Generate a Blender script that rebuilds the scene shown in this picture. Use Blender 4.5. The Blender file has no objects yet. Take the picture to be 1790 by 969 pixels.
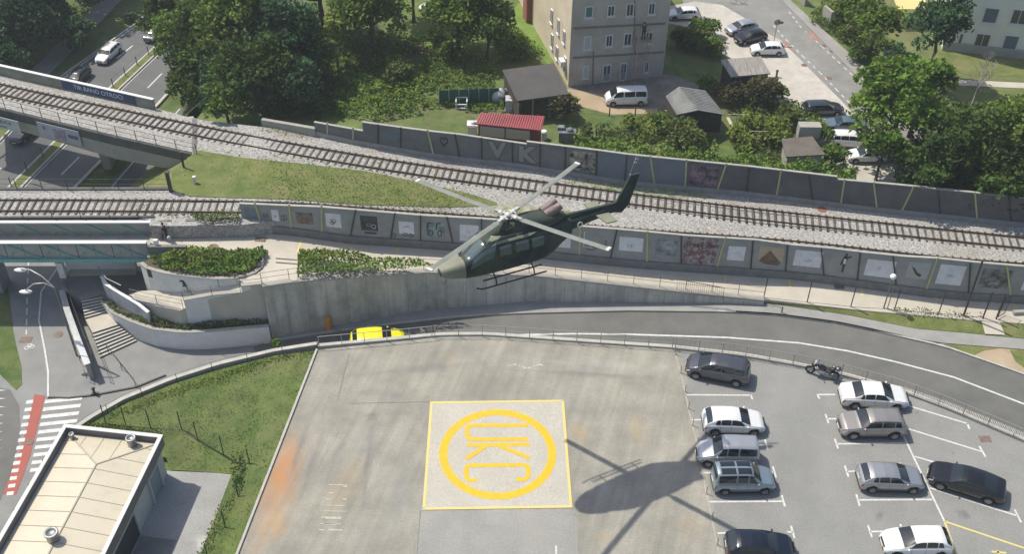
import bpy, bmesh, math, random
import numpy as np
from mathutils import Vector, Matrix
from mathutils.geometry import tessellate_polygon
R = math.radians
random.seed(7)
S = bpy.context.scene
COL = S.collection
# ---------------- camera ----------------
FPX, CX, CY, HC = 1950.0, 895.0, 484.5, 58.0
_d = np.array([-35.0, 2283.0, FPX]); _d /= np.linalg.norm(_d)
_up = -_d
_Y = np.array([0, 0, 1.0]) - _up * _up[2]; _Y /= np.linalg.norm(_Y)
_X = np.cross(_Y, _up)
MC = np.array([_X, _Y, _up])            # camera axes -> world
CAM = np.array([0.0, 0.0, HC])
cd = bpy.data.cameras.new('camera'); cam = bpy.data.objects.new('camera', cd); COL.objects.link(cam)
cd.sensor_width = 36.0; cd.lens = FPX / 1790.0 * 36.0; cd.clip_end = 3000; cd.clip_start = 0.5
rm = np.column_stack([MC @ [1, 0, 0], MC @ [0, -1, 0], MC @ [0, 0, -1]])
m4 = Matrix([[*rm[0], 0], [*rm[1], 0], [*rm[2], HC], [0, 0, 0, 1]])
cam.matrix_world = m4
S.camera = cam
# ---------------- world, sun, exposure ----------------
SUN = Vector((0.47, -0.264, -0.845)).normalized()      # direction the light travels
w = bpy.data.worlds.new('World'); S.world = w; w.use_nodes = True
nt = w.node_tree; sky = nt.nodes.new('ShaderNodeTexSky'); sky.sky_type = 'NISHITA'; sky.sun_disc = False
sky.sun_elevation = R(57.7); sky.sun_rotation = R(299.3); sky.air_density = 1.0; sky.dust_density = 2.0
bg = nt.nodes['Background']; bg.inputs[1].default_value = 0.12
nt.links.new(sky.outputs[0], bg.inputs[0])
sl = bpy.data.lights.new('sun', 'SUN'); sl.energy = 3.8; sl.angle = R(0.53); sl.color = (1.0, 0.945, 0.82)
so = bpy.data.objects.new('sun', sl); COL.objects.link(so); so.location = (-60, 40, 120)
so.rotation_euler = SUN.to_track_quat('-Z', 'Y').to_euler()
S.view_settings.view_transform = 'Standard'; S.view_settings.look = 'None'
S.view_settings.exposure = 0.36; S.view_settings.gamma = 1.0
S.render.engine = 'CYCLES'
S.cycles.max_bounces = 5; S.cycles.transparent_max_bounces = 6

# ---------------- photo geometry helpers: pixel + height -> point of the place ----------------
def P(px, py, z=0.0):
    r = MC @ np.array([px - CX, py - CY, FPX])
    t = (z - HC) / r[2]
    return Vector(CAM + r * t)
def proj(p):
    v = MC.T @ (np.array(p) - CAM)
    return CX + FPX * v[0] / v[2], CY + FPX * v[1] / v[2]
def HZ(foot, py):
    lo, hi = -10.0, 50.0
    for _ in range(40):
        m = (lo + hi) / 2
        if proj((foot[0], foot[1], m))[1] > py: lo = m
        else: hi = m
    return lo
def PV(px, py, o, n):                    # pixel ray with the vertical plane through o, normal n
    r = Vector(MC @ np.array([px - CX, py - CY, FPX])); c = Vector(CAM)
    return c + r * ((o - c).dot(n) / r.dot(n))
def interp(x, tab):
    if x <= tab[0][0]: return tab[0][1]
    for (a, va), (b, vb) in zip(tab, tab[1:]):
        if x <= b: return va + (vb - va) * (x - a) / (b - a)
    return tab[-1][1]
def zprom(x): return interp(x, [(450, 3.15), (1330, 0.45)])
def zbal(x): return interp(x, [(450, 4.4), (1330, 2.2)])
def zroad(x): return interp(x, [(560, -2.2), (1250, -0.05)])
ZH, ZN = -2.3, 3.0

# ---------------- materials ----------------
MATS = {}
def mat(name, c1, c2=None, scale=1.0, rough=0.8, metal=0.0, bump=0.0, bscale=None, coat=0.0, detail=6, spec=0.5,
        dirt=None, dscale=0.15, damt=0.5, stretch=None, island=0.0, trans=0.0):
    if name in MATS: return MATS[name]
    m = bpy.data.materials.new(name); m.use_nodes = True
    t = m.node_tree; n = t.nodes; L = t.links; b = n['Principled BSDF']
    b.inputs['Roughness'].default_value = rough; b.inputs['Metallic'].default_value = metal
    b.inputs['Coat Weight'].default_value = coat; b.inputs['Coat Roughness'].default_value = 0.08
    b.inputs['Specular IOR Level'].default_value = spec
    g = n.new('ShaderNodeNewGeometry'); pos = g.outputs['Position']
    if stretch:
        mp = n.new('ShaderNodeMapping'); mp.inputs['Scale'].default_value = stretch[:3]
        if len(stretch) > 3: mp.inputs['Rotation'].default_value = (0, 0, stretch[3])
        L.new(pos, mp.inputs['Vector']); pos = mp.outputs[0]
    col = None
    if c2 is not None:
        nz = n.new('ShaderNodeTexNoise'); nz.inputs['Scale'].default_value = scale; nz.inputs['Detail'].default_value = detail
        nz.inputs['Roughness'].default_value = 0.65
        L.new(pos, nz.inputs['Vector'])
        r = n.new('ShaderNodeValToRGB'); r.color_ramp.elements[0].position = 0.36; r.color_ramp.elements[1].position = 0.64
        r.color_ramp.elements[0].color = (*c1, 1); r.color_ramp.elements[1].color = (*c2, 1)
        L.new(nz.outputs[0], r.inputs[0]); col = r.outputs[0]
    else:
        rgb = n.new('ShaderNodeRGB'); rgb.outputs[0].default_value = (*c1, 1); col = rgb.outputs[0]
    if dirt is not None:
        nz = n.new('ShaderNodeTexNoise'); nz.inputs['Scale'].default_value = dscale; nz.inputs['Detail'].default_value = 8
        nz.inputs['Roughness'].default_value = 0.7
        L.new(g.outputs['Position'], nz.inputs['Vector'])
        r = n.new('ShaderNodeValToRGB'); r.color_ramp.elements[0].position = 0.45; r.color_ramp.elements[1].position = 0.7
        r.color_ramp.elements[0].color = (0, 0, 0, 1); r.color_ramp.elements[1].color = (damt, damt, damt, 1)
        L.new(nz.outputs[0], r.inputs[0])
        mx = n.new('ShaderNodeMix'); mx.data_type = 'RGBA'; L.new(r.outputs[0], mx.inputs[0]); L.new(col, mx.inputs[6])
        mx.inputs[7].default_value = (*dirt, 1); col = mx.outputs[2]
    if island:
        hs = n.new('ShaderNodeHueSaturation')
        mr = n.new('ShaderNodeMapRange'); mr.inputs[3].default_value = 1 - island; mr.inputs[4].default_value = 1 + island
        L.new(g.outputs['Random Per Island'], mr.inputs[0]); L.new(mr.outputs[0], hs.inputs['Value']); L.new(col, hs.inputs['Color'])
        mr2 = n.new('ShaderNodeMapRange'); mr2.inputs[3].default_value = 0.48; mr2.inputs[4].default_value = 0.52
        L.new(g.outputs['Random Per Island'], mr2.inputs[0]); L.new(mr2.outputs[0], hs.inputs['Hue'])
        col = hs.outputs[0]
    L.new(col, b.inputs['Base Color'])
    if trans:
        tr = n.new('ShaderNodeBsdfTranslucent'); L.new(col, tr.inputs[0]); ms = n.new('ShaderNodeMixShader'); ms.inputs[0].default_value = trans
        L.new(b.outputs[0], ms.inputs[1]); L.new(tr.outputs[0], ms.inputs[2]); L.new(ms.outputs[0], n['Material Output'].inputs[0])
    if bump:
        nb = n.new('ShaderNodeTexNoise'); nb.inputs['Scale'].default_value = bscale or scale * 4; nb.inputs['Detail'].default_value = 4
        L.new(pos if not stretch else g.outputs['Position'], nb.inputs['Vector'])
        bp = n.new('ShaderNodeBump'); bp.inputs['Strength'].default_value = bump; bp.inputs['Distance'].default_value = 0.1
        L.new(nb.outputs[0], bp.inputs['Height']); L.new(bp.outputs[0], b.inputs['Normal'])
    MATS[name] = m
    return m

# ---------------- object helpers ----------------
def tag(o, label=None, cat=None, group=None, kind=None):
    if label: o['label'] = label
    if cat: o['category'] = cat
    if group: o['group'] = group
    if kind: o['kind'] = kind
    return o
def thing(name, label, cat, loc=(0, 0, 0), group=None):
    o = bpy.data.objects.new(name, None); COL.objects.link(o); o.location = Vector(loc); o.empty_display_size = 0.3
    return tag(o, label, cat, group)
def wloc(o):
    v = Vector((0, 0, 0))
    while o is not None: v += o.location; o = o.parent
    return v
class MB:
    def __init__(s): s.v = []; s.f = []; s.sm = []
    def add(s, vs, fs, smooth=False):
        k = len(s.v); s.v += [Vector(v) for v in vs]; s.f += [tuple(i + k for i in f) for f in fs]; s.sm += [smooth] * len(fs); return s
    def hexa(s, b, t):        # bottom quad, top quad (ccw)
        return s.add(list(b) + list(t), [(3, 2, 1, 0), (4, 5, 6, 7), (0, 1, 5, 4), (1, 2, 6, 5), (2, 3, 7, 6), (3, 0, 4, 7)])
    def box(s, c, d, rz=0.0, M=None):
        x, y, z = d[0] / 2, d[1] / 2, d[2] / 2
        q = [Vector(p) for p in ((-x, -y, -z), (x, -y, -z), (x, y, -z), (-x, y, -z), (-x, -y, z), (x, -y, z), (x, y, z), (-x, y, z))]
        mt = Matrix.Translation(Vector(c)) @ (M.to_4x4() if M is not None else Matrix.Rotation(rz, 4, 'Z'))
        q = [mt @ p for p in q]
        return s.hexa(q[:4], q[4:])
    def wall(s, a, b, th, z0a, z1a, z0b=None, z1b=None, off=0.0):     # vertical slab from a to b
        z0b = z0a if z0b is None else z0b; z1b = z1a if z1b is None else z1b
        a = Vector((a[0], a[1], 0)); b = Vector((b[0], b[1], 0)); d = (b - a).normalized(); n = Vector((-d.y, d.x, 0))
        p0 = n * (off - th / 2); p1 = n * (off + th / 2)
        f = lambda p, z: Vector((p.x, p.y, z))
        return s.hexa([f(a + p0, z0a), f(b + p0, z0b), f(b + p1, z0b), f(a + p1, z0a)], [f(a + p0, z1a), f(b + p0, z1b), f(b + p1, z1b), f(a + p1, z1a)])
    def beam(s, a, b, wd, ht, up=(0, 0, 1)):
        a = Vector(a); b = Vector(b); d = (b - a).normalized(); u = Vector(up)
        x = d.cross(u)
        if x.length < 1e-4: x = d.cross(Vector((1, 0, 0)))
        x.normalize(); u = x.cross(d); x *= wd / 2; u *= ht / 2
        return s.hexa([a - x - u, a + x - u, b + x - u, b - x - u], [a - x + u, a + x + u, b + x + u, b - x + u])
    def tube(s, pts, r, n=6, cap=True):
        pts = [Vector(p) for p in pts]; rs = r if isinstance(r, (list, tuple)) else [r] * len(pts)
        vs = []; up = Vector((0, 0, 1))
        for i, p in enumerate(pts):
            d = (pts[min(i + 1, len(pts) - 1)] - pts[max(i - 1, 0)]).normalized()
            x = d.cross(up)
            if x.length < 0.05: x = d.cross(Vector((1, 0, 0)))
            x.normalize(); y = x.cross(d)
            for k in range(n):
                a = 2 * math.pi * k / n; vs.append(p + (x * math.cos(a) + y * math.sin(a)) * rs[i])
        fs = [(i * n + k, i * n + (k + 1) % n, (i + 1) * n + (k + 1) % n, (i + 1) * n + k) for i in range(len(pts) - 1) for k in range(n)]
        s.add(vs, fs, True)
        if cap: s.add([vs[k] for k in range(n)], [tuple(range(n))[::-1]]); s.add([vs[-n + k] for k in range(n)], [tuple(range(n))])
        return s
    def cyl(s, c, r, h, n=16, r2=None, axis='Z'):
        c = Vector(c); ax = {'Z': Vector((0, 0, 1)), 'Y': Vector((0, 1, 0)), 'X': Vector((1, 0, 0))}[axis]
        return s.tube([c, c + ax * h], [r, r if r2 is None else r2], n)
    def lathe(s, c, prof, n=16, axis='Y'):   # prof: (radius, offset along axis)
        c = Vector(c); vs = []
        for r, h in prof:
            for k in range(n):
                a = 2 * math.pi * k / n
                if axis == 'Y': vs.append(c + Vector((r * math.cos(a), h, r * math.sin(a))))
                else: vs.append(c + Vector((r * math.cos(a), r * math.sin(a), h)))
        fs = [(i * n + k, i * n + (k + 1) % n, (i + 1) * n + (k + 1) % n, (i + 1) * n + k) for i in range(len(prof) - 1) for k in range(n)]
        return s.add(vs, fs, True)
    def ball(s, c, r, n=10, m=6):
        c = Vector(c); rr = Vector(r) if not isinstance(r, (int, float)) else Vector((r, r, r)); vs = []
        for i in range(m + 1):
            t = math.pi * i / m
            for k in range(n):
                a = 2 * math.pi * k / n
                vs.append(c + Vector((rr.x * math.sin(t) * math.cos(a), rr.y * math.sin(t) * math.sin(a), rr.z * math.cos(t))))
        fs = [(i * n + k, (i + 1) * n + k, (i + 1) * n + (k + 1) % n, i * n + (k + 1) % n) for i in range(m) for k in range(n)]
        return s.add(vs, fs, True)
    def poly(s, pts, zbot=None, uv=None):     # top polygon, optional skirts down to zbot
        pts = [Vector(p) for p in pts]
        flat = [Vector((p.x, p.y, 0)) for p in pts]
        tris = tessellate_polygon([flat])
        area = sum(flat[i].x * flat[(i + 1) % len(flat)].y - flat[(i + 1) % len(flat)].x * flat[i].y for i in range(len(flat)))
        fs = []
        for t in tris:
            a, b, c = [flat[i] for i in t]
            fs.append(tuple(t) if (b - a).cross(c - a).z > 0 else tuple(t)[::-1])
        s.add(pts, fs)
        if zbot is not None:
            n = len(pts); lo = [Vector((p.x, p.y, zbot)) for p in pts]
            fs = [(i, n + i, n + (i + 1) % n, (i + 1) % n) if area > 0 else (i, (i + 1) % n, n + (i + 1) % n, n + i) for i in range(n)]
            s.add(pts + lo, fs)
        return s
    def strip(s, A, B, zbot=None):            # quads between two equally long lines
        n = len(A); s.add(list(A) + list(B), [(i, i + 1, n + i + 1, n + i) for i in range(n - 1)])
        if zbot is not None:
            for Ln in (A, B):
                lo = [Vector((p[0], p[1], zbot)) for p in Ln]
                s.add(list(Ln) + lo, [(i, i + 1, n + i + 1, n + i) for i in range(n - 1)])
            for i in (0, n - 1):
                a, b = Vector(A[i]), Vector(B[i]); s.add([a, b, Vector((b.x, b.y, zbot)), Vector((a.x, a.y, zbot))], [(0, 1, 2, 3)])
        return s
    def build(s, name, m, parent=None, off=None):
        o_ = wloc(parent) if parent is not None else Vector((0, 0, 0))
        if off is not None: o_ = Vector(off)
        me = bpy.data.meshes.new(name); me.from_pydata([tuple(v - o_) for v in s.v], [], s.f)
        me.polygons.foreach_set('use_smooth', s.sm)
        ms = m if isinstance(m, (list, tuple)) else [m]
        for q in ms: me.materials.append(q)
        me.update()
        ob = bpy.data.objects.new(name, me); COL.objects.link(ob)
        if parent is not None: ob.parent = parent
        return ob
def solid(name, mb, m, label, cat, base=None, group=None, kind=None):     # a thing that is one mesh, origin at its base
    if base is None:
        xs = [v.x for v in mb.v]; ys = [v.y for v in mb.v]; base = Vector(((min(xs) + max(xs)) / 2, (min(ys) + max(ys)) / 2, min(v.z for v in mb.v)))
    o = mb.build(name, m, None, off=base); o.location = base
    return tag(o, label, cat, group, kind)
def struct(name, mb, m):
    o = mb.build(name, m); o['kind'] = 'structure'; return o
def resample(pts, n):
    pts = [Vector(p) for p in pts]; d = [0.0]
    for a, b in zip(pts, pts[1:]): d.append(d[-1] + (b - a).length)
    out = []
    for i in range(n):
        t = d[-1] * i / (n - 1); j = 0
        while j < len(d) - 2 and d[j + 1] < t: j += 1
        out.append(pts[j].lerp(pts[j + 1], (t - d[j]) / max(1e-9, d[j + 1] - d[j])))
    return out
def colgrid(far, near, zf, xs, rows=7, z_off=0.0, zbot=None):
    # surface between two pixel lines given as functions of pixel x, at height zf(x)
    mb = MB(); g = [[P(x, interp(x, far) + (interp(x, near) - interp(x, far)) * j / (rows - 1), zf(x) + z_off) for j in range(rows)] for x in xs]
    mb.add([p for r_ in g for p in r_], [(i * rows + j, i * rows + j + 1, (i + 1) * rows + j + 1, (i + 1) * rows + j) for i in range(len(xs) - 1) for j in range(rows - 1)])
    if zbot is not None:
        for Ln in ([r_[0] for r_ in g], [r_[-1] for r_ in g], g[0], g[-1]):
            n = len(Ln); mb.add(list(Ln) + [Vector((p.x, p.y, zbot)) for p in Ln], [(i, i + 1, n + i + 1, n + i) for i in range(n - 1)])
    return mb
def line(px, z, n=None):                 # list of pixels -> points; z number or function of pixel x
    pts = [P(x, y, z(x) if callable(z) else z) for x, y in px]
    return resample(pts, n) if n else pts
def offset(pts, d):                      # shift a polyline sideways (left of its direction)
    out = []
    for i, p in enumerate(pts):
        t = pts[min(i + 1, len(pts) - 1)] - pts[max(i - 1, 0)]; t.z = 0; t.normalize()
        out.append(p + Vector((-t.y, t.x, 0)) * d)
    return out
def up(pts, dz): return [p + Vector((0, 0, dz)) for p in pts]
def ribbon(mb, pts, w_, dz=0.0): mb.strip(up(offset(pts, w_ / 2), dz), up(offset(pts, -w_ / 2), dz)); return mb
def railing(name, label, pts, h, step, rails, m, r=0.025, rr=0.02, cat='railing', group=None, base=None, lean=None, flat=False, mesh=None, postr=None):
    L = sum((b - a).length for a, b in zip(pts, pts[1:])); n = max(2, int(round(L / step)) + 1)
    q = resample(pts, n); t = thing(name, label, cat, base or q[0], group)
    for p in q:
        MB().tube([p, p + Vector((0, 0, h))], postr or r, 5).build('post', m, t)
    for z in rails:
        MB().tube(up(pts, z), rr, 5).build('rail', m, t)
    if mesh:
        mb = MB(); fine = resample(pts, max(2, int(L / mesh)))
        for p in fine: mb.tube([p + Vector((0, 0, 0.12)), p + Vector((0, 0, h - 0.02))], 0.008, 3, cap=False)
        mb.build('infill_bars', m, t)
    return t
def text_mesh(name, s, size, m, parent, M, extrude=0.004, bold=0.0):
    c = bpy.data.curves.new('tmp', 'FONT'); c.body = s; c.size = size; c.extrude = extrude; c.offset = bold; c.align_x = 'CENTER'; c.align_y = 'CENTER'
    o = bpy.data.objects.new('tmp', c); COL.objects.link(o)
    me = bpy.data.meshes.new_from_object(o.evaluated_get(bpy.context.evaluated_depsgraph_get()))
    bpy.data.objects.remove(o)
    me.transform(M); me.materials.clear(); me.materials.append(m)
    ob = bpy.data.objects.new(name, me); COL.objects.link(ob); ob.parent = parent
    return ob
def copy_tree(o, parent=None):
    c = o.copy(); COL.objects.link(c); c.parent = parent
    for ch in o.children: copy_tree(ch, c)
    return c
# ---------------- palette ----------------
conc = mat('pale_concrete', (0.30, 0.285, 0.255), (0.38, 0.36, 0.32), 1.2, 0.9, bump=0.15, dirt=(0.2, 0.19, 0.17), dscale=0.6, damt=0.35)
conc_white = mat('white_render', (0.62, 0.605, 0.58), (0.70, 0.685, 0.66), 0.8, 0.85, bump=0.1, dirt=(0.48, 0.45, 0.41), dscale=0.5, damt=0.4)
conc_wall = mat('stained_concrete', (0.36, 0.345, 0.30), (0.54, 0.515, 0.45), 1.6, 0.9, bump=0.25, stretch=(1, 1, 0.12), dirt=(0.15, 0.145, 0.13), dscale=0.3, damt=0.6)
conc_base = mat('grey_plinth', (0.15, 0.15, 0.145), (0.21, 0.205, 0.195), 1.5, 0.9, bump=0.2)
prom_m = mat('promenade_paving', (0.44, 0.40, 0.335), (0.50, 0.455, 0.385), 0.7, 0.9, bump=0.1, dirt=(0.33, 0.30, 0.25), dscale=0.4, damt=0.4)
pav_m = mat('pavement_asphalt', (0.25, 0.245, 0.235), (0.31, 0.30, 0.285), 0.6, 0.92, bump=0.15, dirt=(0.2, 0.195, 0.185), dscale=0.25, damt=0.4)
road_m = mat('road_asphalt', (0.105, 0.105, 0.098), (0.135, 0.133, 0.122), 0.5, 0.85, bump=0.1, dirt=(0.175, 0.17, 0.155), dscale=0.12, damt=0.6)
street_m = mat('street_asphalt', (0.19, 0.185, 0.175), (0.24, 0.235, 0.22), 0.4, 0.9, bump=0.1, dirt=(0.28, 0.27, 0.25), dscale=0.1, damt=0.5)
high_m = mat('highway_asphalt', (0.095, 0.098, 0.1), (0.13, 0.13, 0.13), 0.3, 0.85, bump=0.1, dirt=(0.16, 0.16, 0.155), dscale=0.1, damt=0.5)
gravel_pale = mat('pale_yard_gravel', (0.42, 0.39, 0.345), (0.52, 0.48, 0.43), 1.0, 0.95, bump=0.3, dirt=(0.33, 0.30, 0.27), dscale=0.2, damt=0.5)
ballast_m = mat('ballast', (0.20, 0.195, 0.185), (0.47, 0.455, 0.43), 5.5, 0.95, bump=0.9, bscale=7, detail=3, dirt=(0.24, 0.205, 0.165), dscale=0.35, damt=0.6)
grass_m = mat('mown_grass', (0.055, 0.095, 0.02), (0.12, 0.16, 0.04), 0.7, 0.95, bump=0.9, bscale=9, dirt=(0.17, 0.155, 0.07), dscale=0.22, damt=0.6, detail=10)
grass_dry = mat('dry_grass', (0.085, 0.125, 0.026), (0.165, 0.18, 0.055), 0.8, 0.95, bump=0.8, bscale=8, dirt=(0.22, 0.18, 0.09), dscale=0.3, damt=0.6, detail=10)
garden_m = mat('garden_soil_grass', (0.07, 0.11, 0.022), (0.14, 0.19, 0.05), 0.45, 0.95, bump=0.7, bscale=6, dirt=(0.16, 0.125, 0.075), dscale=0.14, damt=0.75, detail=10)
dirt_m = mat('bare_earth', (0.33, 0.25, 0.165), (0.44, 0.35, 0.24), 1.0, 0.95, bump=0.4, dirt=(0.2, 0.15, 0.09), dscale=0.5, damt=0.5)
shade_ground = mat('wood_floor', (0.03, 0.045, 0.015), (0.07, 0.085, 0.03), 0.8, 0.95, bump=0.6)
white_p = mat('white_paint', (0.66, 0.66, 0.64), (0.5, 0.5, 0.48), 3.5, 0.7, dirt=(0.3, 0.3, 0.29), dscale=6.0, damt=0.5)
yellow_p = mat('yellow_paint', (0.74, 0.43, 0.004), (0.68, 0.38, 0.006), 2.0, 0.7, dirt=(0.55, 0.43, 0.15), dscale=5.0, damt=0.3)
yellow_pale = mat('faded_yellow_and_reflection', (0.66, 0.52, 0.13), (0.6, 0.50, 0.22), 3.0, 0.7)  # worn paint, also colours the painted post reflections on the promenade
red_p = mat('red_lane_paint', (0.36, 0.09, 0.065), (0.29, 0.085, 0.065), 1.5, 0.8)
steel = mat('galvanised_steel', (0.36, 0.36, 0.35), rough=0.45, metal=0.6)
dark_steel = mat('dark_steel', (0.055, 0.055, 0.05), rough=0.6, metal=0.3)
rail_m = mat('rusty_rail', (0.06, 0.04, 0.03), (0.1, 0.065, 0.045), 3, 0.6, metal=0.4)
sleeper_m = mat('sleeper', (0.05, 0.043, 0.037), (0.12, 0.105, 0.09), 1.2, 0.9, island=.35)
green_steel = mat('green_fence_steel', (0.02, 0.05, 0.025), rough=0.6)
teal = mat('teal_painted_steel', (0.13, 0.33, 0.32), (0.17, 0.37, 0.36), 1.5, 0.5)
white_cap = mat('white_metal_cap', (0.72, 0.72, 0.70), rough=0.4)
kerb_m = mat('kerb_stone', (0.36, 0.345, 0.31), (0.45, 0.43, 0.39), 1.5, 0.9)
iron_m = mat('manhole_iron', (0.15, 0.10, 0.08), (0.2, 0.14, 0.11), 3, 0.7)
rubber = mat('rubber', (0.015, 0.015, 0.015), rough=0.9)
black_m = mat('matt_black', (0.012, 0.012, 0.013), rough=0.5)

def lot_material(name, c1, c2, stains, streak=None):
    m = mat(name, c1, c2, 0.35, 0.9, bump=0.12, bscale=6, detail=10)
    t = m.node_tree; n = t.nodes; L = t.links; b = n['Principled BSDF']
    col = b.inputs['Base Color'].links[0].from_socket
    g = n.new('ShaderNodeNewGeometry')
    nz = n.new('ShaderNodeTexNoise'); nz.inputs['Scale'].default_value = 0.8; nz.inputs['Detail'].default_value = 10; nz.inputs['Roughness'].default_value = 0.7
    L.new(g.outputs['Position'], nz.inputs['Vector'])
    for sc_, lo_, hi_, str_ in ((9.0, 0.84, 1.12, None), (1.0, 0.86, 1.08, streak)):
        if sc_ == 1.0 and streak is None: continue
        n3 = n.new('ShaderNodeTexNoise'); n3.inputs['Scale'].default_value = sc_; n3.inputs['Detail'].default_value = 5
        if str_ is None: L.new(g.outputs['Position'], n3.inputs['Vector'])
        else:
            m0 = n.new('ShaderNodeMapping'); m0.vector_type = 'TEXTURE'; m0.inputs['Rotation'].default_value = (0, 0, str_); m0.inputs['Scale'].default_value = (9.0, 0.55, 1); L.new(g.outputs['Position'], m0.inputs['Vector']); L.new(m0.outputs[0], n3.inputs['Vector'])
        mr0 = n.new('ShaderNodeMapRange'); mr0.inputs[1].default_value = 0.3; mr0.inputs[2].default_value = 0.7; mr0.inputs[3].default_value = lo_; mr0.inputs[4].default_value = hi_; L.new(n3.outputs[0], mr0.inputs[0])
        hs = n.new('ShaderNodeHueSaturation'); L.new(mr0.outputs[0], hs.inputs['Value']); L.new(col, hs.inputs['Color']); col = hs.outputs[0]
    for (c, ang, rx, ry, colr, amt) in stains:
        mp = n.new('ShaderNodeMapping'); mp.vector_type = 'TEXTURE'
        mp.inputs['Location'].default_value = (c[0], c[1], 0); mp.inputs['Rotation'].default_value = (0, 0, ang); mp.inputs['Scale'].default_value = (rx, ry, 1000)
        L.new(g.outputs['Position'], mp.inputs['Vector'])
        ln = n.new('ShaderNodeVectorMath'); ln.operation = 'LENGTH'; L.new(mp.outputs[0], ln.inputs[0])
        n2 = n.new('ShaderNodeTexNoise'); n2.inputs['Scale'].default_value = 1.6; n2.inputs['Detail'].default_value = 6; L.new(mp.outputs[0], n2.inputs['Vector'])
        a = n.new('ShaderNodeMath'); a.operation = 'MULTIPLY_ADD'; L.new(n2.outputs[0], a.inputs[0]); a.inputs[1].default_value = 1.5; 
        L.new(ln.outputs['Value'], a.inputs[2])
        mr = n.new('ShaderNodeMapRange'); mr.inputs[1].default_value = 1.85; mr.inputs[2].default_value = 0.85; mr.inputs[3].default_value = 0; mr.inputs[4].default_value = amt
        mr.interpolation_type = 'SMOOTHSTEP'; L.new(a.outputs[0], mr.inputs[0])
        mu = n.new('ShaderNodeMath'); mu.operation = 'MULTIPLY'; L.new(mr.outputs[0], mu.inputs[0])
        m3 = n.new('ShaderNodeMapRange'); m3.inputs[1].default_value = 0.35; m3.inputs[2].default_value = 0.6; L.new(nz.outputs[0], m3.inputs[0]); m3.inputs[3].default_value = 0.35
        L.new(m3.outputs[0], mu.inputs[1])
        mx = n.new('ShaderNodeMix'); mx.data_type = 'RGBA'; L.new(mu.outputs[0], mx.inputs[0]); L.new(col, mx.inputs[6]); mx.inputs[7].default_value = (*colr, 1)
        col = mx.outputs[2]
    L.new(col, b.inputs['Base Color'])
    return m

# ---------------- ground, highway, roads ----------------
gm = MB(); gm.poly([(-500, -80, -2.36), (500, -80, -2.36), (500, 900, -2.36), (-500, 900, -2.36)])
struct('ground', gm, grass_m)

# highway: runs from the upper middle-left under both railway bridges
HL = [(-40, 290), (105, 136), (257, 28), (300, -5), (360, -60)]            # left kerb
HM0 = [(-60, 405), (40, 305), (192, 155), (257, 96), (330, 28), (420, -60)]     # median left edge
HM1 = [(-35, 405), (58, 307), (208, 157), (268, 100), (345, 30), (435, -60)]
HR = [(60, 405), (161, 299), (275, 186), (331, 124), (400, 60), (520, -60)]
mb = MB(); mb.strip(line(HL, ZH, 24), line(HR, ZH, 24)); struct('highway', mb, high_m)
mb = MB(); mb.strip(up(line(HM0, ZH, 24), 0.12), up(line(HM1, ZH, 24), 0.12), -2.4); struct('median', mb, grass_dry)
mb = MB()
for ln in (HM0, HM1, HL, HR): 
    q = line(ln, ZH, 24); mb.strip(up(offset(q, 0.1), 0.15), up(offset(q, -0.1), 0.15), -2.4)
struct('highway_kerb', mb, kerb_m)
def dashes(mb, pts, ln, gap, w_, dz, start=0.0):
    d = [0.0]
    for a, b in zip(pts, pts[1:]): d.append(d[-1] + (b - a).length)
    fine = resample(pts, max(2, int(d[-1] / 0.25))); st = d[-1] / (len(fine) - 1); s_ = start
    while s_ < d[-1] - 0.3:
        i0 = int(s_ / st); i1 = min(len(fine) - 1, int((s_ + ln) / st))
        if i1 > i0: ribbon(mb, [fine[i0], fine[i1]], w_, dz)
        s_ += ln + gap
mb = MB()
def mid(a, b, t, n=24): return [p.lerp(q, t) for p, q in zip(line(a, ZH, n), line(b, ZH, n))]
for t in (0.5,): dashes(mb, mid(HL, HM0, t), 3, 5, 0.16, 0.006, 2)
dashes(mb, mid(HM1, HR, 0.5), 3, 5, 0.16, 0.006, 1)
for A, B, t in ((HL, HM0, 0.04), (HL, HM0, 0.96), (HM1, HR, 0.04), (HM1, HR, 0.95)): ribbon(mb, mid(A, B, t), 0.14, 0.006)
struct('highway_markings', mb, white_p)
# service lane right of the highway, under the bridge
SL0 = [(95, 440), (190, 325), (245, 262), (310, 190)]; SL1 = [(160, 440), (245, 330), (300, 262), (350, 190)]
mb = MB(); mb.strip(up(line(SL0, ZH, 12), 0.008), up(line(SL1, ZH, 12), 0.008)); struct('service_lane', mb, high_m)
mb = MB(); ribbon(mb, mid(SL0, SL1, 0.12, 12), 0.14, 0.02); struct('service_lane_markings', mb, white_p)
# footway at the upper left
mb = MB(); mb.strip(up(line([(-60, 210), (60, 118), (175, 0), (215, -45)], ZH, 12), 0.01), up(line([(0, 210), (98, 118), (212, 0), (255, -45)], ZH, 12), 0.01)); struct('path', mb, pav_m)

# main road
far = [(440, 606), (471, 598), (585, 581), (697, 567), (796, 556), (900, 549), (1000, 545), (1100, 544), (1269, 546), (1354, 551), (1460, 565), (1523, 578), (1650, 607), (1790, 656), (2000, 745)]
near = [(470, 636), (480, 630), (560, 614), (700, 604), (796, 602), (900, 602), (1000, 604), (1100, 610), (1269, 622), (1354, 636), (1460, 657), (1523, 672), (1650, 715), (1790, 780), (2000, 890)]
A = [P(x, y, zroad(x)) for x, y in far]; B = [P(x, y, zroad(x)) for x, y in near]
N = 60; A = resample(A, N); B = resample(B, N)
mb = MB(); mb.strip(A, B, -2.5); struct('road', mb, road_m)
mb = MB(); ribbon(mb, [P(x, y, zroad(x)) for x, y in ((697, 604), (800, 592), (900, 586), (1000, 584), (1100, 585), (1269, 590.5), (1396, 600), (1481, 614), (1565, 633), (1667, 660), (1790, 707), (1950, 780))], 0.16, 0.012)
struct('road_edge_line', mb, white_p)
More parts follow.
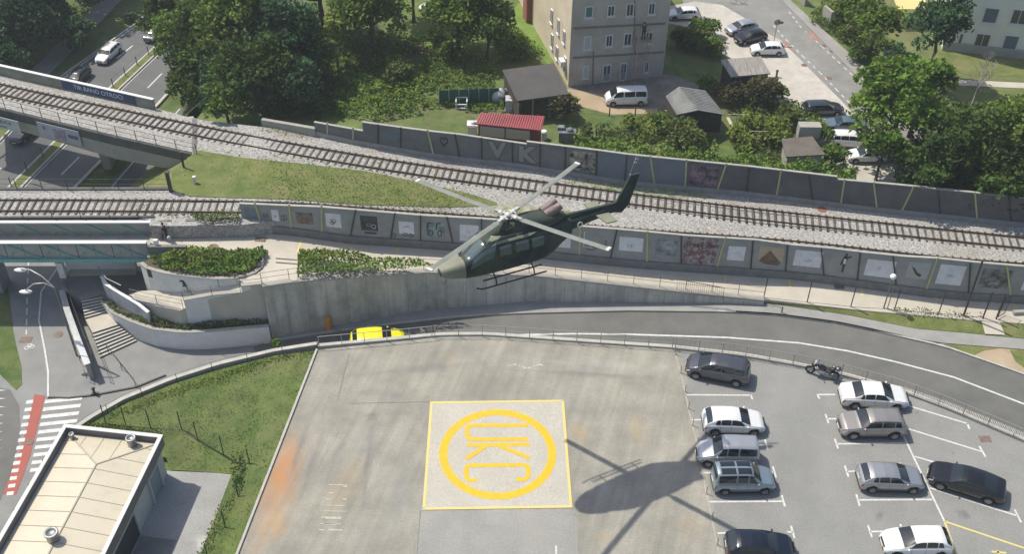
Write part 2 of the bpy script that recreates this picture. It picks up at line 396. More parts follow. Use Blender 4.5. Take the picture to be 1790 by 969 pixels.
mb = MB(); k = up(A, 0.0); mb.strip(up(offset(k, 0.10), 0.13), up(offset(k, -0.07), 0.13), -2.5); struct('kerb', mb, kerb_m)
# pavement beside the road (between kerb and wall / verge)
pf = [(471, 585), (585, 562), (631, 549), (763, 535), (900, 528), (1100, 519), (1269, 524), (1335, 527), (1400, 538), (1480, 550), (1600, 574), (1700, 583), (1790, 592), (2000, 612)]
pn = [(471, 598), (585, 580), (697, 566), (796, 555), (900, 548), (1100, 543), (1269, 545), (1354, 550), (1460, 564), (1523, 577), (1600, 592), (1650, 600), (1790, 611), (2000, 630)]
PZ = lambda x: zroad(x) + 0.13
A2 = resample([P(x, y, PZ(x)) for x, y in pf], N); B2 = resample([P(x, y, PZ(x)) for x, y in pn], N)
mb = MB(); mb.strip(A2, B2, -2.5); struct('pavement', mb, pav_m)
# bare earth and verge between road and pavement, right edge
mb = MB(); mb.poly([P(x, y, 0.0) for x, y in ((1640, 601), (1700, 604), (1790, 611), (2000, 630), (2000, 744), (1790, 655), (1720, 628), (1655, 607))], -2.4); struct('bare_earth', mb, dirt_m)
mb = MB(); mb.poly([P(x, y, 0.02) for x, y in ((1765, 612), (1790, 612), (1960, 626), (1960, 700), (1800, 650), (1775, 632))])
mb.poly([P(x, y, 0.02) for x, y in ((1648, 602), (1690, 604), (1745, 609), (1720, 613), (1700, 622), (1662, 607))]); struct('verge', mb, grass_dry)

# grass verge between pavement and promenade
vz = lambda t: 0.15 + 0.9 * t
vf = [(1335, 523), (1400, 530), (1500, 542), (1600, 551), (1700, 560), (1790, 566), (2000, 580)]
A3 = resample([P(x, y, 0.4) for x, y in vf], 30)
vn = [(1335, 529), (1400, 538), (1480, 550), (1600, 574), (1700, 583), (1790, 592), (2000, 612)]
B3 = resample([P(x, y, 0.12) for x, y in vn], 30)
mb = MB(); mb.strip(A3, B3, -2.4); struct('grass_verge', mb, grass_dry)
mb = MB(); mb.poly([P(1715, 558, 0.44), P(1746, 560, 0.44), P(1757, 586, 0.2), P(1722, 584, 0.2)][::-1]); struct('gate_path', mb, prom_m)

# ---------------- lot ----------------
lot = [(556, 612), (611, 606), (729, 594), (775, 588), (850, 587), (1027, 600), (1175, 609), (1300, 623), (1399, 641), (1469, 656), (1571, 684), (1649, 713), (1727, 746), (1790, 773), (2000, 875), (2100, 1150), (350, 1150), (415, 969)]
rust = (0.40, 0.205, 0.085); tan = (0.35, 0.27, 0.16); dk = (0.17, 0.165, 0.155); lt = (0.42, 0.40, 0.36)
def st(px, py, qx, qy, wd, c, a):
    p, q = P(px, py), P(qx, qy); d = q - p; m_ = (p + q) / 2
    return ((m_.x, m_.y), math.atan2(d.y, d.x), d.length / 2, wd, c, a)
stains = [st(430, 980, 530, 730, 1.7, rust, 0.8), st(470, 890, 525, 760, 1.0, (0.46, 0.2, 0.07), 0.7), st(560, 930, 640, 780, 1.3, tan, 0.5), st(470, 960, 500, 880, 0.8, (0.42, 0.27, 0.12), 0.6),
          st(500, 850, 545, 730, 0.35, dk, 0.8), st(520, 880, 575, 730, 0.35, dk, 0.75), st(560, 850, 620, 740, 0.5, dk, 0.7), st(600, 820, 660, 720, 0.9, (0.3, 0.28, 0.255), 0.6), st(630, 900, 655, 730, 0.35, dk, 0.75),
          st(640, 735, 660, 722, 0.5, (0.12, 0.12, 0.11), 0.8), st(680, 960, 720, 760, 0.9, (0.2, 0.2, 0.2), 0.6), st(600, 680, 735, 700, 0.8, dk, 0.55), st(560, 640, 620, 610, 1.4, (0.24, 0.22, 0.205), 0.8),
          st(600, 655, 900, 632, 0.5, dk, 0.6), st(880, 645, 1180, 665, 0.35, dk, 0.7), st(900, 625, 1180, 650, 0.9, lt, 0.4), st(1000, 730, 1025, 790, 0.9, tan, 0.7), st(1110, 715, 1120, 790, 0.7, tan, 0.75),
          st(770, 600, 810, 660, 0.35, tan, 0.5), st(1040, 930, 1075, 950, 0.7, tan, 0.5), st(1180, 940, 1230, 900, 1.0, tan, 0.35), st(620, 900, 700, 960, 2.0, (0.25, 0.245, 0.24), 0.4), st(1120, 650, 1180, 640, 1.0, lt, 0.3)]
lot_m = lot_material('lot_concrete', (0.235, 0.222, 0.188), (0.33, 0.31, 0.258), stains, R(74))
mb = MB(); mb.poly([P(x, y, 0) for x, y in lot], -2.5); struct('parking_lot', mb, lot_m)
asphalt_l = lot_material('lot_asphalt', (0.215, 0.215, 0.205), (0.255, 0.252, 0.238), [st(1300, 640, 1400, 720, 2.5, (0.28, 0.275, 0.26), 0.5), st(1380, 700, 1420, 950, 2.0, (0.19, 0.19, 0.185), 0.5), st(1530, 900, 1545, 906, 0.6, (0.1, 0.1, 0.1), 0.7), st(1670, 890, 1700, 910, 0.5, (0.1, 0.1, 0.1), 0.7)] + [st(1600 + 7 * i, 720 + 8 * i, 1606 + 7 * i, 723 + 8 * i, 0.25, (0.1, 0.1, 0.1), 0.6) for i in (0, 9, 20)])
mb = MB(); mb.poly(up([P(x, y, 0) for x, y in [(1190, 611.5), (1300, 624.5), (1399, 642.5), (1469, 657.5), (1571, 686), (1649, 715), (1727, 748), (1790, 775), (2000, 877), (2100, 1150), (1300, 1150), (1265, 969), (1228, 790)]], 0.004)); struct('asphalt_area', mb, asphalt_l)
mb = MB(); mb.poly(up([P(x, y, 0) for x, y in [(736, 896), (1003, 892), (1010, 930), (1012, 1150), (700, 1150)]], 0.004)); struct('concrete_patch', mb, lot_material('patch_concrete', (0.255, 0.25, 0.232), (0.31, 0.302, 0.275), [st(900, 950, 960, 900, 1.5, (0.3, 0.28, 0.25), 0.5)]))
mb = MB()
for a, b in (((735, 893), (715, 1150)), ((610, 620), (590, 700)), ((752, 703), (610, 706))): ribbon(mb, [P(*a), P(*b)], 0.05, 0.01)
struct('expansion_joints', mb, mat('joint', (0.12, 0.12, 0.115), (0.2, 0.195, 0.18), 2))
# pad
pad = [P(752, 703), P(986, 700), P(1001, 889), P(738, 893)]
mb = MB(); mb.poly(up(pad, 0.03)[::-1], -0.01); struct('helipad', mb, lot_material('pad_concrete', (0.42, 0.395, 0.335), (0.47, 0.44, 0.375), [st(760, 880, 900, 860, 0.8, (0.43, 0.41, 0.37), 0.5), st(950, 720, 975, 870, 0.8, (0.41, 0.39, 0.35), 0.5)]))
pc = sum(pad, Vector()) / 4
U = ((pad[1] - pad[0]) + (pad[2] - pad[3])).normalized(); Vv = Vector((-U.y, U.x, 0)); SZ = 9.5
def PD(u, v, z=0.036): return Vector((pc.x, pc.y, 0)) + U * (u * SZ) + Vv * (v * SZ) + Vector((0, 0, z))   # u,v in -.5...5
mb = MB()
for i in range(4):
    a, b = pad[i], pad[(i + 1) % 4]; d = (b - a).normalized(); inn = Vector((d.y, -d.x, 0))
    a, b = a + inn * 0.1, b + inn * 0.1
    ribbon(mb, [a + d * 0.0, b - d * (0.0 if i % 2 else 0.2)] if i % 2 == 0 else [a + d * 0.2, b - d * 0.2], 0.17, 0.037)
struct('pad_border_line', mb, yellow_pale)
mb = MB()
rc = Vector((0.002, -0.005)); ro, ri = 0.417, 0.357
n = 72; o_ = [PD(rc.x + ro * math.cos(2 * math.pi * i / n), rc.y + ro * math.sin(2 * math.pi * i / n)) for i in range(n + 1)]
i_ = [PD(rc.x + ri * math.cos(2 * math.pi * i / n), rc.y + ri * math.sin(2 * math.pi * i / n)) for i in range(n + 1)]
mb.strip(o_, i_); struct('pad_circle', mb, yellow_p)
# letters U K C as they lie on the pad, reading direction towards the camera
def q2(x, y):      # coordinates of the enlarged view -> pad point
    return P(730 + x / 4.214, 680 + y / 4.214, 0.04)
mb = MB()
def stroke(pts, wpx=26):
    ribbon(mb, [q2(*p) for p in pts], 0.31, random.random() * 0.0)
def arcpts(cx, cy, rx, ry, a0, a1, k=8): return [(cx + rx * math.cos(R(a0 + (a1 - a0) * i / k)), cy + ry * math.sin(R(a0 + (a1 - a0) * i / k))) for i in range(k + 1)]
stroke([(815, 270)] + arcpts(400, 300, 35, 30, -90, -180) + arcpts(400, 345, 35, 27, 180, 90) + [(810, 372)])
struct('pad_lettering_u', mb, yellow_p); mb = MB()
stroke([(362, 415), (825, 410)]); struct('pad_lettering_k_stem', mb, yellow_p); mb = MB()
ribbon(mb, [q2(500, 425), q2(355, 518)], 0.3, 0.004); ribbon(mb, [q2(600, 422), q2(825, 512)], 0.3, 0.004); struct('pad_lettering_k_arms', mb, yellow_p); mb = MB()
stroke([(440, 675)] + arcpts(395, 640, 37, 36, 90, 180) + arcpts(395, 590, 37, 25, 180, 270) + [(420, 565), (760, 562)] + arcpts(775, 588, 40, 27, -90, 0) + arcpts(775, 635, 40, 34, 0, 90) + [(725, 668)])
struct('pad_lettering_c', mb, yellow_p)
# parking bays
mb = MB()
def bay(*pts, w_=0.11): ribbon(mb, [P(x, y) for x, y in pts], w_, 0.012)
def z5(x, y): return (1180 + x / 2.557, 590 + y / 2.557)
def B5(a, b, w_=0.13): bay(z5(*a), z5(*b), w_=w_)
for a, b in (((48, 258), (338, 260)), ((338, 256), (346, 278)), ((75, 370), (125, 370)), ((372, 483), (408, 483)), ((402, 458), (414, 504)), ((130, 607), (165, 607)), ((425, 603), (443, 603)), ((437, 578), (451, 628)), ((152, 737), (480, 735)), ((477, 708), (491, 758)), ((190, 878), (240, 876)), ((500, 872), (526, 872)), ((518, 844), (534, 900)),
             ((640, 257), (716, 257)), ((636, 255), (645, 276)), ((680, 366), (728, 365)), ((672, 344), (686, 386)), ((722, 478), (1034, 474)), ((714, 455), (729, 500)), ((768, 602), (806, 600)), ((759, 575), (775, 625)), ((820, 729), (1150, 727)), ((810, 704), (825, 756)), ((872, 871), (940, 869)), ((862, 842), (880, 897)),
             ((1030, 303), (1310, 388)), ((1306, 386), (1316, 412)), ((1025, 405), (1370, 512)), ((1360, 488), (1388, 536)), ((1072, 534), (1160, 560)), ((1140, 675), (1530, 800)), ((1518, 772), (1547, 830)), ((1432, 625), (1445, 640)), ((1018, 436), (1204, 824))):
    B5(a, b)
for a, b in (((972, 955), (976, 1150)),): bay(a, b)
struct('bay_markings', mb, white_p)
mb = MB(); 
for a, b in (((1206, 825), (1560, 944)), ((1204, 824), (1290, 1060)), ((1415, 960), (1480, 966)), ((1440, 955), (1460, 1000))): B5(a, b)
struct('yellow_bay_markings', mb, yellow_pale)
mb = MB()
random.seed(3)
for y0, x0, x1 in ((848, 575, 607), (851, 600, 608), (862, 575, 583), (873, 571, 579), (873, 598, 606), (884, 570, 604), (894, 566, 606), (905, 562, 597), (907, 568, 596), (916, 560, 596), (917, 566, 588), (927, 558, 566), (927, 573, 598)):
    ribbon(mb, [P(x0, y0), P(x1, y0 + 1)], random.uniform(0.05, 0.1), 0.012)
for i in range(26):
    x = random.uniform(890, 950); y = 640 - 6 * math.sin((x - 890) / 60 * 9) * 0.5; a = random.uniform(0, 3)
    ribbon(mb, [P(x, y), P(x + 4 * math.cos(a), y + 2.5 * math.sin(a))], 0.09, 0.012 + i * 0.0001)
struct('worn_markings', mb, mat('worn_white', (0.55, 0.54, 0.5), (0.32, 0.31, 0.28), 6, 0.8))
# line of short posts with a chain along the parking side
ch = [z5(*q) for q in ((2, 78), (25, 160), (45, 245), (60, 320), (78, 395), (100, 480), (118, 570), (140, 700), (165, 815), (188, 930), (205, 1010))]
mb = MB(); ribbon(mb, [P(*q) for q in ch], 0.10, 0.012); struct('lot_edge_line', mb, mat('worn_pale', (0.42, 0.38, 0.35), (0.30, 0.28, 0.26), 5, 0.8))
prev = None
for i, q in enumerate(ch):
    p = P(*q)
    mb = MB().tube([p, p + Vector((0, 0, 0.75))], 0.03, 6); mb.tube([p, p + Vector((0, 0, 0.04))], 0.09, 8)
    solid('marker_post', mb, steel, 'short metal marker post beside the parking bays, ' + ('first', 'second', 'third', 'fourth', 'fifth', 'sixth', 'seventh', 'eighth', 'ninth', 'tenth', 'eleventh')[i] + ' counting from the road railing', 'post', p, 'marker posts between helipad and parking')
# parapet / coping along the lot's road side
cop = [P(x, y, 0.0) for x, y in ((556, 606), (611, 601), (700, 593), (750, 588), (775, 586), (850, 585.5), (1027, 598), (1175, 608), (1300, 622), (1399, 639.5), (1469, 654.5), (1571, 682.5), (1649, 711.5), (1727, 744.5), (1790, 771.5), (2000, 873.5))]
mb = MB(); c2 = resample(cop, 60); mb.strip(up(offset(c2, 0.15), 0.16), up(offset(c2, -0.15), 0.16), -2.4)
solid('lot_coping', mb, kerb_m, 'pale concrete coping edging the parking lot above the curving road', 'wall', c2[0])
mb = MB(); c3 = resample([P(x, y, 0.05) for x, y in ((1571, 676), (1649, 702), (1727, 733), (1790, 759), (2000, 861))], 30)
mb2 = MB()
for p, q in zip(resample(c3, 150), resample(c3, 150)[1:]):
    d = (q - p); nn = Vector((-d.y, d.x, 0)).normalized()
    mb2.hexa([p + nn * 0.12 - Vector((0, 0, .1)), p - nn * 0.38 - Vector((0, 0, .1)), p + d * 0.55 - nn * 0.38 - Vector((0, 0, .1)), p + d * 0.55 + nn * 0.12 - Vector((0, 0, .1))],
             [p + nn * 0.12, p - nn * 0.38, p + d * 0.55 - nn * 0.38, p + d * 0.55 + nn * 0.12])
solid('grating_strip', mb2, kerb_m, 'ribbed pale drain strip beside the lot railing at right', 'drain', c3[0])

# ---------------- lawn left of the lot ----------------
lawn = [(556, 613, -0.05), (480, 622, -0.5), (380, 645, -1.0), (300, 670, -1.4), (215, 705, -1.85), (150, 748, -2.1), (100, 800, -2.1), (290, 800, -1.95), (300, 822, -1.85), (405, 829, -1.75), (380, 895, -1.6), (350, 969, -1.5), (300, 1150, -1.5), (352, 1150, -0.05), (415, 969, -0.05)]
mb = MB(); mb.poly([P(*q) for q in lawn], -2.5); struct('lawn', mb, grass_m)
mb = MB(); mb.poly([P(x, y, -1.8) for x, y in ((255, 822), (300, 824), (405, 829), (380, 895), (350, 969), (300, 1150), (60, 1150), (165, 960))], -2.5)
struct('driveway', mb, lot_material('driveway_concrete', (0.27, 0.268, 0.255), (0.33, 0.325, 0.31), [st(330, 930, 360, 905, 1.0, (0.5, 0.49, 0.47), 0.8)]))
mb = MB(); q = [P(x, y, 0.0) for x, y in ((554, 612), (415, 969), (346, 1150))]; mb.strip(up(offset(q, -0.08), 0.12), up(offset(q, 0.08), 0.12), -1.0)
solid('lot_edge_kerb', mb, kerb_m, 'straight pale kerb between the green lawn and the helipad apron', 'kerb', q[0])

# ---------------- plaza at lower left ----------------
mb = MB(); mb.poly([P(x, y, -2.25) for x, y in ((-120, 440), (560, 440), (560, 640), (380, 660), (150, 760), (60, 900), (-200, 1150), (-400, 1150))]); struct('plaza', mb, mat('plaza_asphalt', (0.19, 0.19, 0.185), (0.235, 0.235, 0.228), 0.5, 0.9, bump=0.1, dirt=(0.28, 0.275, 0.26), dscale=0.3, damt=0.4))
zq = -2.24
mb = MB(); mb.poly([P(x, y, zq) for x, y in ((-90, 690), (0, 678), (18, 682), (34, 710), (36, 760), (20, 830), (-10, 900), (-200, 1100), (-300, 1000))]); struct('side_road', mb, road_m)
mb = MB(); mb.poly([P(x, y, zq + .02) for x, y in ((-90, 570), (22, 574), (27, 600), (37, 640), (38, 672), (28, 682), (0, 655), (-90, 610))], -2.3)
mb.poly([P(x, y, zq + .02) for x, y in ((-90, 500), (14, 505), (22, 573), (-90, 569))], -2.3); struct('grass_strip', mb, grass_m)
mb = MB()
for i in range(9):
    y = 683.5 + i * 14.5; x0 = (-30, -32, -34, -36, -38, -42, -46, -50, -60)[i]
    a, b, c = P(x0, y + 4, zq + .008), P(x0, y - 4, zq + .008), P(12 - i * 1.2, y - 1, zq + .008)
    mb.poly([a, c, b])
for i in range(13):       # crossing stripes
    t = i / 12.0; y = 702 + 160 * t
    xl0, xl1 = 45 - 34 * t, 57 - 34 * t; xr0, xr1 = 77 - 34 * t, 143 - 36 * t
    h = 3.2
    mb.poly([P(xl0, y + h + 2, zq + .012), P(xl1, y + h + 0.5, zq + .012), P(xl1 + 1.5, y - h + .5, zq + .012), P(xl0 + 1.5, y - h + 2, zq + .012)])
    if i < 10: mb.poly([P(xr0, y + h + 1, zq + .012), P(xr1, y + h - 6, zq + .012), P(xr1 + 2, y - h - 6, zq + .012), P(xr0 + 2, y - h + 1, zq + .012)])
ribbon(mb, line([(110, 455), (72, 510), (68, 560), (78, 610), (84, 650), (84, 694)], zq), 0.13, 0.012)
dashes(mb, line([(50, 455), (48, 500), (46, 585)], zq), 0.8, 0.5, 0.11, 0.012)
for (x, y) in ((52, 604), (56, 606), (47, 609)): ribbon(mb, arc := [P(x + 4 * math.cos(a), y + 2.5 * math.sin(a), zq) for a in np.linspace(0, 6.28, 10)], 0.07, 0.012 + x * 0.00002)
struct('crossing_markings', mb, white_p)
mb = MB(); mb.poly([P(x, y, zq + .008) for x, y in ((60, 690), (79, 692), (52, 800), (28, 865), (5, 865), (38, 780))]); struct('cycle_lane', mb, red_p)
def cover(px, py, z, rx, round_=True, m=iron_m, where='on the paving'):
    p = P(px, py, z + 0.015); mb = MB()
    if round_: mb.poly([p + Vector((rx * math.cos(a), rx * math.sin(a), 0)) for a in np.linspace(0, 6.283, 17)[:-1]], z - 0.02)
    else: mb.poly([p + Vector((sx * rx, sy * rx * 0.7, 0)) for sx, sy in ((-1, -1), (1, -1), (1, 1), (-1, 1))], z - 0.02)
    return solid('manhole_cover', mb, m, where, 'manhole cover', p)
cover(102, 585, -2.24, 0.35, where='round iron manhole cover on the pavement beside the ramp railing')
cover(51, 773, -2.22, 0.3, where='small round cover on the red cycle lane')
cover(45, 594, -2.24, 0.45, False, where='brown square cover on the cycle path at left')
cover(373, 432, 3.16, 0.4, where='round brown cover on the promenade left of the steps')
cover(455, 418, 3.16, 0.4, False, where='square brown cover on the promenade near the barrier start')
cover(1467, 501, .46, 0.4, False, where='square brown cover on the promenade behind the dark fence')
cover(1718, 520, .46, 0.4, False, where='square cover on the promenade beside the open gate')
cover(1442, 549, -0.0, 0.35, False, where='small square brown cover on the road pavement')
cover(1695, 588, 0.0, 0.5, False, where='large brown cover on the pavement near the bare earth')
cover(1722, 768, 0.004, 0.4, False, where='rusty square cover in the parking lot beside the long bays')
cover(1437, 366, 2.21, 0.4, True, mat('red_cover', (0.25, 0.09, 0.06)), where='reddish round cover in the ballast between track and north barrier')
# ---------------- promenade and its walls ----------------
foot = [(262, 411), (330, 408), (400, 405.5), (430, 402), (507, 409), (615, 424), (783, 435), (900, 445), (1100, 466), (1396, 487), (1650, 521), (1790, 529), (2000, 545)]
FRL = [(262, 424), (330, 450), (440, 500), (458, 497), (515, 488.5), (640, 480), (743, 473), (928, 478), (1044, 491), (1180, 506), (1335, 523), (1500, 542), (1600, 551), (1700, 560), (1790, 566), (2000, 580)]
fr = [(262, 430), (318, 440), (520, 492), (640, 484), (743, 473), (928, 478), (1044, 491), (1180, 506), (1335, 523), (1500, 542), (1600, 551), (1700, 560), (1790, 566), (2000, 580)]
A = resample([P(x, y, zprom(x)) for x, y in foot], 60); B = resample([P(x, y, zprom(x)) for x, y in [(262, 424), (330, 450), (440, 500), (458, 497), (515, 488.5), (640, 480), (743, 473), (928, 478), (1044, 491), (1180, 506), (1335, 523), (1500, 542), (1600, 551), (1700, 560), (1790, 566), (2000, 580)]], 60)
mb = colgrid(foot, FRL, zprom, list(range(262, 2000, 16)), 6, 0, -2.5); struct('promenade', mb, prom_m)
# reflections of the yellow posts, painted as strips on the promenade
mb = MB()
for a, b in (((528, 419), (520, 441)), ((700, 430), (692, 444)), ((1081, 462), (1080, 475)), ((1268, 474), (1268, 492)), ((1379, 486), (1382, 503)), ((1504, 498), (1508, 518)), ((1632, 511), (1638, 528)), ((1769, 523), (1778, 547))): ribbon(mb, [P(*a, zprom(a[0])), P(*b, zprom(b[0]))], 0.16, 0.012)
struct('promenade_post_reflections', mb, yellow_pale)
# ballast bed (both tracks) with its embankment
wf = [(430, 402), (507, 409), (615, 424), (783, 435), (900, 445), (1100, 466), (1396, 487), (1650, 521), (1790, 529), (2000, 545)]
WP = [P(x, y, zprom(x)) for x, y in wf]
bn = [P(300, 400, 4.4), P(425, 393, 4.4)] + [Vector((p.x, p.y, zbal(x))) + Vector((0, 0.25, 0)) for p, (x, y) in zip(WP[1:], wf[1:])]
bf = [(300, 190), (345, 209), (460, 222), (552, 233.7), (618.7, 247.6), (759.5, 272), (900, 288), (1100, 320), (1303, 336.7), (1523, 362), (1790, 387.5), (2000, 408)]
bfp = [P(x, y, zbal(x)) for x, y in bf]
BNX = [(270, 400)] + [proj(v)[:1] + proj(v)[1:] for v in bn]; BNX = [(a, b) for a, b in BNX]
mb = colgrid([(262, 186)] + bf, [(262, 396), (425, 393)] + [proj(v) for v in bn[2:]], zbal, list(range(336, 2000, 16)), 9, 0, -2.4); struct('ballast_bed', mb, ballast_m)
mb = MB(); mb.poly([P(240, 331, 4.39), P(262, 395, 4.39), P(340, 395, 4.39), P(340, 330, 4.39)], -2.4); struct('ballast_end', mb, ballast_m)
gt = [(300, 332), (345, 262), (420, 275), (520, 285), (640, 299), (740, 320), (830, 341), (868, 353), (862, 360), (780, 362), (640, 358), (500, 348), (420, 346), (330, 343)]
mb = colgrid([(300, 300), (345, 262), (420, 275), (520, 285), (640, 299), (740, 320), (830, 341), (868, 354)], [(300, 332), (330, 343), (420, 346), (500, 348), (640, 358), (780, 362), (862, 360), (868, 357)], zbal, list(range(300, 448, 16)) + [450] + list(range(466, 870, 16)) + [868], 5, .05); struct('grass_triangle', mb, grass_dry)
mb = MB(); mb.poly([P(x, y, zbal(x) + 0.02) for x, y in ((980, 316), (1100, 321), (1200, 330), (1250, 345), (1150, 345), (1020, 326))]); struct('track_weeds', mb, mat('weedy_ballast', (0.12, 0.16, 0.05), (0.38, 0.36, 0.30), 1.6, 0.95, bump=0.6, detail=12))
mb = MB(); mb.poly([P(x, y, zbal(x) + 0.02) for x, y in ((860, 356), (960, 362), (1010, 372), (930, 378), (850, 372))]); struct('track_weeds_small', mb, mat('weedy_ballast2', (0.16, 0.17, 0.06), (0.38, 0.36, 0.30), 1.2, 0.95, bump=0.6, detail=12))
# slope down from the grass to the highway, between the two railway bridges
mb = MB(); mb.poly([P(300, 332, 4.4), P(345, 262, 4.4), P(300, 262, -2.2), P(205, 345, -2.2)]); 
struct('embankment', mb, grass_dry)
# bridge decks
Z4 = 4.4
up_far = [(-80, 110), (0, 128), (272, 189), (345, 209)]; up_near = [(-80, 166), (0, 187), (200, 236), (345, 268)]
mb = MB(); mb.strip(line(up_far, Z4, 20), line(up_near, Z4, 20), Z4 - 0.35); bf_ = mb
RB = thing('railway_bridge', 'long concrete railway bridge with a banner parapet crossing the highway', 'bridge', P(190, 290, ZH))
bf_.build('deck', ballast_m, RB)
un = line(up_near, Z4, 20)
mb = MB(); mb.strip(up(offset(un, 0.35), -0.08), up(offset(un, -0.25), -0.08), Z4 - 0.9); mb.build('edge_beam', mat('dark_deck_edge', (0.06, 0.06, 0.055), (0.1, 0.1, 0.09), 1), RB)
mb = MB(); q = line([(-80, 176), (0, 197), (200, 246), (335, 275)], Z4, 30)
for a, b, i in zip(q, q[1:], range(30)):
    t = abs((i - 20) / 20.0) if i < 20 else (i - 20) / 12.0
    h0 = 1.5 - 0.55 * min(1, abs(i - 19) / 14.0); mb.wall(a, b, 1.4, Z4 - 0.9 - h0, Z4 - 0.9, off=1.2)
mb.build('girder', conc, RB)
pq = P(192, 290, ZH); mb = MB(); mb.add(*(lambda b, t: ([*b, *t], [(3, 2, 1, 0), (4, 5, 6, 7), (0, 1, 5, 4), (1, 2, 6, 5), (2, 3, 7, 6), (3, 0, 4, 7)]))(
    [pq + Vector(v) for v in ((-.35, -.6, 0), (.35, -.6, 0), (.35, 2.6, 0), (-.35, 2.6, 0))], [pq + Vector(v) + Vector((0, 0, 5.2)) for v in ((-.6, -1.0, 0), (.6, -1.0, 0), (.6, 3.0, 0), (-.6, 3.0, 0))]))
mb.build('pier', conc, RB)
mb = MB(); mb.wall(P(335, 270, 3.5), P(335, 212, 3.5), 0.5, ZH, Z4 - 0.4); mb.build('abutment', conc_wall, RB)
# north parapet with banner
pf_ = line([(-80, 112), (0, 130), (272, 191)], Z4, 12)
mb = MB()
for a, b in zip(pf_, pf_[1:]): mb.wall(a, b, 0.14, Z4, Z4 + 1.0)
mb.build('parapet', mat('mossy_panel', (0.16, 0.17, 0.13), (0.27, 0.27, 0.22), 0.8, 0.8), RB)
mb = MB(); mb.strip(up(offset(pf_, 0.14), 1.08), up(offset(pf_, -0.14), 1.08), Z4 + 1.0); mb.build('parapet_cap', white_cap, RB)
blue_b = mat('blue_banner', (0.02, 0.045, 0.11), (0.03, 0.06, 0.14), 1, 0.6)
ba = P(112, 155, Z4); bb = P(240, 184, Z4); mb = MB(); mb.wall(ba, bb, 0.03, Z4 + 0.12, Z4 + 0.95, off=-0.10)
bn_ = mb.build('banner', blue_b, RB); bn_['label'] = 'dark blue banner with white lettering'
def wall_text(s, a, b, t, z, size, m, parent, name='lettering', off=0.12, ex=0.004, zrot=0.0, bold=0.0):
    a = Vector((a[0], a[1], 0)); b = Vector((b[0], b[1], 0)); d = (b - a).normalized(); nrm = Vector((d.y, -d.x, 0))
    o = a.lerp(b, t) + nrm * off + Vector((0, 0, z)) - wloc(parent)
    M = Matrix(((d.x, 0, nrm.x, o.x), (d.y, 0, nrm.y, o.y), (0, 1, 0, o.z), (0, 0, 0, 1)))
    if zrot: M = M @ Matrix.Rotation(zrot, 4, 'Z')
    return text_mesh(name, s, size, m, parent, M, ex, bold)
wtxt = mat('white_lettering', (0.6, 0.62, 0.66), rough=0.7)
wall_text('TIR BAND OTROCI', ba, bb, 0.5, Z4 + 0.55, 0.62, wtxt, bn_, off=0.125)
# banners on the south girder
def hang_banner(px0, px1, z0, z1, m, label):
    a = P(*px0, Z4); b = P(*px1, Z4); mb = MB(); mb.wall(a, b, 0.04, z0, z1, off=-0.12); o = mb.build('banner', m, RB); o['label'] = label; return o, a, b
o, a, b = hang_banner((-30, 191), (31, 206), 2.9, 4.1, mat('banner_white', (0.45, 0.47, 0.5), rough=0.6), 'white banner with dark lettering')
wall_text('UBLICA', a, b, 0.56, 3.65, 0.5, mat('ink', (0.03, 0.05, 0.08)), o, off=0.15); wall_text('uporabi', a, b, 0.5, 3.15, 0.28, MATS['ink'], o, off=0.15)
mb = MB(); c = P(35, 208, 3.4); mb.lathe(c + Vector((0, -0.25, 0)), [(0.62, 0), (0.62, 0.03), (0.36, 0.03), (0.36, 0), (0.62, 0)], 24, 'Y'); mb.build('emblem', mat('banner_white2', (0.5, 0.5, 0.52)), RB)
o, a, b = hang_banner((63, 206), (137, 224), 2.6, 4.1, mat('banner_pale', (0.40, 0.41, 0.46), (0.36, 0.36, 0.42), 1, 0.6), 'pale advertising banner with mauve middle field')
mb = MB(); mb.wall(a.lerp(b, 0.38), a.lerp(b, 0.65), 0.02, 2.75, 3.9, off=-0.17); mb.build('print_field', mat('mauve', (0.22, 0.16, 0.24), (0.35, 0.3, 0.38), 3), o)
mb = MB(); mb.wall(a.lerp(b, 0.72), a.lerp(b, 0.95), 0.02, 3.2, 3.55, off=-0.17); mb.wall(a.lerp(b, 0.14), a.lerp(b, 0.18), 0.02, 3.5, 3.8, off=-0.17); mb.build('print_mark', mat('print_dark', (0.12, 0.12, 0.15)), o)
railing('bridge_railing', 'dark post railing along the south edge of the upper railway bridge', offset(up(un, 0.0), -0.1), 1.05, 2.0, (1.02, 0.55), dark_steel, 0.035, 0.02, base=un[0])

# lower bridge (left) carrying the second track
LB = thing('railway_bridge', 'low railway bridge at left carrying the straight track beside the footbridge', 'bridge', P(100, 386, ZH))
mb = MB(); mb.strip(line([(-90, 330), (0, 331), (300, 331)], Z4, 12), line([(-90, 384), (0, 382), (262, 381), (300, 396)], Z4, 12), Z4 - 0.8); mb.build('deck', ballast_m, LB)
mb = MB(); mb.wall(P(-90, 331, Z4), P(297, 331, Z4), 0.3, Z4 - 0.9, Z4 + 0.12); mb.wall(P(-90, 382, Z4), P(270, 380, Z4), 0.2, Z4 - 0.9, Z4 + 0.12); mb.build('edge_beam', MATS['dark_deck_edge'], LB)
mb = MB(); mb.box(P(-6, 520, ZH) + Vector((0, 1.2, 2.3)), (0.9, 1.6, 4.6)); mb.build('pier', mat('painted_pier', (0.22, 0.27, 0.28), (0.27, 0.31, 0.32), 1), LB)
railing('bridge_railing', 'dark post railing along the north edge of the lower railway bridge', [P(-60, 330, Z4 + .1), P(297, 331, Z4 + .1)], 1.0, 2.1, (0.98, 0.5), dark_steel, 0.035, 0.018)
railing('bridge_railing', 'thin dark railing between the lower track and the footbridge', [P(-60, 382, Z4 + .1), P(242, 380, Z4 + .1)], 0.85, 2.4, (0.02,), dark_steel, 0.035, 0.018)
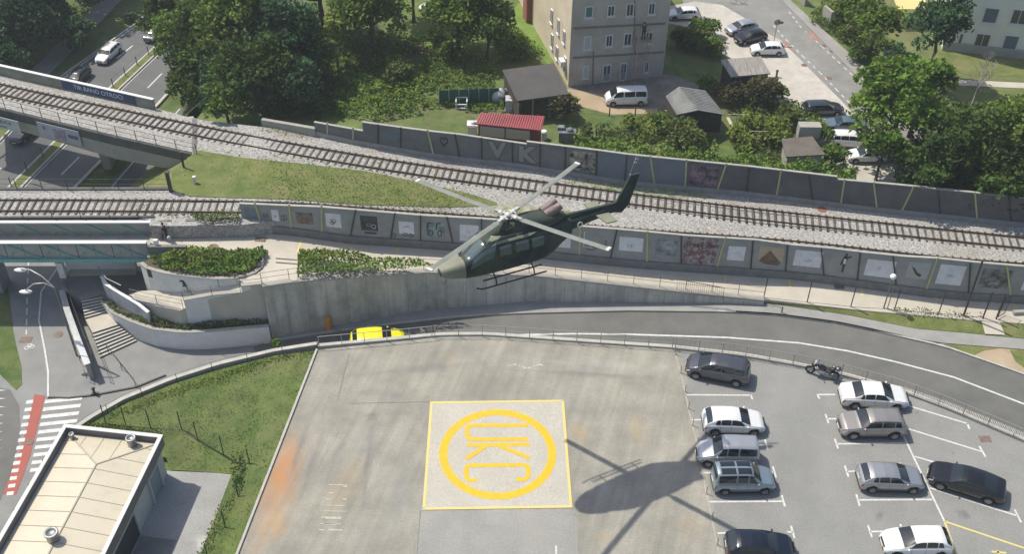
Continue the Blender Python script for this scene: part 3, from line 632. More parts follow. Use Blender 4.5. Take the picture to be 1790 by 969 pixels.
mb = MB(); p = P(299, 335, 4.4); mb.box(p + Vector((0, 0, 0.9)), (0.25, 0.25, 1.8)); mb.box(p + Vector((0, 0.1, 1.85)), (0.35, 0.35, 0.1)); solid('end_post', mb, dark_steel, 'thick dark end post where the lower bridge railing meets the grass', 'post', p)

# ---------------- tracks ----------------
def track(name, label, px, zf, extra=None):
    c = line(px, zf) if not extra else line(px, zf) + extra; L = sum((b - a).length for a, b in zip(c, c[1:]))
    # smooth
    c = resample(c, 80)
    for _ in range(25): c = [c[0]] + [(c[i - 1] + c[i] * 2 + c[i + 1]) / 4 for i in range(1, len(c) - 1)] + [c[-1]]
    t = thing(name, label, 'railway track', c[0])
    n = int(L / 0.6); q = resample(c, n); mb = MB()
    for i, p in enumerate(q):
        d = q[min(i + 1, n - 1)] - q[max(i - 1, 0)]; a = math.atan2(d.y, d.x) + random.uniform(-.02, .02)
        mb.box(p + Vector((0, 0, 0.0)), (0.16, 2.15, 0.1), a)
    o = mb.build('sleepers', sleeper_m, t); o['kind'] = 'stuff'
    for s_ in (0.7175, -0.7175):
        r = offset(c, s_); mb = MB(); mb.strip(up(offset(r, 0.036), 0.172), up(offset(r, -0.036), 0.172), c[0].z - 2.5 if False else None)
        for a, b in zip(r, r[1:]): mb.beam(a + Vector((0, 0, 0.105)), b + Vector((0, 0, 0.105)), 0.075, 0.13)
        mb.build('rail', rail_m, t)
    return t
track('railway_track', 'upper railway track curving from the bridge along the north barrier', [(-80, 138), (0, 158), (225, 205), (450, 251.5), (574, 273), (700, 294.7), (823, 312), (946, 328), (1150, 356.5), (1438, 390), (1790, 427), (2000, 448)], lambda x: zbal(x) + 0.02)
track('railway_track', 'lower railway track beside the footbridge and behind the mural barrier', [(-90, 361), (0, 360.5), (280, 361.5), (400, 364)], lambda x: zbal(x) + 0.02, [Vector((p.x, p.y, zbal(x) + .02)) + Vector((0.25, 1.8, 0)) for p, (x, y) in zip(WP[1:], wf[1:])])

# ---------------- barriers ----------------
panel_g = mat('barrier_panel', (0.25, 0.255, 0.245), (0.31, 0.31, 0.295), 0.9, 0.85, bump=0.1, dirt=(0.19, 0.19, 0.18), dscale=0.4, damt=0.5)
panel_d = mat('dark_barrier_panel', (0.10, 0.10, 0.098), (0.135, 0.132, 0.128), 0.9, 0.85, bump=0.1, dirt=(0.07, 0.07, 0.07), dscale=0.3, damt=0.5)
panel_b = mat('bluish_barrier_panel', (0.13, 0.155, 0.18), (0.155, 0.18, 0.2), 0.9, 0.85, bump=0.1)
post_y = mat('yellow_post', (0.46, 0.46, 0.22), (0.38, 0.39, 0.20), 2, 0.7)
cap_l = mat('barrier_cap', (0.30, 0.30, 0.27), (0.38, 0.37, 0.33), 2, 0.8)
def polyat(px, tab): return interp(px, tab)
def barrier(name, label, footpx, toppx, posts, zf, pm, base_h, front=0.0, steps=()):
    fx = [(x, y) for x, y in footpx]
    t = thing(name, label, 'barrier wall', P(*footpx[0], zf(footpx[0][0])))
    def F(x): return P(x, interp(x, fx), zf(x))
    segs = []
    xs = [footpx[0][0]] + [b for (_, b, _) in [(p[0], p[1], p[2]) for p in posts]] + [footpx[-1][0]]
    info = []
    for i in range(len(xs) - 1):
        xa, xb = xs[i], xs[i + 1]
        if xb - xa < 4: continue
        a, b = F(xa), F(xb); za = HZ(a, interp(xa, toppx)); zb_ = HZ(b, interp(xb - 0.01, toppx)); 
        za2 = HZ(a, interp(xa + 0.01, toppx))
        m_ = pm(i) if callable(pm) else pm
        mb = MB(); mb.wall(a, b, 0.14, a.z + base_h, za2, b.z + base_h, zb_); pn_ = mb.build('panel', m_, t)
        mb = MB(); mb.wall(a, b, 0.22, za2, za2 + 0.07, zb_, zb_ + 0.07); mb.build('coping', cap_l, t)
        mb = MB(); mb.wall(a, b, 0.42, a.z - 2.0, a.z + base_h, b.z - 2.0, b.z + base_h); mb.build('plinth', conc_base if zf is zprom else mat('pale_plinth', (0.24, 0.235, 0.22), (0.31, 0.30, 0.28), 1.2, 0.9), t)
        info.append((a, b, a.z + base_h, b.z + base_h, za2, zb_, pn_))
    for (xt, xb, kind) in posts:
        if kind == 'N': continue
        b_ = F(xb); a_t = F(xt); zt = HZ(b_, interp(xt, toppx))
        o = F(xb); dn = (F(xb + 20) - F(xb - 20)).normalized(); nn = Vector((dn.y, -dn.x, 0))
        top = PV(xt, interp(xt, toppx) - (3 if kind == 'Y' else 0), o + nn * 0.11, nn)
        bot = b_ + nn * 0.11 + Vector((0, 0, base_h * 0.98))
        mb = MB(); mb.beam(bot, top, 0.13 if kind == 'Y' else 0.10, 0.07, (0, -1, 0)); mb.build('post', post_y if kind == 'Y' else dark_steel, t)
    return t, info
south_top = [(425, 356), (505, 359.5), (565, 361.8), (622, 366.5), (730, 376), (842, 382.6), (1013, 396), (1100, 403), (1191, 412), (1316, 420), (1377, 429), (1436, 434), (1504, 442.5), (1561, 448.5), (1637, 453), (1697, 460.5), (1790, 468), (2000, 486)]
south_foot = [(427, 402), (507, 409), (615, 424), (783, 435), (900, 445), (1100, 466), (1396, 487), (1650, 521), (1790, 529), (2000, 545)]
sp = [(444.6, 461, 'Y'), (505, 511.6, 'Y'), (561.8, 565, 'Y'), (621.8, 614.6, 'D'), (690.6, 684, 'D'), (735, 736, 'D'), (781, 792, 'D'), (841.6, 842, 'D'), (905, 905, 'D'), (960, 958, 'D'), (1014, 1012, 'Y'), (1078.8, 1066, 'D'), (1132, 1129, 'Y'), (1191, 1188.8, 'D'), (1269, 1251, 'Y'), (1316.6, 1309.5, 'D'), (1377, 1370, 'D'), (1435.6, 1437, 'D'), (1504, 1495, 'D'), (1561, 1562.5, 'D'), (1639.5, 1615, 'Y'), (1696.6, 1688, 'D'), (1760, 1761, 'Y'), (1830, 1828, 'D'), (1900, 1895, 'D')]
SB, sinfo = barrier('mural_barrier', 'grey panel barrier with painted murals between the promenade and lower track', south_foot, south_top, sp, zprom, panel_g, 0.75)
mur_w = mat('mural_white', (0.60, 0.61, 0.64), (0.68, 0.69, 0.70), 2.0, 0.8, dirt=(0.4, 0.4, 0.4), dscale=1.2, damt=0.5)
mur_dk = mat('mural_dark', (0.03, 0.03, 0.035), (0.08, 0.08, 0.085), 2.0, 0.8)
mur_br = mat('mural_brown', (0.12, 0.075, 0.055), (0.26, 0.22, 0.19), 2.2, 0.8, detail=3)
mur_gr = mat('mural_grey', (0.09, 0.11, 0.12), (0.30, 0.32, 0.32), 1.8, 0.8, detail=3)
mur_or = mat('mural_tan', (0.38, 0.31, 0.22), (0.42, 0.35, 0.26), 1.8, 0.8, detail=3)
graf = mat('graffiti_tags', (0.14, 0.06, 0.07), (0.36, 0.34, 0.32), 2.6, 0.8, detail=2)
ink_r = mat('ink_line', (0.07, 0.07, 0.075))
kinds = {0: ('blue', .12), 1: ('w', .38, .62, .25, .80), 2: ('br', .2, .75, .25, .75), 3: ('w', .18, .72, .25, .8), 4: ('dk', .28, .7, .25, .82), 5: ('w', .3, .8, .22, .72), 6: ('66', .2, .75, .2, .75), 7: ('w', .25, .9, .1, .75), 8: ('w', .2, .8, .25, .75), 9: ('gr', .2, .8, .2, .8), 10: ('w', .2, .7, .2, .7), 11: ('pic', .1, .75, .15, .85), 12: ('w', .2, .85, .3, .78), 13: ('gr', .2, .8, .25, .8), 14: ('graf', .02, .92, .02, .96), 15: ('w', .25, .75, .25, .75), 16: ('or', .15, .85, .3, .85), 17: ('w', .15, .85, .25, .85), 18: ('fig', .4, .6, .2, .8), 19: ('w', .12, .85, .2, .8), 20: ('lz', .2, .9, .3, .85), 21: ('w', .15, .75, .2, .85), 22: ('dkp', .15, .85, .2, .85), 23: ('w', .2, .95, .2, .8), 24: ('w', .2, .8, .2, .8)}
def on_panel(info, u, v, off=0.09):
    a, b, z0a, z0b, z1a, z1b, _ = info
    p = a.lerp(b, u); d = (b - a).normalized(); nn = Vector((d.y, -d.x, 0)).normalized()
    z = (z0a + (z0b - z0a) * u) * (1 - v) + (z1a + (z1b - z1a) * u) * v
    return Vector((p.x, p.y, z)) + nn * off
def mural_patch(info, u0, u1, v0, v1, m, parent, name='mural', off=0.085):
    q = [on_panel(info, u0, v0, off), on_panel(info, u1, v0, off), on_panel(info, u1, v1, off), on_panel(info, u0, v1, off)]
    q0 = [on_panel(info, u0, v0, 0.06), on_panel(info, u1, v0, 0.06), on_panel(info, u1, v1, 0.06), on_panel(info, u0, v1, 0.06)]
    mb = MB(); mb.add(q0 + q, [(4, 5, 6, 7), (0, 1, 5, 4), (1, 2, 6, 5), (2, 3, 7, 6), (3, 0, 4, 7)]); return mb.build(name, m, parent)
def scribble(info, pts, m, parent, r=0.02, name='mural_drawing'):
    mb = MB(); mb.tube([on_panel(info, u, v, 0.09) for u, v in pts], r, 4); return mb.build(name, m, parent)
def circ(cx, cy, rx, ry, k=12, a0=0, a1=360): return [(cx + rx * math.cos(R(a0 + (a1 - a0) * i / k)), cy + ry * math.sin(R(a0 + (a1 - a0) * i / k))) for i in range(k + 1)]
for i, inf in enumerate(sinfo):
    k = kinds.get(i); pn_ = inf[6]
    if not k: continue
    if k[0] == 'blue': mural_patch(inf, .2, .8, .25, .8, mat('pale_blue_spray', (0.17, 0.20, 0.23), (0.21, 0.22, 0.23), 1.5), pn_)
    elif k[0] == 'w':
        mural_patch(inf, *k[1:], mur_w, pn_)
        um = (k[1] + k[2]) / 2; rr = random.Random(i)
        scribble(inf, [(um + rr.uniform(-.12, .12), .5 + rr.uniform(-.08, .08)) for _ in range(6)], mat('faint_ink', (0.25, 0.26, 0.28)), pn_, 0.012)
        if i == 1:
            for c in ((.12, .5), (.24, .5)): scribble(inf, circ(*c, .04, .1), ink_r, pn_)
            for c in ((.74, .42), (.84, .45)): scribble(inf, circ(*c, .05, .13), ink_r, pn_)
        if i == 3: scribble(inf, circ(.4, .42, .06, .06), ink_r, pn_, .03); scribble(inf, circ(.46, .5, .07, .08), ink_r, pn_, .02)
        if i == 5:
            for c in ((.12, .15), (.5, .2), (.7, .18)): scribble(inf, circ(*c, .07, .06), ink_r, pn_, .03)
        if i == 23: wall_text('66', inf[0], inf[1], 0.5, (inf[2] + inf[4]) / 2, 0.9, ink_r, pn_, 'mural_lettering', off=0.1)
        if i in (12,): pass
    elif k[0] == 'dk':
        mural_patch(inf, *k[1:], mur_dk, pn_); mural_patch(inf, .36, .66, .12, .2, mur_dk, pn_)
        scribble(inf, circ(.6, .42, .05, .08), mur_w, pn_, .03); scribble(inf, circ(.48, .48, .06, .05), mur_w, pn_, .015)
    elif k[0] == 'br': mural_patch(inf, *k[1:], mur_br, pn_)
    elif k[0] == 'gr':
        mural_patch(inf, *k[1:], mur_gr, pn_)
        if i == 13: mural_patch(inf, .42, .7, .45, .75, mat('mural_mid', (0.2, 0.22, 0.22), (0.4, 0.4, 0.4), 3), pn_, off=.092)
    elif k[0] == 'or':
        mural_patch(inf, *k[1:], mur_or, pn_); mb = MB(); mb.add([on_panel(inf, u, v, .093) for u, v in ((.18, .3), (.4, .2), (.75, .18), (.82, .3), (.6, .55), (.45, .72), (.3, .5))], [(0, 1, 2, 3, 4, 5, 6)]); mb.build('mural_drawing', mat('ochre_shape', (0.12, 0.07, 0.05), (0.2, 0.12, 0.08), 3), pn_)
    elif k[0] == '66':
        mural_patch(inf, *k[1:], mat('mural_bluegreen', (0.30, 0.36, 0.36), (0.10, 0.14, 0.14), 1.6, detail=2), pn_)
        for c in ((.33, .33), (.6, .33)): scribble(inf, circ(*c, .06, .12), mur_dk, pn_, .04); scribble(inf, circ(c[0] - .02, .55, .08, .2, 8, 60, 200), mur_dk, pn_, .04)
    elif k[0] == 'pic':
        scribble(inf, [(.12, .85), (.12, .3), (.4, .3)], mur_w, pn_, .05); scribble(inf, [(.2, .25), (.4, .2), (.6, .35), (.8, .3), (.82, .6)], mur_dk, pn_, .03)
        scribble(inf, circ(.45, .4, .06, .08), mur_dk, pn_, .03)
    elif k[0] == 'graf':
        mural_patch(inf, *k[1:], graf, pn_)
        wall_text('FEDN CREW', inf[0], inf[1], 0.48, inf[2] + 1.75, 0.5, mat('graf_ink', (0.06, 0.03, 0.035)), pn_, 'graffiti_lettering', off=0.1)
        wall_text('CREW 44', inf[0], inf[1], 0.45, inf[2] + 1.0, 0.55, mat('graf_ink2', (0.2, 0.07, 0.08)), pn_, 'graffiti_lettering', off=0.1)
    elif k[0] == 'fig':
        mb = MB()
        for poly_ in (((.47, .2), (.53, .2), (.54, .5), (.46, .5)), ((.42, .5), (.55, .5), (.57, .78), (.44, .8)), ((.55, .7), (.66, .78), (.66, .84), (.55, .78)), ((.38, .45), (.42, .45), (.46, .72), (.43, .72)), ((.47, .8), (.54, .8), (.54, .9), (.47, .9))):
            mb.add([on_panel(inf, u, v, .093) for u, v in poly_], [(0, 1, 2, 3)])
        mb.build('mural_figure', mur_dk, pn_); mural_patch(inf, .46, .54, .52, .7, mur_w, pn_, off=.097)
    elif k[0] == 'lz':
        mural_patch(inf, *k[1:], mat('mural_cream', (0.33, 0.34, 0.33), (0.38, 0.39, 0.38), 2), pn_)
        mb = MB(); mb.add([on_panel(inf, u, v, .093) for u, v in ((.3, .72), (.45, .62), (.55, .5), (.7, .45), (.68, .36), (.6, .38), (.5, .44), (.4, .58))], [(0, 1, 2, 3, 4, 5, 6, 7)]); mb.build('mural_drawing', mur_dk, pn_)
    elif k[0] == 'dkp':
        mural_patch(inf, *k[1:], mat('mural_photo', (0.05, 0.05, 0.05), (0.25, 0.24, 0.22), 1.8, detail=4), pn_); scribble(inf, circ(.5, .3, .1, .08, 8, 20, 160), mur_w, pn_, .03)
north_top = [(552, 213.6), (636.99, 229), (637, 213.6), (747, 229), (793.5, 233.7), (919.59, 252), (919.6, 247.6), (1043, 263), (1100, 271), (1300, 291), (1450.99, 309), (1451, 313.5), (1565, 324), (1790, 348), (2000, 370)]
north_foot = [(552, 236), (618.7, 250), (759.5, 275), (900, 291), (1100, 323), (1303, 341), (1523, 368), (1790, 396), (2000, 416)]
npst = [(572, 574, 'Y'), (617, 618.7, 'Y'), (637, 637, 'N'), (660.5, 662, 'D'), (700.7, 701, 'D'), (747, 758, 'Y'), (795, 803.5, 'D'), (841.5, 842.5, 'D'), (895.7, 896, 'D'), (919.6, 919.6, 'N'), (944.4, 943.8, 'D'), (988, 988, 'D'), (1043.5, 1042, 'D'), (1096, 1091.7, 'D'), (1136.5, 1143, 'Y'), (1200, 1196.5, 'Y'), (1270, 1253, 'Y'), (1310, 1304, 'D'), (1365.7, 1356, 'Y'), (1414, 1418, 'D'), (1451, 1451, 'N'), (1476.5, 1468, 'Y'), (1527, 1530.6, 'Y'), (1598, 1574.6, 'Y'), (1640, 1641, 'D'), (1704, 1705, 'Y'), (1764, 1765, 'D'), (1830, 1830, 'D'), (1900, 1900, 'Y')]
panel_g2 = mat('mid_barrier_panel', (0.135, 0.14, 0.14), (0.18, 0.18, 0.175), 0.9, 0.85, bump=0.1, dirt=(0.09, 0.09, 0.09), dscale=0.3, damt=0.5)
NB, ninfo = barrier('track_barrier', 'dark grey panel barrier with graffiti between the upper track and gardens', north_foot, north_top, npst, zbal, lambda i: panel_d if i > 15 else (panel_b if i in (13, 14, 15) else panel_g2), 0.45)
gl = mat('graffiti_silver', (0.22, 0.24, 0.23), rough=0.6)
def pick(px): 
    return min(ninfo, key=lambda f: abs(proj((f[0] + f[1]) / 2)[0] - px))
for px, s_, sz in ((868, 'V', 2.1), (908, 'K', 2.1)):
    f_ = pick(px); f_ = f_ if s_ == 'V' else (f_[0], f_[0] + (f_[1] - f_[0]) * 2, f_[2], f_[3], f_[4], f_[5], f_[6]); wall_text(s_, f_[0], f_[1], 0.5, (f_[2] + f_[4]) / 2 - 0.1, sz, mur_dk, f_[6], 'graffiti_lettering', off=0.08, bold=.17); wall_text(s_, f_[0], f_[1], 0.5, (f_[2] + f_[4]) / 2 - 0.1, sz, gl, f_[6], 'graffiti_lettering', off=0.092, bold=.11)
f_ = pick(778); mb = MB(); hp = []
for k in range(20):
    a = 2 * math.pi * k / 20; hx = 16 * math.sin(a) ** 3; hy = 13 * math.cos(a) - 5 * math.cos(2 * a) - 2 * math.cos(3 * a) - math.cos(4 * a); hp.append((.42 + hx * 0.009, .62 + hy * 0.014))
scribble(f_, hp + hp[:1], mat('heart_line', (0.05, 0.04, 0.045)), f_[6], 0.05, 'graffiti_heart')
f_ = pick(680); mural_patch(f_, .1, .9, .3, .75, mat('teal_spray', (0.11, 0.17, 0.18), (0.13, 0.15, 0.15), 1.6), f_[6], 'graffiti')
f_ = pick(1015); mural_patch(f_, .12, .95, .1, .9, mat('graf_bw', (0.02, 0.02, 0.02), (0.36, 0.34, 0.28), 1.9, detail=2), f_[6], 'graffiti')
f_ = pick(1225); mural_patch(f_, .1, .95, .08, .85, mat('graf_mix', (0.04, 0.03, 0.045), (0.26, 0.18, 0.20), 1.9, detail=3), f_[6], 'graffiti')
# low stone curb at barrier start
mb = MB(); q = [P(x, y, 4.4) for x, y in ((459, 217), (500, 224), (552, 233))]
for a, b in zip(q, q[1:]): mb.wall(a, b, 0.35, 3.6, 4.95)
solid('low_wall', mb, conc, 'low pale concrete wall leading up to the start of the north barrier', 'wall', q[0])
# promenade fence along the grass verge, tall wire fence right of the retaining wall
q = [P(x, y, .42) for x, y in ((1335, 521), (1388, 527), (1440, 532), (1496, 538), (1550, 541), (1605, 546), (1660, 551), (1718, 556))]
railing('wire_fence', 'tall dark post fence between the promenade and the grass verge', q, 2.1, 3.35, (0.04,), dark_steel, 0.045, 0.015, cat='fence')
t = thing('gate', 'open dark mesh gate leaf at the end of the promenade fence', 'gate', P(1741, 558, .44))
a = P(1741, 558, .44); b = P(1755, 551, .44)
for p in (P(1718, 556, .44), a): MB().tube([p, p + Vector((0, 0, 2.6))], 0.06, 6).build('gate_post', dark_steel, t)
mb = MB(); mb.tube([a + Vector((0.1, 0, .2)), b + Vector((0, 0, .2)), b + Vector((0, 0, 2.0)), a + Vector((.1, 0, 2.2)), a + Vector((0.1, 0, .2))], 0.03, 5)
for i in range(1, 8): p = a.lerp(b, i / 8.0); mb.tube([p + Vector((0, 0, .2)), p + Vector((0, 0, 2.1))], 0.008, 3)
mb.build('gate_leaf', dark_steel, t)
p = P(1684, 553, .44); pt = PV(1718, 455, p, Vector((0, -1, 0)))
mb = MB().tube([p, pt], 0.08, 8); solid('utility_pole', mb, dark_steel, 'thin dark pole rising from the promenade fence across the mural barrier', 'pole', p)
mb = MB(); q = [P(x, y, .42) for x, y in ((1770, 550), (1790, 549), (1950, 560))]
for a, b in zip(q, q[1:]): mb.wall(a, b, 0.3, 0.2, .75)
solid('low_wall', mb, conc, 'short low concrete wall right of the promenade gate', 'wall', q[0])

# ---------------- retaining wall ----------------
rt = [(458, 498), (515.5, 489), (640, 480), (743, 473), (928, 478), (1044, 491), (1180, 506), (1269, 515), (1335, 522)]
q = resample([P(x, y, zprom(x) + 0.02) for x, y in rt], 26)
RW = thing('retaining_wall', 'tall stained concrete retaining wall curving beside the sunken road', 'retaining wall', P(471, 584, -2.2))
mb = MB()
for a, b in zip(q, q[1:]): mb.wall(a, b, 0.35, -2.5, a.z - 0.0, -2.5, b.z, off=-0.19)
mb.build('wall_face', conc_wall, RW)
mb = MB()
for a, b in zip(q, q[1:]): mb.wall(a, b, 0.5, a.z, a.z + 0.14, b.z, b.z + 0.14, off=-0.15)
mb.build('coping', conc, RW)
mb = MB()
for i in range(1, len(q) - 1):
    d = (q[i + 1] - q[i - 1]).normalized(); nn = Vector((d.y, -d.x, 0)); p = q[i] + nn * 0.372
    mb.beam(Vector((p.x, p.y, -2.3)), Vector((p.x, p.y, q[i].z - .02)), 0.035, 0.01, nn)
mb.build('panel_joints', mat('joint_dark', (0.24, 0.23, 0.2)), RW)
mur = RW
rl = up(offset(q, -0.05), 0.14)
railing('promenade_railing', 'long thin grey railing on top of the retaining wall along the promenade', rl, 1.05, 2.0, (1.03, 0.55), mat('grey_rail', (0.16, 0.17, 0.16), rough=0.5, metal=0.3), 0.025, 0.018)
t = thing('safety_cage', 'short denser mesh railing section in front of the promenade railing near its right end', 'railing', P(1180, 514, zprom(1180)))
a, b = P(1182, 507, zprom(1200)), P(1262, 522, zprom(1240)); n_ = (b - a).normalized(); 
mb = MB(); mb.tube([a + Vector((0, -.2, 0)), a + Vector((0, -.2, 1.25)), b + Vector((0, -.2, 1.25)), b + Vector((0, -.2, 0))], 0.03, 5); mb.build('frame', dark_steel, t)
mb = MB(); 
for i in range(1, 22): p = a.lerp(b, i / 22.0) + Vector((0, -.2, 0)); mb.tube([p, p + Vector((0, 0, 1.25))], 0.01, 3)
mb.build('infill_bars', dark_steel, t)

# ---------------- left: planters, ramp, stairs ----------------
def curvewall(name, label, tops, zt, zb_, th, m, cap=None, capm=None, joints=()):
    q = [P(x, y, z) for (x, y), z in zip(tops, zt)]; q = resample(q, max(len(q), 16))
    t = thing(name, label, 'wall', Vector((q[0].x, q[0].y, zb_)))
    mb = MB()
    for a, b in zip(q, q[1:]): mb.wall(a, b, th, zb_, a.z, zb_, b.z, off=th / 2)
    mb.build('wall_face', m, t)
    if cap:
        mb = MB()
        for a, b in zip(q, q[1:]): mb.wall(a, b, th + 0.08, a.z, a.z + 0.06, b.z, b.z + 0.06, off=th / 2)
        mb.build('coping', capm or conc, t)
    return t, q
pl = [(175.5, 525), (195, 547.6), (232, 565), (267, 576.5), (317, 582.7), (365, 581), (412, 576.5), (469.6, 571.4)]
_, plq = curvewall('planter_wall', 'lower curved white planter wall beside the outdoor stairs', pl, [-0.45] * 8, -2.3, 0.22, conc_white, True, conc)
mb = MB(); uw = [(180, 512), (200, 540), (242.6, 556), (329, 569), (400, 567), (470, 562)]
mb.poly([P(x, y, -0.6) for x, y in ((175.5, 525), (195, 547.6), (232, 565), (267, 576.5), (317, 582.7), (365, 581), (412, 576.5), (469.6, 571.4))][::1] + [P(x, y - 4, -0.6) for x, y in uw[::-1]], -2.2); struct('planter_soil', mb, mat('soil', (0.05, 0.05, 0.025), (0.1, 0.075, 0.05), 1.5))
uq = [(231, 523), (262, 530), (321, 541.5)]
_, q1 = curvewall('ramp_wall', 'white rendered wall under the beige ramp, lower left section', uq, [1.0, 1.05, 1.1], -2.2, 0.3, conc_white, True, conc)
_, q2_ = curvewall('ramp_wall', 'tall white rendered wall under the promenade landing, middle section', [(321, 526), (370, 517), (421, 512)], [2.05, 2.25, 2.45], -2.2, 0.3, conc_white, True, conc)
_, q3 = curvewall('ramp_wall', 'white rendered wall joining the stained retaining wall, right section', [(421, 501), (458, 497)], [3.1, 3.15], -2.2, 0.3, conc_white, True, conc)
greyr = MATS['grey_rail']
railing('ramp_railing', 'grey railing on the lower white ramp wall', up(offset(q1, -0.0), 0.06), 0.95, 2.0, (0.93, 0.5), greyr)
railing('ramp_railing', 'grey railing on the tall middle ramp wall', up(q2_, 0.06), 0.95, 2.0, (0.93, 0.5), greyr)
railing('ramp_railing', 'grey railing from the ramp top to the retaining wall', up(q3, 0.06), 0.95, 1.8, (0.93, 0.5), greyr)
# ramp / landing surface
mb = MB()
rp = [((225, 516), 1.0), ((262, 533), 1.0), ((321, 545), 1.1), ((340, 528), 1.7), ((421, 514), 2.4), ((458, 498), 3.1), ((520, 490), 3.15), ((520, 440), 3.15), ((470, 445), 3.15), ((440, 478), 3.1), ((390, 490), 2.6), ((352, 498), 2.0), ((308, 505), 1.5), ((278, 507), 1.2), ((245, 509), 1.0)]
L1 = [P(*p, z) for p, z in rp[:7]]; L2 = [P(*p, z) for p, z in rp[7:][::-1]]
mb.strip(resample(L2, 16), resample(L1, 16), -2.2); struct('ramp', mb, prom_m)
# upper planter
up_t = [(244.7, 461), (257, 471), (292, 479.6), (346, 486), (380, 489), (420, 487), (455, 474), (468, 445)]
_, q4 = curvewall('planter_wall', 'upper curved white planter wall with dense shrubs above the ramp', up_t, [3.2, 3.2, 3.2, 3.2, 3.2, 3.2, 3.2, 3.2], -1.0, 0.22, conc_white, True, conc)
mb = MB(); mb.poly([P(x, y, 3.17) for x, y in up_t] + [P(468, 437, 3.17), P(330, 438, 3.17), P(262, 452, 3.17)], 2.4); struct('planter_soil_upper', mb, MATS['soil'])
# lower ramp behind the stairs, graffiti wall, stairs
mb = MB(); mb.poly([P(x, y, -0.25) for x, y in ((112, 478), (252, 474), (262, 505), (225, 520), (185, 530), (178, 515), (140, 520), (108, 500))], -2.3); struct('upper_landing', mb, mat('landing_asphalt', (0.16, 0.16, 0.155), (0.2, 0.2, 0.19), 0.8, 0.9))
mb = MB(); mb.poly([P(x, y, -0.2) for x, y in ((122, 470), (238, 470), (238, 480), (120, 482))], -0.3); struct('threshold_slab', mb, prom_m)
gw, q5 = curvewall('ramp_parapet', 'curved low parapet with faded purple graffiti beside the stairs', [(175.5, 484), (183, 498), (205, 512), (240, 533), (258, 548)], [1.1, 1.1, 1.05, 0.9, 0.6], -1.5, 0.18, mat('purple_graffiti_wall', (0.36, 0.33, 0.38), (0.55, 0.54, 0.53), 0.9, detail=3), True, white_cap)
mb = MB(); mb.tube(up([P(175, 480, 1.1), P(190, 500, 1.1), P(215, 512, 1.1)], 0.75), 0.035, 6)
solid('handrail', mb, steel, 'pale curved handrail above the purple graffiti parapet', 'handrail')
def stairs(TL, TR, BR_, BL, n, zt, zb_, label):
    t = thing('stairs', label, 'stairs', P(*BL, zb_)); tl, tr, br, bl = P(*TL, zt), P(*TR, zt), P(*BR_, zb_), P(*BL, zb_)
    mb = MB()
    for i in range(n):
        f0, f1 = i / n, (i + 1) / n; z = zt - (zt - zb_) * (i + 1) / (n + 1)
        a, b, c, d = tl.lerp(bl, f0), tr.lerp(br, f0), tr.lerp(br, f1), tl.lerp(bl, f1)
        fz = lambda p, z_: Vector((p.x, p.y, z_))
        mb.hexa([fz(d, -2.4), fz(c, -2.4), fz(b, -2.4), fz(a, -2.4)], [fz(d, z), fz(c, z), fz(b, z), fz(a, z)])
        nb_ = MB()
    mb.build('steps', conc_white if False else mat('step_stone', (0.40, 0.38, 0.34), (0.47, 0.45, 0.40), 1), t)
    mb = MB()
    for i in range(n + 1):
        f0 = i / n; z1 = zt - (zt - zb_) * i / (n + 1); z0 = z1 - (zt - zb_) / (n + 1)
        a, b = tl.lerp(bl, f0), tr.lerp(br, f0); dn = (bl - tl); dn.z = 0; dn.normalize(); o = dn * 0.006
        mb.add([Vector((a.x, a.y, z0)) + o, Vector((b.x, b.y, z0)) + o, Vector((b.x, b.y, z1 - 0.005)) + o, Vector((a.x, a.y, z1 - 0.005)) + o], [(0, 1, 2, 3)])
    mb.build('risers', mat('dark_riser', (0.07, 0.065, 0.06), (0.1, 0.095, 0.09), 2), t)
    return t
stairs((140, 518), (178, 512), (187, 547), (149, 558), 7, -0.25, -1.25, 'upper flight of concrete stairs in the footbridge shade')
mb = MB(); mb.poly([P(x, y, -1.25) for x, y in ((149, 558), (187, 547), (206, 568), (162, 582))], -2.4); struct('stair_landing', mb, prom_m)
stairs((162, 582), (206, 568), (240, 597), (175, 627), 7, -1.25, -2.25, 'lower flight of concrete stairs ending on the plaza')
# bright parapet along the left of the stairs
q = [P(x, y, -0.7) for x, y in ((108, 508), (118, 545), (135, 592), (153, 638))]; q = resample(q, 8)
t = thing('stair_parapet', 'bright metal clad parapet with railings left of the stairs', 'wall', Vector((q[0].x, q[0].y, -2.2)))
mb = MB()
for a, b in zip(q, q[1:]): mb.wall(a, b, 0.3, -2.3, a.z, -2.3, b.z)
mb.build('wall_face', conc, t)
mb = MB()
for a, b in zip(q, q[1:]): mb.wall(a, b, 0.46, a.z, a.z + 0.07, b.z, b.z + 0.07)
mb.build('metal_cap', mat('bright_cap', (0.62, 0.63, 0.62), (0.5, 0.52, 0.53), 2, 0.3, metal=0.4), t)
railing('stair_railing', 'dark railing on the stair side of the bright parapet', offset(q, 0.5), 0.9, 1.8, (0.88, 0.45), dark_steel, 0.025, 0.022)
railing('stair_railing', 'thin railing on the cycle path side of the bright parapet', offset(up(q, -1.3), -0.35), 1.0, 1.8, (0.98,), greyr, 0.025, 0.022)
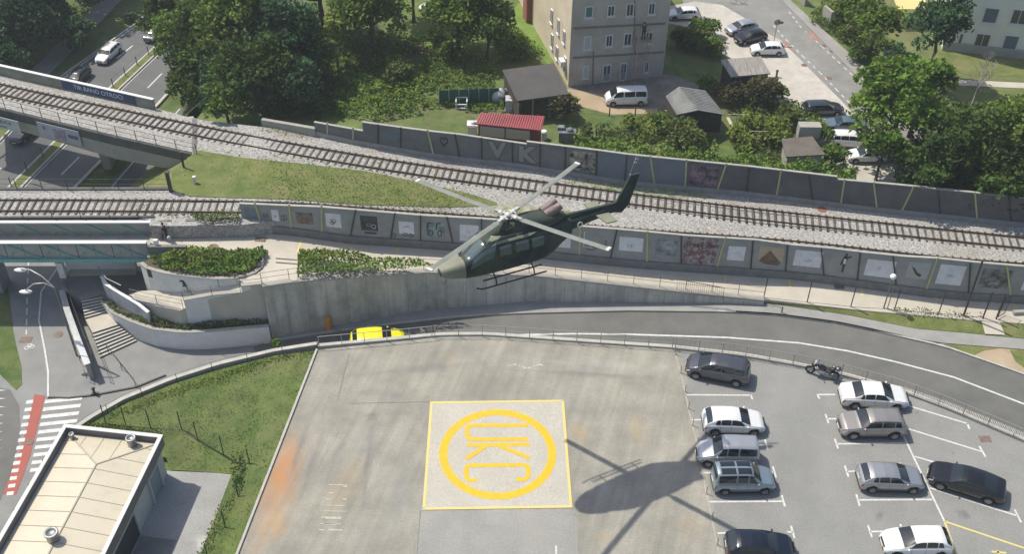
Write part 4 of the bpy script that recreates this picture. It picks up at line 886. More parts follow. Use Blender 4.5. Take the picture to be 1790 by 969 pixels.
# plaza railing and bollard fences
def lowrail(px, z, label, h=0.9): return railing('plaza_railing', label, [P(x, y, z) for x, y in px], h, 2.2, (h - .02,), dark_steel, 0.025, 0.025)
lowrail(((190, 618), (238, 678)), -2.25, 'dark railing at the foot of the lower stairs')
mb = MB(); q = [P(x, y, -2.25) for x, y in ((84, 696), (120, 697), (165, 692), (238, 678), (290, 657))]
mb.strip(up(offset(q, 0.06), 0.1), up(offset(q, -0.06), 0.1), -2.3); solid('plaza_kerb', mb, dark_steel, 'dark narrow kerb line separating the plaza from the crossing', 'kerb', q[0])
p = P(166, 690, -2.25); mb = MB(); mb.tube([p, p + Vector((0, 0, 0.55))], 0.09, 8); mb.ball(p + Vector((0, 0, 0.6)), 0.14); mb.box(p + Vector((0, 0, 0.05)), (0.5, 0.35, 0.1)); solid('hydrant', mb, dark_steel, 'small dark hydrant on the plaza kerb', 'hydrant', p)
# shallow wall along the lawn and road
q = [P(x, y, z) for x, y, z in ((128, 757, -2.15), (160, 735, -2.1), (215, 703, -1.9), (300, 668, -1.45), (380, 642, -1.0), (480, 618, -0.55), (556, 606, -0.1))]
q = resample(q, 24); t = thing('lawn_wall', 'low pale wall curving between the lawn and the plaza', 'wall', Vector((q[0].x, q[0].y, -2.3)))
mb = MB()
for a, b in zip(q, q[1:]): mb.wall(a, b, 0.22, -2.4, a.z + 0.3, -2.4, b.z + 0.3)
mb.build('wall_face', conc, t)
mb = MB()
for a, b in zip(q, q[1:]): mb.wall(a, b, 0.32, a.z + 0.3, a.z + 0.36, b.z + 0.3, b.z + 0.36)
mb.build('coping', kerb_m, t)
railing('lawn_fence', 'low dark wire fence along the curved lawn wall', offset(q, -0.35), 1.0, 2.6, (0.98,), green_steel, 0.025, 0.008, cat='fence')
# garden fence with inclined posts round the lawn
for lab, px, hh in (('tall thin green post fence crossing the lawn towards the lot', ((186, 742, -2), (221, 746, -1.95), (264, 750, -1.9), (318, 753, -1.8), (346, 771, -1.7), (391, 796, -1.5), (438, 820, -1.0)), 2.0), ('green post fence beside the concrete driveway', ((417.5, 874, -1.2), (395, 927, -1.2), (366, 985, -1.3), (350, 1040, -1.3)), 2.0)):
    pts = [P(*c) for c in px]; t = thing('post_fence', lab, 'fence', pts[0])
    for p in pts: MB().tube([p, p + Vector((0, 0, hh))], 0.04, 5).build('post', green_steel, t)
    for z in (0.06, .4, .7, 1.0, 1.3, 1.6, 1.9): MB().tube(up(pts, z), 0.008 if z > .1 else 0.03, 4).build('wire', green_steel, t)
# railing on the lot parapet
gr2 = mat('railing_grey', (0.36, 0.36, 0.34), rough=0.5, metal=0.4)
railing('lot_railing', 'grey metal railing beside the yellow car at the lot corner', [P(x, y, 0.16) for x, y in ((558, 606), (611, 601), (700, 593), (755, 587.5))], 1.0, 1.75, (0.98, ), gr2, 0.03, 0.028)
cr = resample([P(x, y, 0.16) for x, y in ((760, 586.5), (850, 585.5), (1027, 598), (1175, 608))], 20)
railing('lot_railing', 'grey metal railing between the helipad apron and the road', cr, 1.0, 1.85, (0.98, 0.5), gr2, 0.03, 0.02)
cr = resample([P(x, y, 0.16) for x, y in ((1180, 608.5), (1300, 622), (1399, 639.5), (1469, 654.5), (1571, 682.5), (1649, 711.5), (1727, 744.5), (1790, 771.5), (2000, 873.5))], 30)
railing('lot_railing', 'grey metal railing with thin bars behind the parked cars', cr, 1.05, 1.75, (1.03, 0.12), gr2, 0.032, 0.022, mesh=0.35)
# footbridge
FB = thing('footbridge', 'teal steel truss footbridge with white handrail caps at left', 'footbridge', P(150, 424, 3.0))
zd = 3.05
a0, a1 = P(-90, 413, zd), P(262, 411, zd); b0, b1 = P(-90, 438, zd), P(318, 440, zd)
n0 = P(-90, 426.5 + 14, zd); 
A_, B_ = P(-90, 411.5, zd), P(268, 411, zd)
dirv = (B_ - A_).normalized(); nn = Vector((dirv.y, -dirv.x, 0)); wdt = 2.55
mb = MB(); mb.add([A_, B_, B_ + nn * wdt, A_ + nn * wdt] + [v - Vector((0, 0, .25)) for v in (A_, B_, B_ + nn * wdt, A_ + nn * wdt)], [(0, 3, 2, 1), (4, 5, 6, 7), (0, 1, 5, 4), (1, 2, 6, 5), (2, 3, 7, 6), (3, 0, 4, 7)]); mb.build('deck', mat('deck_grey', (0.30, 0.285, 0.27), (0.35, 0.335, 0.315), 1), FB)
for side, off_, nm in ((0, nn * 0.0, 'far'), (1, nn * wdt, 'near')):
    a, b = A_ + off_, B_ + off_; T = 1.3
    if side: b = b - dirv * -0.3
    mb = MB(); mb.beam(a + Vector((0, 0, T)), b + Vector((0, 0, T)), 0.3, 0.1); mb.build('handrail_cap', white_cap, FB)
    mb = MB(); mb.beam(a + Vector((0, 0, -0.35)) + nn * (0.12 if side else -0.12), b + Vector((0, 0, -0.35)) + nn * (0.12 if side else -0.12), 0.2, 0.3); mb.build('bottom_chord', teal, FB)
    L = (b - a).length; k = int(L / 2.55); mb = MB(); mbd = MB()
    for i in range(k + 1):
        p = a + dirv * (L * i / k); mb.beam(p + Vector((0, 0, -0.3)), p + Vector((0, 0, T)), 0.05, 0.05, (1, 0, 0))
        if i < k:
            q = a + dirv * (L * (i + 0.5) / k); q_ = a + dirv * (L * (i + 1) / k); mb.beam(q + Vector((0, 0, 0)), q + Vector((0, 0, T)), 0.035, 0.035, (1, 0, 0))
            o2 = nn * (0.07 if side else 0.05)
            MB().beam(p + o2 + Vector((0, 0, T)), q_ + o2 + Vector((0, 0, -0.3)), 0.1, 0.1).build('diagonal', teal, FB)
            MB().beam(q_ + o2 * 1.1 + Vector((0, 0, -0.3)), q_ + o2 * 1.1 + dirv * 0.55 + Vector((0, 0, 0.35)), 0.09, 0.09).build('brace', teal, FB)
    mb.build('uprights', dark_steel if side else teal, FB); pass
    mb = MB(); mb.wall(a, b, 0.03, zd + 0.02, zd + T - 0.08, off=(0.0)); mb.build('side_sheeting', mat('smoked_sheet', (0.34, 0.35, 0.33), (0.46, 0.46, 0.43), 0.6, 0.35, trans=.35), FB)
mb = MB(); q = P(292, 412, 3.1); mb.wall(P(268, 410.5, 3.1), P(330, 408, 3.1), 0.25, 2.0, 4.4); w1 = solid('red_mural_wall', mb, conc, 'short wall with a red painted patch at the footbridge end', 'wall', P(300, 411, 3.0))
mb = MB(); mb.wall(P(296, 411.5, 3.1), P(324, 410.4, 3.1), 0.03, 3.35, 4.15, off=-0.02); o = mb.build('red_patch', mat('red_spray', (0.30, 0.03, 0.04), (0.22, 0.05, 0.05), 2), w1)
mb = MB(); q = [P(x, y, 3.1) for x, y in ((330, 408), (400, 405.5), (430, 403))]
for a, b in zip(q, q[1:]): mb.wall(a, b, 0.3, 2.0, 4.45)
solid('low_wall', mb, conc_base, 'low grey wall below the shrubs left of the mural barrier', 'wall', q[0])
t = thing('abutment', 'grey concrete end block with small white lamp box at the near footbridge corner', 'abutment', P(290, 452, 1.0))
mb = MB(); mb.wall(B_ + nn * (wdt + .1) + dirv * 0.4, B_ + nn * (wdt + .1) + dirv * 3.3, 0.3, -0.2, 4.1); mb.build('block', conc_base, t)
p = B_ + nn * (wdt - .1) + dirv * 1.0; mb = MB(); mb.box((p.x, p.y, 4.3), (0.3, 0.25, 0.45)); mb.build('lamp_box', white_cap, t)
# wall under the footbridge with dark lettering, and rail behind
t = thing('underpass_wall', 'pale wall with dark lettering under the footbridge', 'wall', P(180, 470, -0.2))
a, b = P(118, 470, -0.25), P(240, 469, -0.25); mb = MB(); mb.wall(a, b, 0.3, -0.4, 2.6); wf_ = mb.build('wall_face', conc_white, t)
wall_text('JU', a, b, 0.72, 1.2, 1.3, black_m, wf_, 'lettering', off=0.16); wall_text('2', a, b, 0.38, 1.2, 1.1, black_m, wf_, 'lettering', off=0.16)
mb = MB(); p = P(112, 484, -0.25); mb.box(p + Vector((0, 0, .75)), (0.5, 0.4, 1.5)); mb.box(p + Vector((0, 0, 1.54)), (0.6, 0.5, 0.08)); solid('utility_cabinet', mb, conc_white, 'small white cabinet at the left end of the underpass wall', 'cabinet', p)

mb = MB()
for a, b in (((482, 452), (519, 455)), ((482, 459), (519, 462))): ribbon(mb, [P(*a, 3.15), P(*b, 3.15)], .12, .02)
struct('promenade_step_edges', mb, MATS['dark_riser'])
# ---------------- vehicles ----------------
glass_m = mat('car_glass', (0.012, 0.016, 0.018), rough=0.06, spec=0.9)
tyre_m = rubber; rim_m = mat('alloy_rim', (0.42, 0.42, 0.42), rough=0.35, metal=0.7); trim_m = mat('black_trim', (0.02, 0.02, 0.022), rough=0.5)
lampw = mat('headlamp', (0.55, 0.57, 0.6), rough=0.12, spec=0.9); lampr = mat('tail_lamp', (0.35, 0.015, 0.015), rough=0.15); plate_m = mat('plate', (0.7, 0.7, 0.68), rough=0.5)
def paint(name, c, metal=0.0, rough=0.3): return mat('paint_' + name, c, rough=rough, metal=metal, coat=0.8)
# style: L, W, lists over t (0 rear .. 1 front): top silhouette, belt height, half width factor; glass ranges
STY = {
 'hatch': dict(L=4.25, W=1.78, top=[(0, .62), (.012, .93), (.035, 1.04), (.13, 1.34), (.19, 1.42), (.35, 1.47), (.50, 1.44), (.575, 1.36), (.735, 1.02), (.77, .98), (.92, .82), (.98, .66), (1, .48)], belt=[(0, .6), (.03, .95), (.2, .98), (.6, .92), (.8, .88), (.93, .74), (1, .48)],
    w=[(0, .84), (.02, .92), (.08, .98), (.2, 1), (.8, .99), (.9, .94), (.96, .85), (1, .68)], ws=(.585, .735), rw=(.045, .13), sw=[(.17, .25), (.265, .42), (.435, .66)], wh=(.185, .815), r=.32),
 'sedan': dict(L=4.75, W=1.84, top=[(0, .6), (.012, .92), (.03, 1.0), (.13, 1.06), (.16, 1.08), (.30, 1.38), (.36, 1.42), (.48, 1.44), (.58, 1.40), (.63, 1.33), (.745, 1.02), (.78, .98), (.93, .82), (.98, .68), (1, .5)], belt=[(0, .58), (.03, .93), (.2, .97), (.6, .93), (.8, .88), (.93, .74), (1, .48)],
    w=[(0, .82), (.02, .9), (.08, .97), (.2, 1), (.8, .99), (.9, .94), (.96, .85), (1, .66)], ws=(.60, .745), rw=(.175, .30), sw=[(.25, .31), (.325, .46), (.475, .68)], wh=(.2, .81), r=.33),
 'coupe': dict(L=4.85, W=1.9, top=[(0, .62), (.012, .9), (.03, .98), (.10, 1.04), (.12, 1.07), (.32, 1.32), (.42, 1.38), (.52, 1.38), (.60, 1.28), (.715, 1.0), (.75, .96), (.93, .8), (.98, .66), (1, .5)], belt=[(0, .6), (.03, .92), (.2, .96), (.6, .92), (.8, .87), (.93, .73), (1, .48)],
    w=[(0, .80), (.02, .88), (.08, .96), (.2, 1), (.8, .99), (.9, .94), (.96, .85), (1, .64)], ws=(.575, .715), rw=(.13, .30), sw=[(.24, .42), (.435, .64)], wh=(.19, .81), r=.34),
 'mpv': dict(L=4.6, W=1.86, top=[(0, .65), (.012, .98), (.025, 1.1), (.075, 1.5), (.13, 1.6), (.35, 1.66), (.55, 1.64), (.63, 1.56), (.81, 1.14), (.85, 1.08), (.95, .9), (.985, .7), (1, .5)], belt=[(0, .62), (.03, 1.04), (.2, 1.06), (.6, 1.0), (.85, .95), (.95, .78), (1, .48)],
    w=[(0, .84), (.02, .92), (.08, .98), (.2, 1), (.8, .99), (.9, .95), (.96, .86), (1, .68)], ws=(.635, .81), rw=(.03, .075), sw=[(.10, .24), (.255, .44), (.455, .78)], wh=(.19, .82), r=.33),
 'suv': dict(L=4.55, W=1.86, top=[(0, .65), (.012, .98), (.03, 1.08), (.09, 1.46), (.14, 1.58), (.35, 1.64), (.52, 1.62), (.59, 1.54), (.715, 1.16), (.75, 1.11), (.93, .98), (.98, .8), (1, .55)], belt=[(0, .62), (.03, 1.05), (.2, 1.07), (.6, 1.02), (.8, 1.0), (.93, .88), (1, .53)],
    w=[(0, .86), (.02, .93), (.08, .98), (.2, 1), (.8, .99), (.9, .95), (.96, .87), (1, .7)], ws=(.595, .715), rw=(.035, .09), sw=[(.11, .21), (.225, .40), (.415, .66)], wh=(.19, .81), r=.36),
 'ludo': dict(L=4.1, W=1.72, top=[(0, .65), (.008, 1.2), (.015, 1.5), (.04, 1.76), (.08, 1.80), (.35, 1.82), (.53, 1.80), (.60, 1.72), (.735, 1.18), (.77, 1.1), (.92, .92), (.98, .72), (1, .5)], belt=[(0, .62), (.03, 1.05), (.2, 1.07), (.6, 1.0), (.8, .95), (.93, .8), (1, .48)],
    w=[(0, .92), (.02, .96), (.08, .99), (.2, 1), (.8, .99), (.9, .93), (.96, .83), (1, .66)], ws=(.61, .735), rw=(.012, .035), sw=[(.06, .33), (.36, .52), (.54, .68)], wh=(.18, .82), r=.30),
 'van': dict(L=4.95, W=1.92, top=[(0, .65), (.008, 1.2), (.015, 1.6), (.04, 1.9), (.08, 1.95), (.35, 1.97), (.66, 1.95), (.73, 1.85), (.87, 1.25), (.90, 1.17), (.96, .95), (.985, .75), (1, .55)], belt=[(0, .62), (.03, 1.12), (.2, 1.15), (.6, 1.12), (.85, 1.05), (.95, .82), (1, .5)],
    w=[(0, .94), (.02, .97), (.08, 1), (.2, 1), (.8, 1), (.9, .96), (.96, .88), (1, .74)], ws=(.735, .87), rw=(.012, .035), sw=[(.06, .30), (.32, .56), (.59, .83)], wh=(.17, .82), r=.33),
 'estate': dict(L=4.7, W=1.82, top=[(0, .62), (.012, .95), (.03, 1.05), (.085, 1.38), (.13, 1.45), (.35, 1.49), (.52, 1.47), (.60, 1.39), (.73, 1.03), (.765, .99), (.93, .83), (.98, .68), (1, .5)], belt=[(0, .6), (.03, .97), (.2, .99), (.6, .94), (.8, .89), (.93, .75), (1, .48)],
    w=[(0, .86), (.02, .93), (.08, .98), (.2, 1), (.8, .99), (.9, .94), (.96, .85), (1, .67)], ws=(.61, .73), rw=(.033, .085), sw=[(.10, .23), (.245, .41), (.425, .67)], wh=(.18, .81), r=.32),
}
def car_section(st, t):
    top = interp(t, st['top']); belt = min(interp(t, st['belt']), top - 0.03); w = interp(t, st['w']) * st['W'] / 2
    gh = top - belt; k = min(1.0, gh / 0.5); wr = w * (0.93 - 0.17 * k)
    zb = 0.2 + 0.12 * max(0, (t - .93) / .07) + 0.12 * max(0, (.04 - t) / .04)
    lo = [(w * (0.9 + .09 * min(1, 2 * i / 9)), zb + (belt - .05 - zb) * i / 9) for i in range(10)]
    lo = [(y if i else w * .86, z) for i, (y, z) in enumerate(lo)]
    hi = [(w * .955, belt), (w * .93 + (wr - w * .93) * .1, belt + gh * .1), (w * .93 + (wr - w * .93) * .55, belt + gh * .5), (wr * 1.005, top - .16 * gh), (wr * .93, top - .045 * k - .008), (wr * .5, top + .012), (0, top + .02)]
    return lo + hi
NLO = 10
def car_S(st, t, v):
    s_ = car_section(st, t); i = min(len(s_) - 2, int(v)); f_ = v - i
    return Vector(((t - .5) * st['L'], s_[i][0] * (1 - f_) + s_[i + 1][0] * f_, s_[i][1] * (1 - f_) + s_[i + 1][1] * f_))
def car_patch(mb, st, t0, t1, v0, v1, side, off=0.008, nu=8, nv=5, skew0=0.0, skew1=0.0):
    g = []
    for i in range(nu + 1):
        row = []
        for j in range(nv + 1):
            fv = j / nv; tt = (t0 + skew0 * fv) + ((t1 + skew1 * fv) - (t0 + skew0 * fv)) * i / nu; v = v0 + (v1 - v0) * fv
            e = 1e-3; p = car_S(st, tt, v); du = car_S(st, min(1, tt + e), v) - car_S(st, max(0, tt - e), v); dv = car_S(st, tt, min(15.999, v + .02)) - car_S(st, tt, max(0, v - .02))
            n_ = dv.cross(du)
            n_ = n_.normalized() if n_.length > 1e-9 else Vector((0, 0, 1))
            if n_.y < -0.2 or (n_.z < -0.2): n_ = -n_
            q = p + n_ * off; q.y *= side; row.append(q)
        g.append(row)
    vs = [p for r_ in g for p in r_]; m_ = nv + 1
    fs = [(i * m_ + j, (i + 1) * m_ + j, (i + 1) * m_ + j + 1, i * m_ + j + 1) if side < 0 else (i * m_ + j, i * m_ + j + 1, (i + 1) * m_ + j + 1, (i + 1) * m_ + j) for i in range(nu) for j in range(nv)]
    mb.add(vs, fs, True)
MESHC = {}
def add_part(name, key, make, m, parent, loc=None):
    if key not in MESHC:
        mb = make(); me_o = mb.build(name, m, None); MESHC[key] = me_o.data; bpy.data.objects.remove(me_o)
    me = MESHC[key]
    if me.materials[0] != m:
        k2 = key + (m.name,)
        if k2 not in MESHC: c = me.copy(); c.materials.clear(); c.materials.append(m); MESHC[k2] = c
        me = MESHC[k2]
    o = bpy.data.objects.new(name, me); COL.objects.link(o); o.parent = parent
    if loc: o.location = loc
    return o
def make_car(style, pm_, label, cat='car', name='parked_car', loc=(0, 0, 0), rz=0.0, group=None, roofglass=False, rack=False, rim=None, simple=False):
    st = STY[style]; t = thing(name, label, cat, loc, group); t.rotation_euler = (0, 0, rz); L, W = st['L'], st['W']
    def body():
        mb = MB(); ts = sorted(set([0, .006, .012, .02, .03, .04] + [round(.05 + .015 * i, 4) for i in range(62)] + [.985, .99, 1.0]))
        secs = []
        for tt in ts:
            x = (tt - .5) * L; row = []
            for i, (y, z) in enumerate(car_section(st, tt)):
                for wt in st['wh']:
                    wx = (wt - .5) * L; rr = st['r'] + .055
                    if (x - wx) ** 2 + (z - st['r']) ** 2 < rr * rr and i < NLO: y = min(y, W / 2 - .26)
                row.append(Vector((x, y, z)))
            secs.append(row)
        m_ = len(secs[0]); full = []
        for row in secs: full.append(row + [Vector((p.x, -p.y, p.z)) for p in row[-2::-1]])
        M = len(full[0]); vs = [p for r_ in full for p in r_]
        fs = [(i * M + j, (i + 1) * M + j, (i + 1) * M + j + 1, i * M + j + 1) for i in range(len(full) - 1) for j in range(M - 1)]
        mb.add(vs, fs, True)
        mb.add(full[0], [tuple(range(M))]); mb.add(full[-1], [tuple(range(M))[::-1]])
        un = [r_[0] for r_ in full] + [r_[-1] for r_ in full[::-1]]; mb.add(un, [tuple(range(len(un)))])
        return mb
    add_part('body', (style, 'body'), body, pm_, t)
    def ws():
        mb = MB(); a, b = st['ws']
        for s_ in (1, -1): car_patch(mb, st, a - .002, b + .006, 13.45, 15.99, s_, skew0=.0)
        return mb
    add_part('windscreen', (style, 'ws'), ws, glass_m, t)
    def rw():
        mb = MB(); a, b = st['rw']
        for s_ in (1, -1): car_patch(mb, st, a, b, 13.8, 15.99, s_, nu=5)
        return mb
    add_part('rear_window', (style, 'rw'), rw, glass_m, t)
    for s_ in (1, -1):
        def sw(s_=s_):
            mb = MB()
            for k, (a, b) in enumerate(st['sw']):
                car_patch(mb, st, a, b, 11.15, 13.35, s_, skew1=(-.075 if k == len(st['sw']) - 1 else 0), skew0=(.03 if k == 0 and style in ('hatch', 'sedan', 'coupe', 'estate', 'suv') else 0))
            return mb
        add_part('side_window', (style, 'sw', s_), sw, glass_m, t)
        for k_, (a_, b_) in enumerate(st['sw'][-2:]):
            for e_ in ((a_ - .006,) if k_ == 0 else (a_ - .006, b_ - .03)):
                def seam(s_=s_, e_=e_): mb = MB(); car_patch(mb, st, e_ - .0018, e_ + .0018, 3.0, 10.8, s_, .004, 1, 10); return mb
                add_part('door_seam', (style, 'seam', s_, round(e_, 3)), seam, trim_m, t)
        def hl(s_=s_): mb = MB(); car_patch(mb, st, .915, .978, 7.3, 9.6, s_, .012, 4, 3, skew0=.01); return mb
        add_part('headlight', (style, 'hl', s_), hl, lampw, t)
        def tl(s_=s_): mb = MB(); car_patch(mb, st, .004, .035, 6.5, 9.6, s_, .012, 4, 3); return mb
        add_part('tail_light', (style, 'tl', s_), tl, lampr, t)
        def mi(s_=s_):
            mb = MB(); p = car_S(st, st['ws'][1] - .045, 11.2); mb.ball(Vector((p.x, s_ * (p.y + .12), p.z + .06)), (.07, .11, .075), 8, 5); mb.box((p.x, s_ * (p.y + .03), p.z + .01), (.05, .14, .04)); return mb
        add_part('wing_mirror', (style, 'mi', s_), mi, pm_, t)
        for wt in st['wh']:
            def wheel(s_=s_):
                r = st['r']; mb = MB(); mb.lathe((0, 0, 0), [(r * .62, -.1 * s_), (r * .93, -.1 * s_), (r, -.06 * s_), (r, .07 * s_), (r * .95, .1 * s_), (r * .66, .1 * s_)], 20, 'Y'); return mb
            wo = add_part('wheel', (style, 'wheel', s_), wheel, tyre_m, t, ((wt - .5) * L, s_ * (W / 2 - .115), st['r']))
            def rimf(s_=s_):
                r = st['r'] * .66; mb = MB(); mb.lathe((0, 0, 0), [(r, .098 * s_), (r * .9, .085 * s_), (r * .82, .06 * s_)], 20, 'Y')
                mb.lathe((0, 0, 0), [(r * .22, .09 * s_), (0.001, .095 * s_)], 12, 'Y')
                for k in range(7):
                    a = 2 * math.pi * k / 7; mb.beam(Vector((0, .08 * s_, 0)), Vector((math.cos(a) * r * .9, .08 * s_, math.sin(a) * r * .9)), .03, r * .2, (math.cos(a + 1.57), 0, math.sin(a + 1.57)))
                return mb
            add_part('rim', (style, 'rim', s_), rimf, rim or rim_m, wo)
            def disc(s_=s_): mb = MB(); mb.lathe((0, 0, 0), [(st['r'] * .64, .03 * s_), (.001, .03 * s_)], 16, 'Y'); return mb
            add_part('brake_disc', (style, 'disc', s_), disc, trim_m, wo)
    def gr():
        mb = MB(); x = L / 2; mb.box((x - .015, 0, .62 if style != 'suv' else .7), (.07, W * .42, .1)); mb.box((x - .005, 0, .36), (.05, W * .55, .11)); return mb
    add_part('grille', (style, 'gr'), gr, trim_m, t)
    def pl_(): mb = MB(); mb.box((L / 2 + .025, 0, .46), (.02, .5, .11)); return mb
    add_part('number_plate', (style, 'plf'), pl_, plate_m, t)
    def pr_(): mb = MB(); mb.box((-L / 2 - .015, 0, .72), (.02, .5, .11)); return mb
    add_part('number_plate', (style, 'plr'), pr_, plate_m, t)
    def sill():
        mb = MB()
        mb.box((0, W / 2 * .93, .235), (L * (st['wh'][1] - st['wh'][0]) - .75, .05, .09)); return mb
    def sill2(): mb = MB(); mb.box((0, -W / 2 * .93, .235), (L * (st['wh'][1] - st['wh'][0]) - .75, .05, .09)); return mb
    def bump(): mb = MB(); mb.box((-L / 2 + .03, 0, .34), (.1, W * .78, .14)); return mb
    add_part('sill_trim', (style, 'sill2'), sill2, trim_m, t); add_part('bumper_trim', (style, 'bump'), bump, trim_m, t)
    add_part('sill_trim', (style, 'sill'), sill, trim_m, t)
    if rack:
        for s_ in (1, -1):
            def rk(s_=s_): mb = MB(); mb.tube([car_S(st, x, 13.9) * 1 for x in (.12, .2, .4, .55)], .02, 5); mb.v = [Vector((v.x, v.y * s_, v.z + .05)) for v in mb.v]; return mb
            add_part('roof_rail', (style, 'rack', s_), rk, steel, t)
    if roofglass:
        def rg():
            mb = MB()
            for a, b in ((.10, .33), (.36, .58)):
                for s_ in (1, -1): car_patch(mb, st, a, b, 14.25, 15.75, s_, .012)
            return mb
        add_part('roof_window', (style, 'rg'), rg, glass_m, t)
    return t
NS = 0.8      # far vehicles, matched to the size of the sheds and house beside them
def place(style, pm_, fw, rwp, label, z=0.0, side='near', **kw):
    """fw / rwp: pixel where the camera-side front / rear wheel meets the ground"""
    st = STY[style]; f_, r_ = P(*fw, z), P(*rwp, z); d = (f_ - r_); rz = math.atan2(d.y, d.x); d.normalize()
    n_ = Vector((-d.y, d.x, 0))
    if n_.y < 0: n_ = -n_
    wm = (st['wh'][0] + st['wh'][1]) / 2 - .5
    k = NS if z > 1 else 1.0
    c = (f_ + r_) / 2 + (n_ * (st['W'] / 2 - .1) - d * (wm * st['L'])) * k
    t = make_car(style, pm_, label, loc=(c.x, c.y, z + 0.032), rz=rz, **kw); t.scale = (k, k, k); return t
p_grey = paint('grey', (0.10, 0.10, 0.115), .6, .3); p_white = paint('white', (0.68, 0.68, 0.67)); p_silver = paint('silver', (0.40, 0.41, 0.43), .55, .32); p_blue_s = paint('pale_blue', (0.25, 0.31, 0.36), .5, .35)
p_champ = paint('champagne', (0.34, 0.31, 0.285), .55, .35); p_navy = paint('navy', (0.008, 0.011, 0.022), .3, .25); p_black = paint('black', (0.008, 0.008, 0.01), .2, .2); p_silver2 = paint('silver_warm', (0.36, 0.36, 0.37), .55, .33)
p_yellow = paint('yellow', (0.80, 0.75, 0.02)); p_dgreen = paint('dark_green', (0.02, 0.03, 0.03), .3); p_slate = paint('slate', (0.045, 0.055, 0.07), .5, .3); p_sky = paint('blue_grey', (0.13, 0.18, 0.24), .5, .35)
GP = 'cars parked in the hospital lot'
place('mpv', p_grey, (1218, 663.5), (1282.5, 676), 'dark grey people carrier parked alone at the upper left of the lot', group=GP)
place('hatch', p_white, (1316, 763), (1249.6, 762), 'white hatchback with dark windows parked above the silver people mover', group=GP)
place('ludo', p_silver, (1240, 817), (1301, 819), 'silver boxy people mover facing left between the white hatchback and pale blue car', group=GP)
place('ludo', p_blue_s, (1335.6, 865), (1266, 866), 'pale blue boxy car with a glass panelled roof', group=GP, roofglass=True)
place('sedan', p_white, (1564, 719), (1494, 716), 'white saloon car parked beside the motorcycle', group=GP)
place('suv', p_champ, (1491.7, 769), (1559, 769), 'beige crossover parked just below the white saloon', group=GP, rack=True)
place('hatch', p_silver2, (1594, 864), (1522, 862.5), 'silver hatchback parked beside the black coupe', group=GP)
place('coupe', p_black, (1643, 857), (1723, 881.5), 'black coupe parked at an angle across the long bays', group=GP)
place('hatch', p_navy, (1368, 986), (1290, 984), 'dark navy hatchback at the bottom edge of the lot', group=GP)
place('hatch', p_white, (1567, 977), (1640, 977), 'white hatchback with a tall nose at the lower right beside the yellow line', group=GP)
GS = 'cars parked along the street'
place('hatch', p_silver, (1284, 64), (1316, 58), 'silver hatchback behind the black hatchback on the pale yard', ZN, group=GS)
place('hatch', p_black, (1300, 80.5), (1333, 73.5), 'black hatchback parked between the silver and white hatchbacks', ZN, group=GS)
place('hatch', p_white, (1325, 99), (1359, 99), 'white hatchback parked beside the weathered board roofed shed', ZN, group=GS)
place('estate', p_slate, (1463, 204), (1417, 205), 'dark slate estate car parked beside the street', ZN, group=GS)
place('sedan', p_sky, (1458, 232), (1496, 234), 'blue grey car between the slate estate and the white van', ZN, group=GS)
place('mpv', p_white, (1504, 262), (1465, 260), 'white people carrier half hidden by the bright green tree', ZN, group=GS)
place('hatch', p_white, (1500, 287), (1532, 287), 'pale car mostly hidden beneath the bright green tree', ZN, group=GS)
place('hatch', p_white, (1181, 37), (1212, 36), 'white car behind the apartment house at the top edge', ZN, group=GS)
place('van', p_white, (1069, 187), (1122, 186), 'white passenger van parked in front of the apartment house', ZN, name='parked_van', cat='van')
place('hatch', p_white, (752, 26), (776, 22), 'white car glimpsed between the trees at the top', ZN, group=GS)
hd = line(HM0, ZH); hdir = (hd[1] - hd[2]).normalized(); hrz = math.atan2(hdir.y, hdir.x)
def drive(style, pm_, cpx, label, rz, **kw):
    c = P(*cpx, ZH); t = make_car(style, pm_, label, loc=(c.x, c.y, ZH + .012), rz=rz, name='car', **kw); t.scale = (.8, .8, .8); return t
GH = 'cars driving on the highway'
drive('estate', p_white, (191, 100), 'white estate car driving down the highway', hrz, group=GH, rack=True)
drive('suv', p_black, (268, 30), 'dark car with a bright bonnet near the top of the highway', hrz, group=GH)
drive('hatch', p_dgreen, (272, 64), 'dark green car at the edge of the tree on the highway', hrz, group=GH)
drive('suv', p_slate, (287, 14), 'slate coloured car following at the top edge of the highway', hrz, group=GH)
drive('hatch', p_black, (138, 142), 'black car about to pass under the railway bridge', hrz, group=GH)
drive('suv', p_slate, (45, 238), 'dark car in the shade under the railway bridge', hrz, group=GH)
yc = P(662, 604, -2.1); e_ = P(705, 599, -2.1) - P(620, 607, -2.1)
make_car('hatch', p_yellow, 'bright yellow car on the sunken road behind the lot railing', loc=(yc.x, yc.y, -2.12), rz=math.atan2(e_.y, e_.x), name='car')
# motorcycle
p = P(1436, 656, 0.01); mc = thing('motorcycle', 'dark touring motorcycle with luggage parked beside the lot railing', 'motorcycle', p)
def mloc(mb): return mb
chrome = mat('chrome', (0.5, 0.5, 0.5), rough=0.2, metal=0.9)
for x in (-.78, .78):
    mb = MB(); mb.lathe((x, -.06, .33), [(.22, 0), (.31, 0), (.33, .03), (.33, .09), (.31, .12), (.22, .12)], 20, 'Y'); w_ = mb.build('wheel', rubber, None); w_.parent = mc
    mb = MB(); mb.lathe((x, -.03, .33), [(.22, 0), (.2, .06), (.22, .06)], 18, 'Y')
    for k in range(6): a = k * math.pi / 3; mb.beam(Vector((x, 0, .33)), Vector((x + .22 * math.cos(a), 0, .33 + .22 * math.sin(a))), .02, .03)
    o = mb.build('rim', chrome, None); o.parent = w_
def mp(name, mb, m): o = mb.build(name, m, None); o.parent = mc; return o
mb = MB(); mb.ball((.15, 0, .82), (.36, .17, .17), 12, 8); mp('tank', mb, p_black)
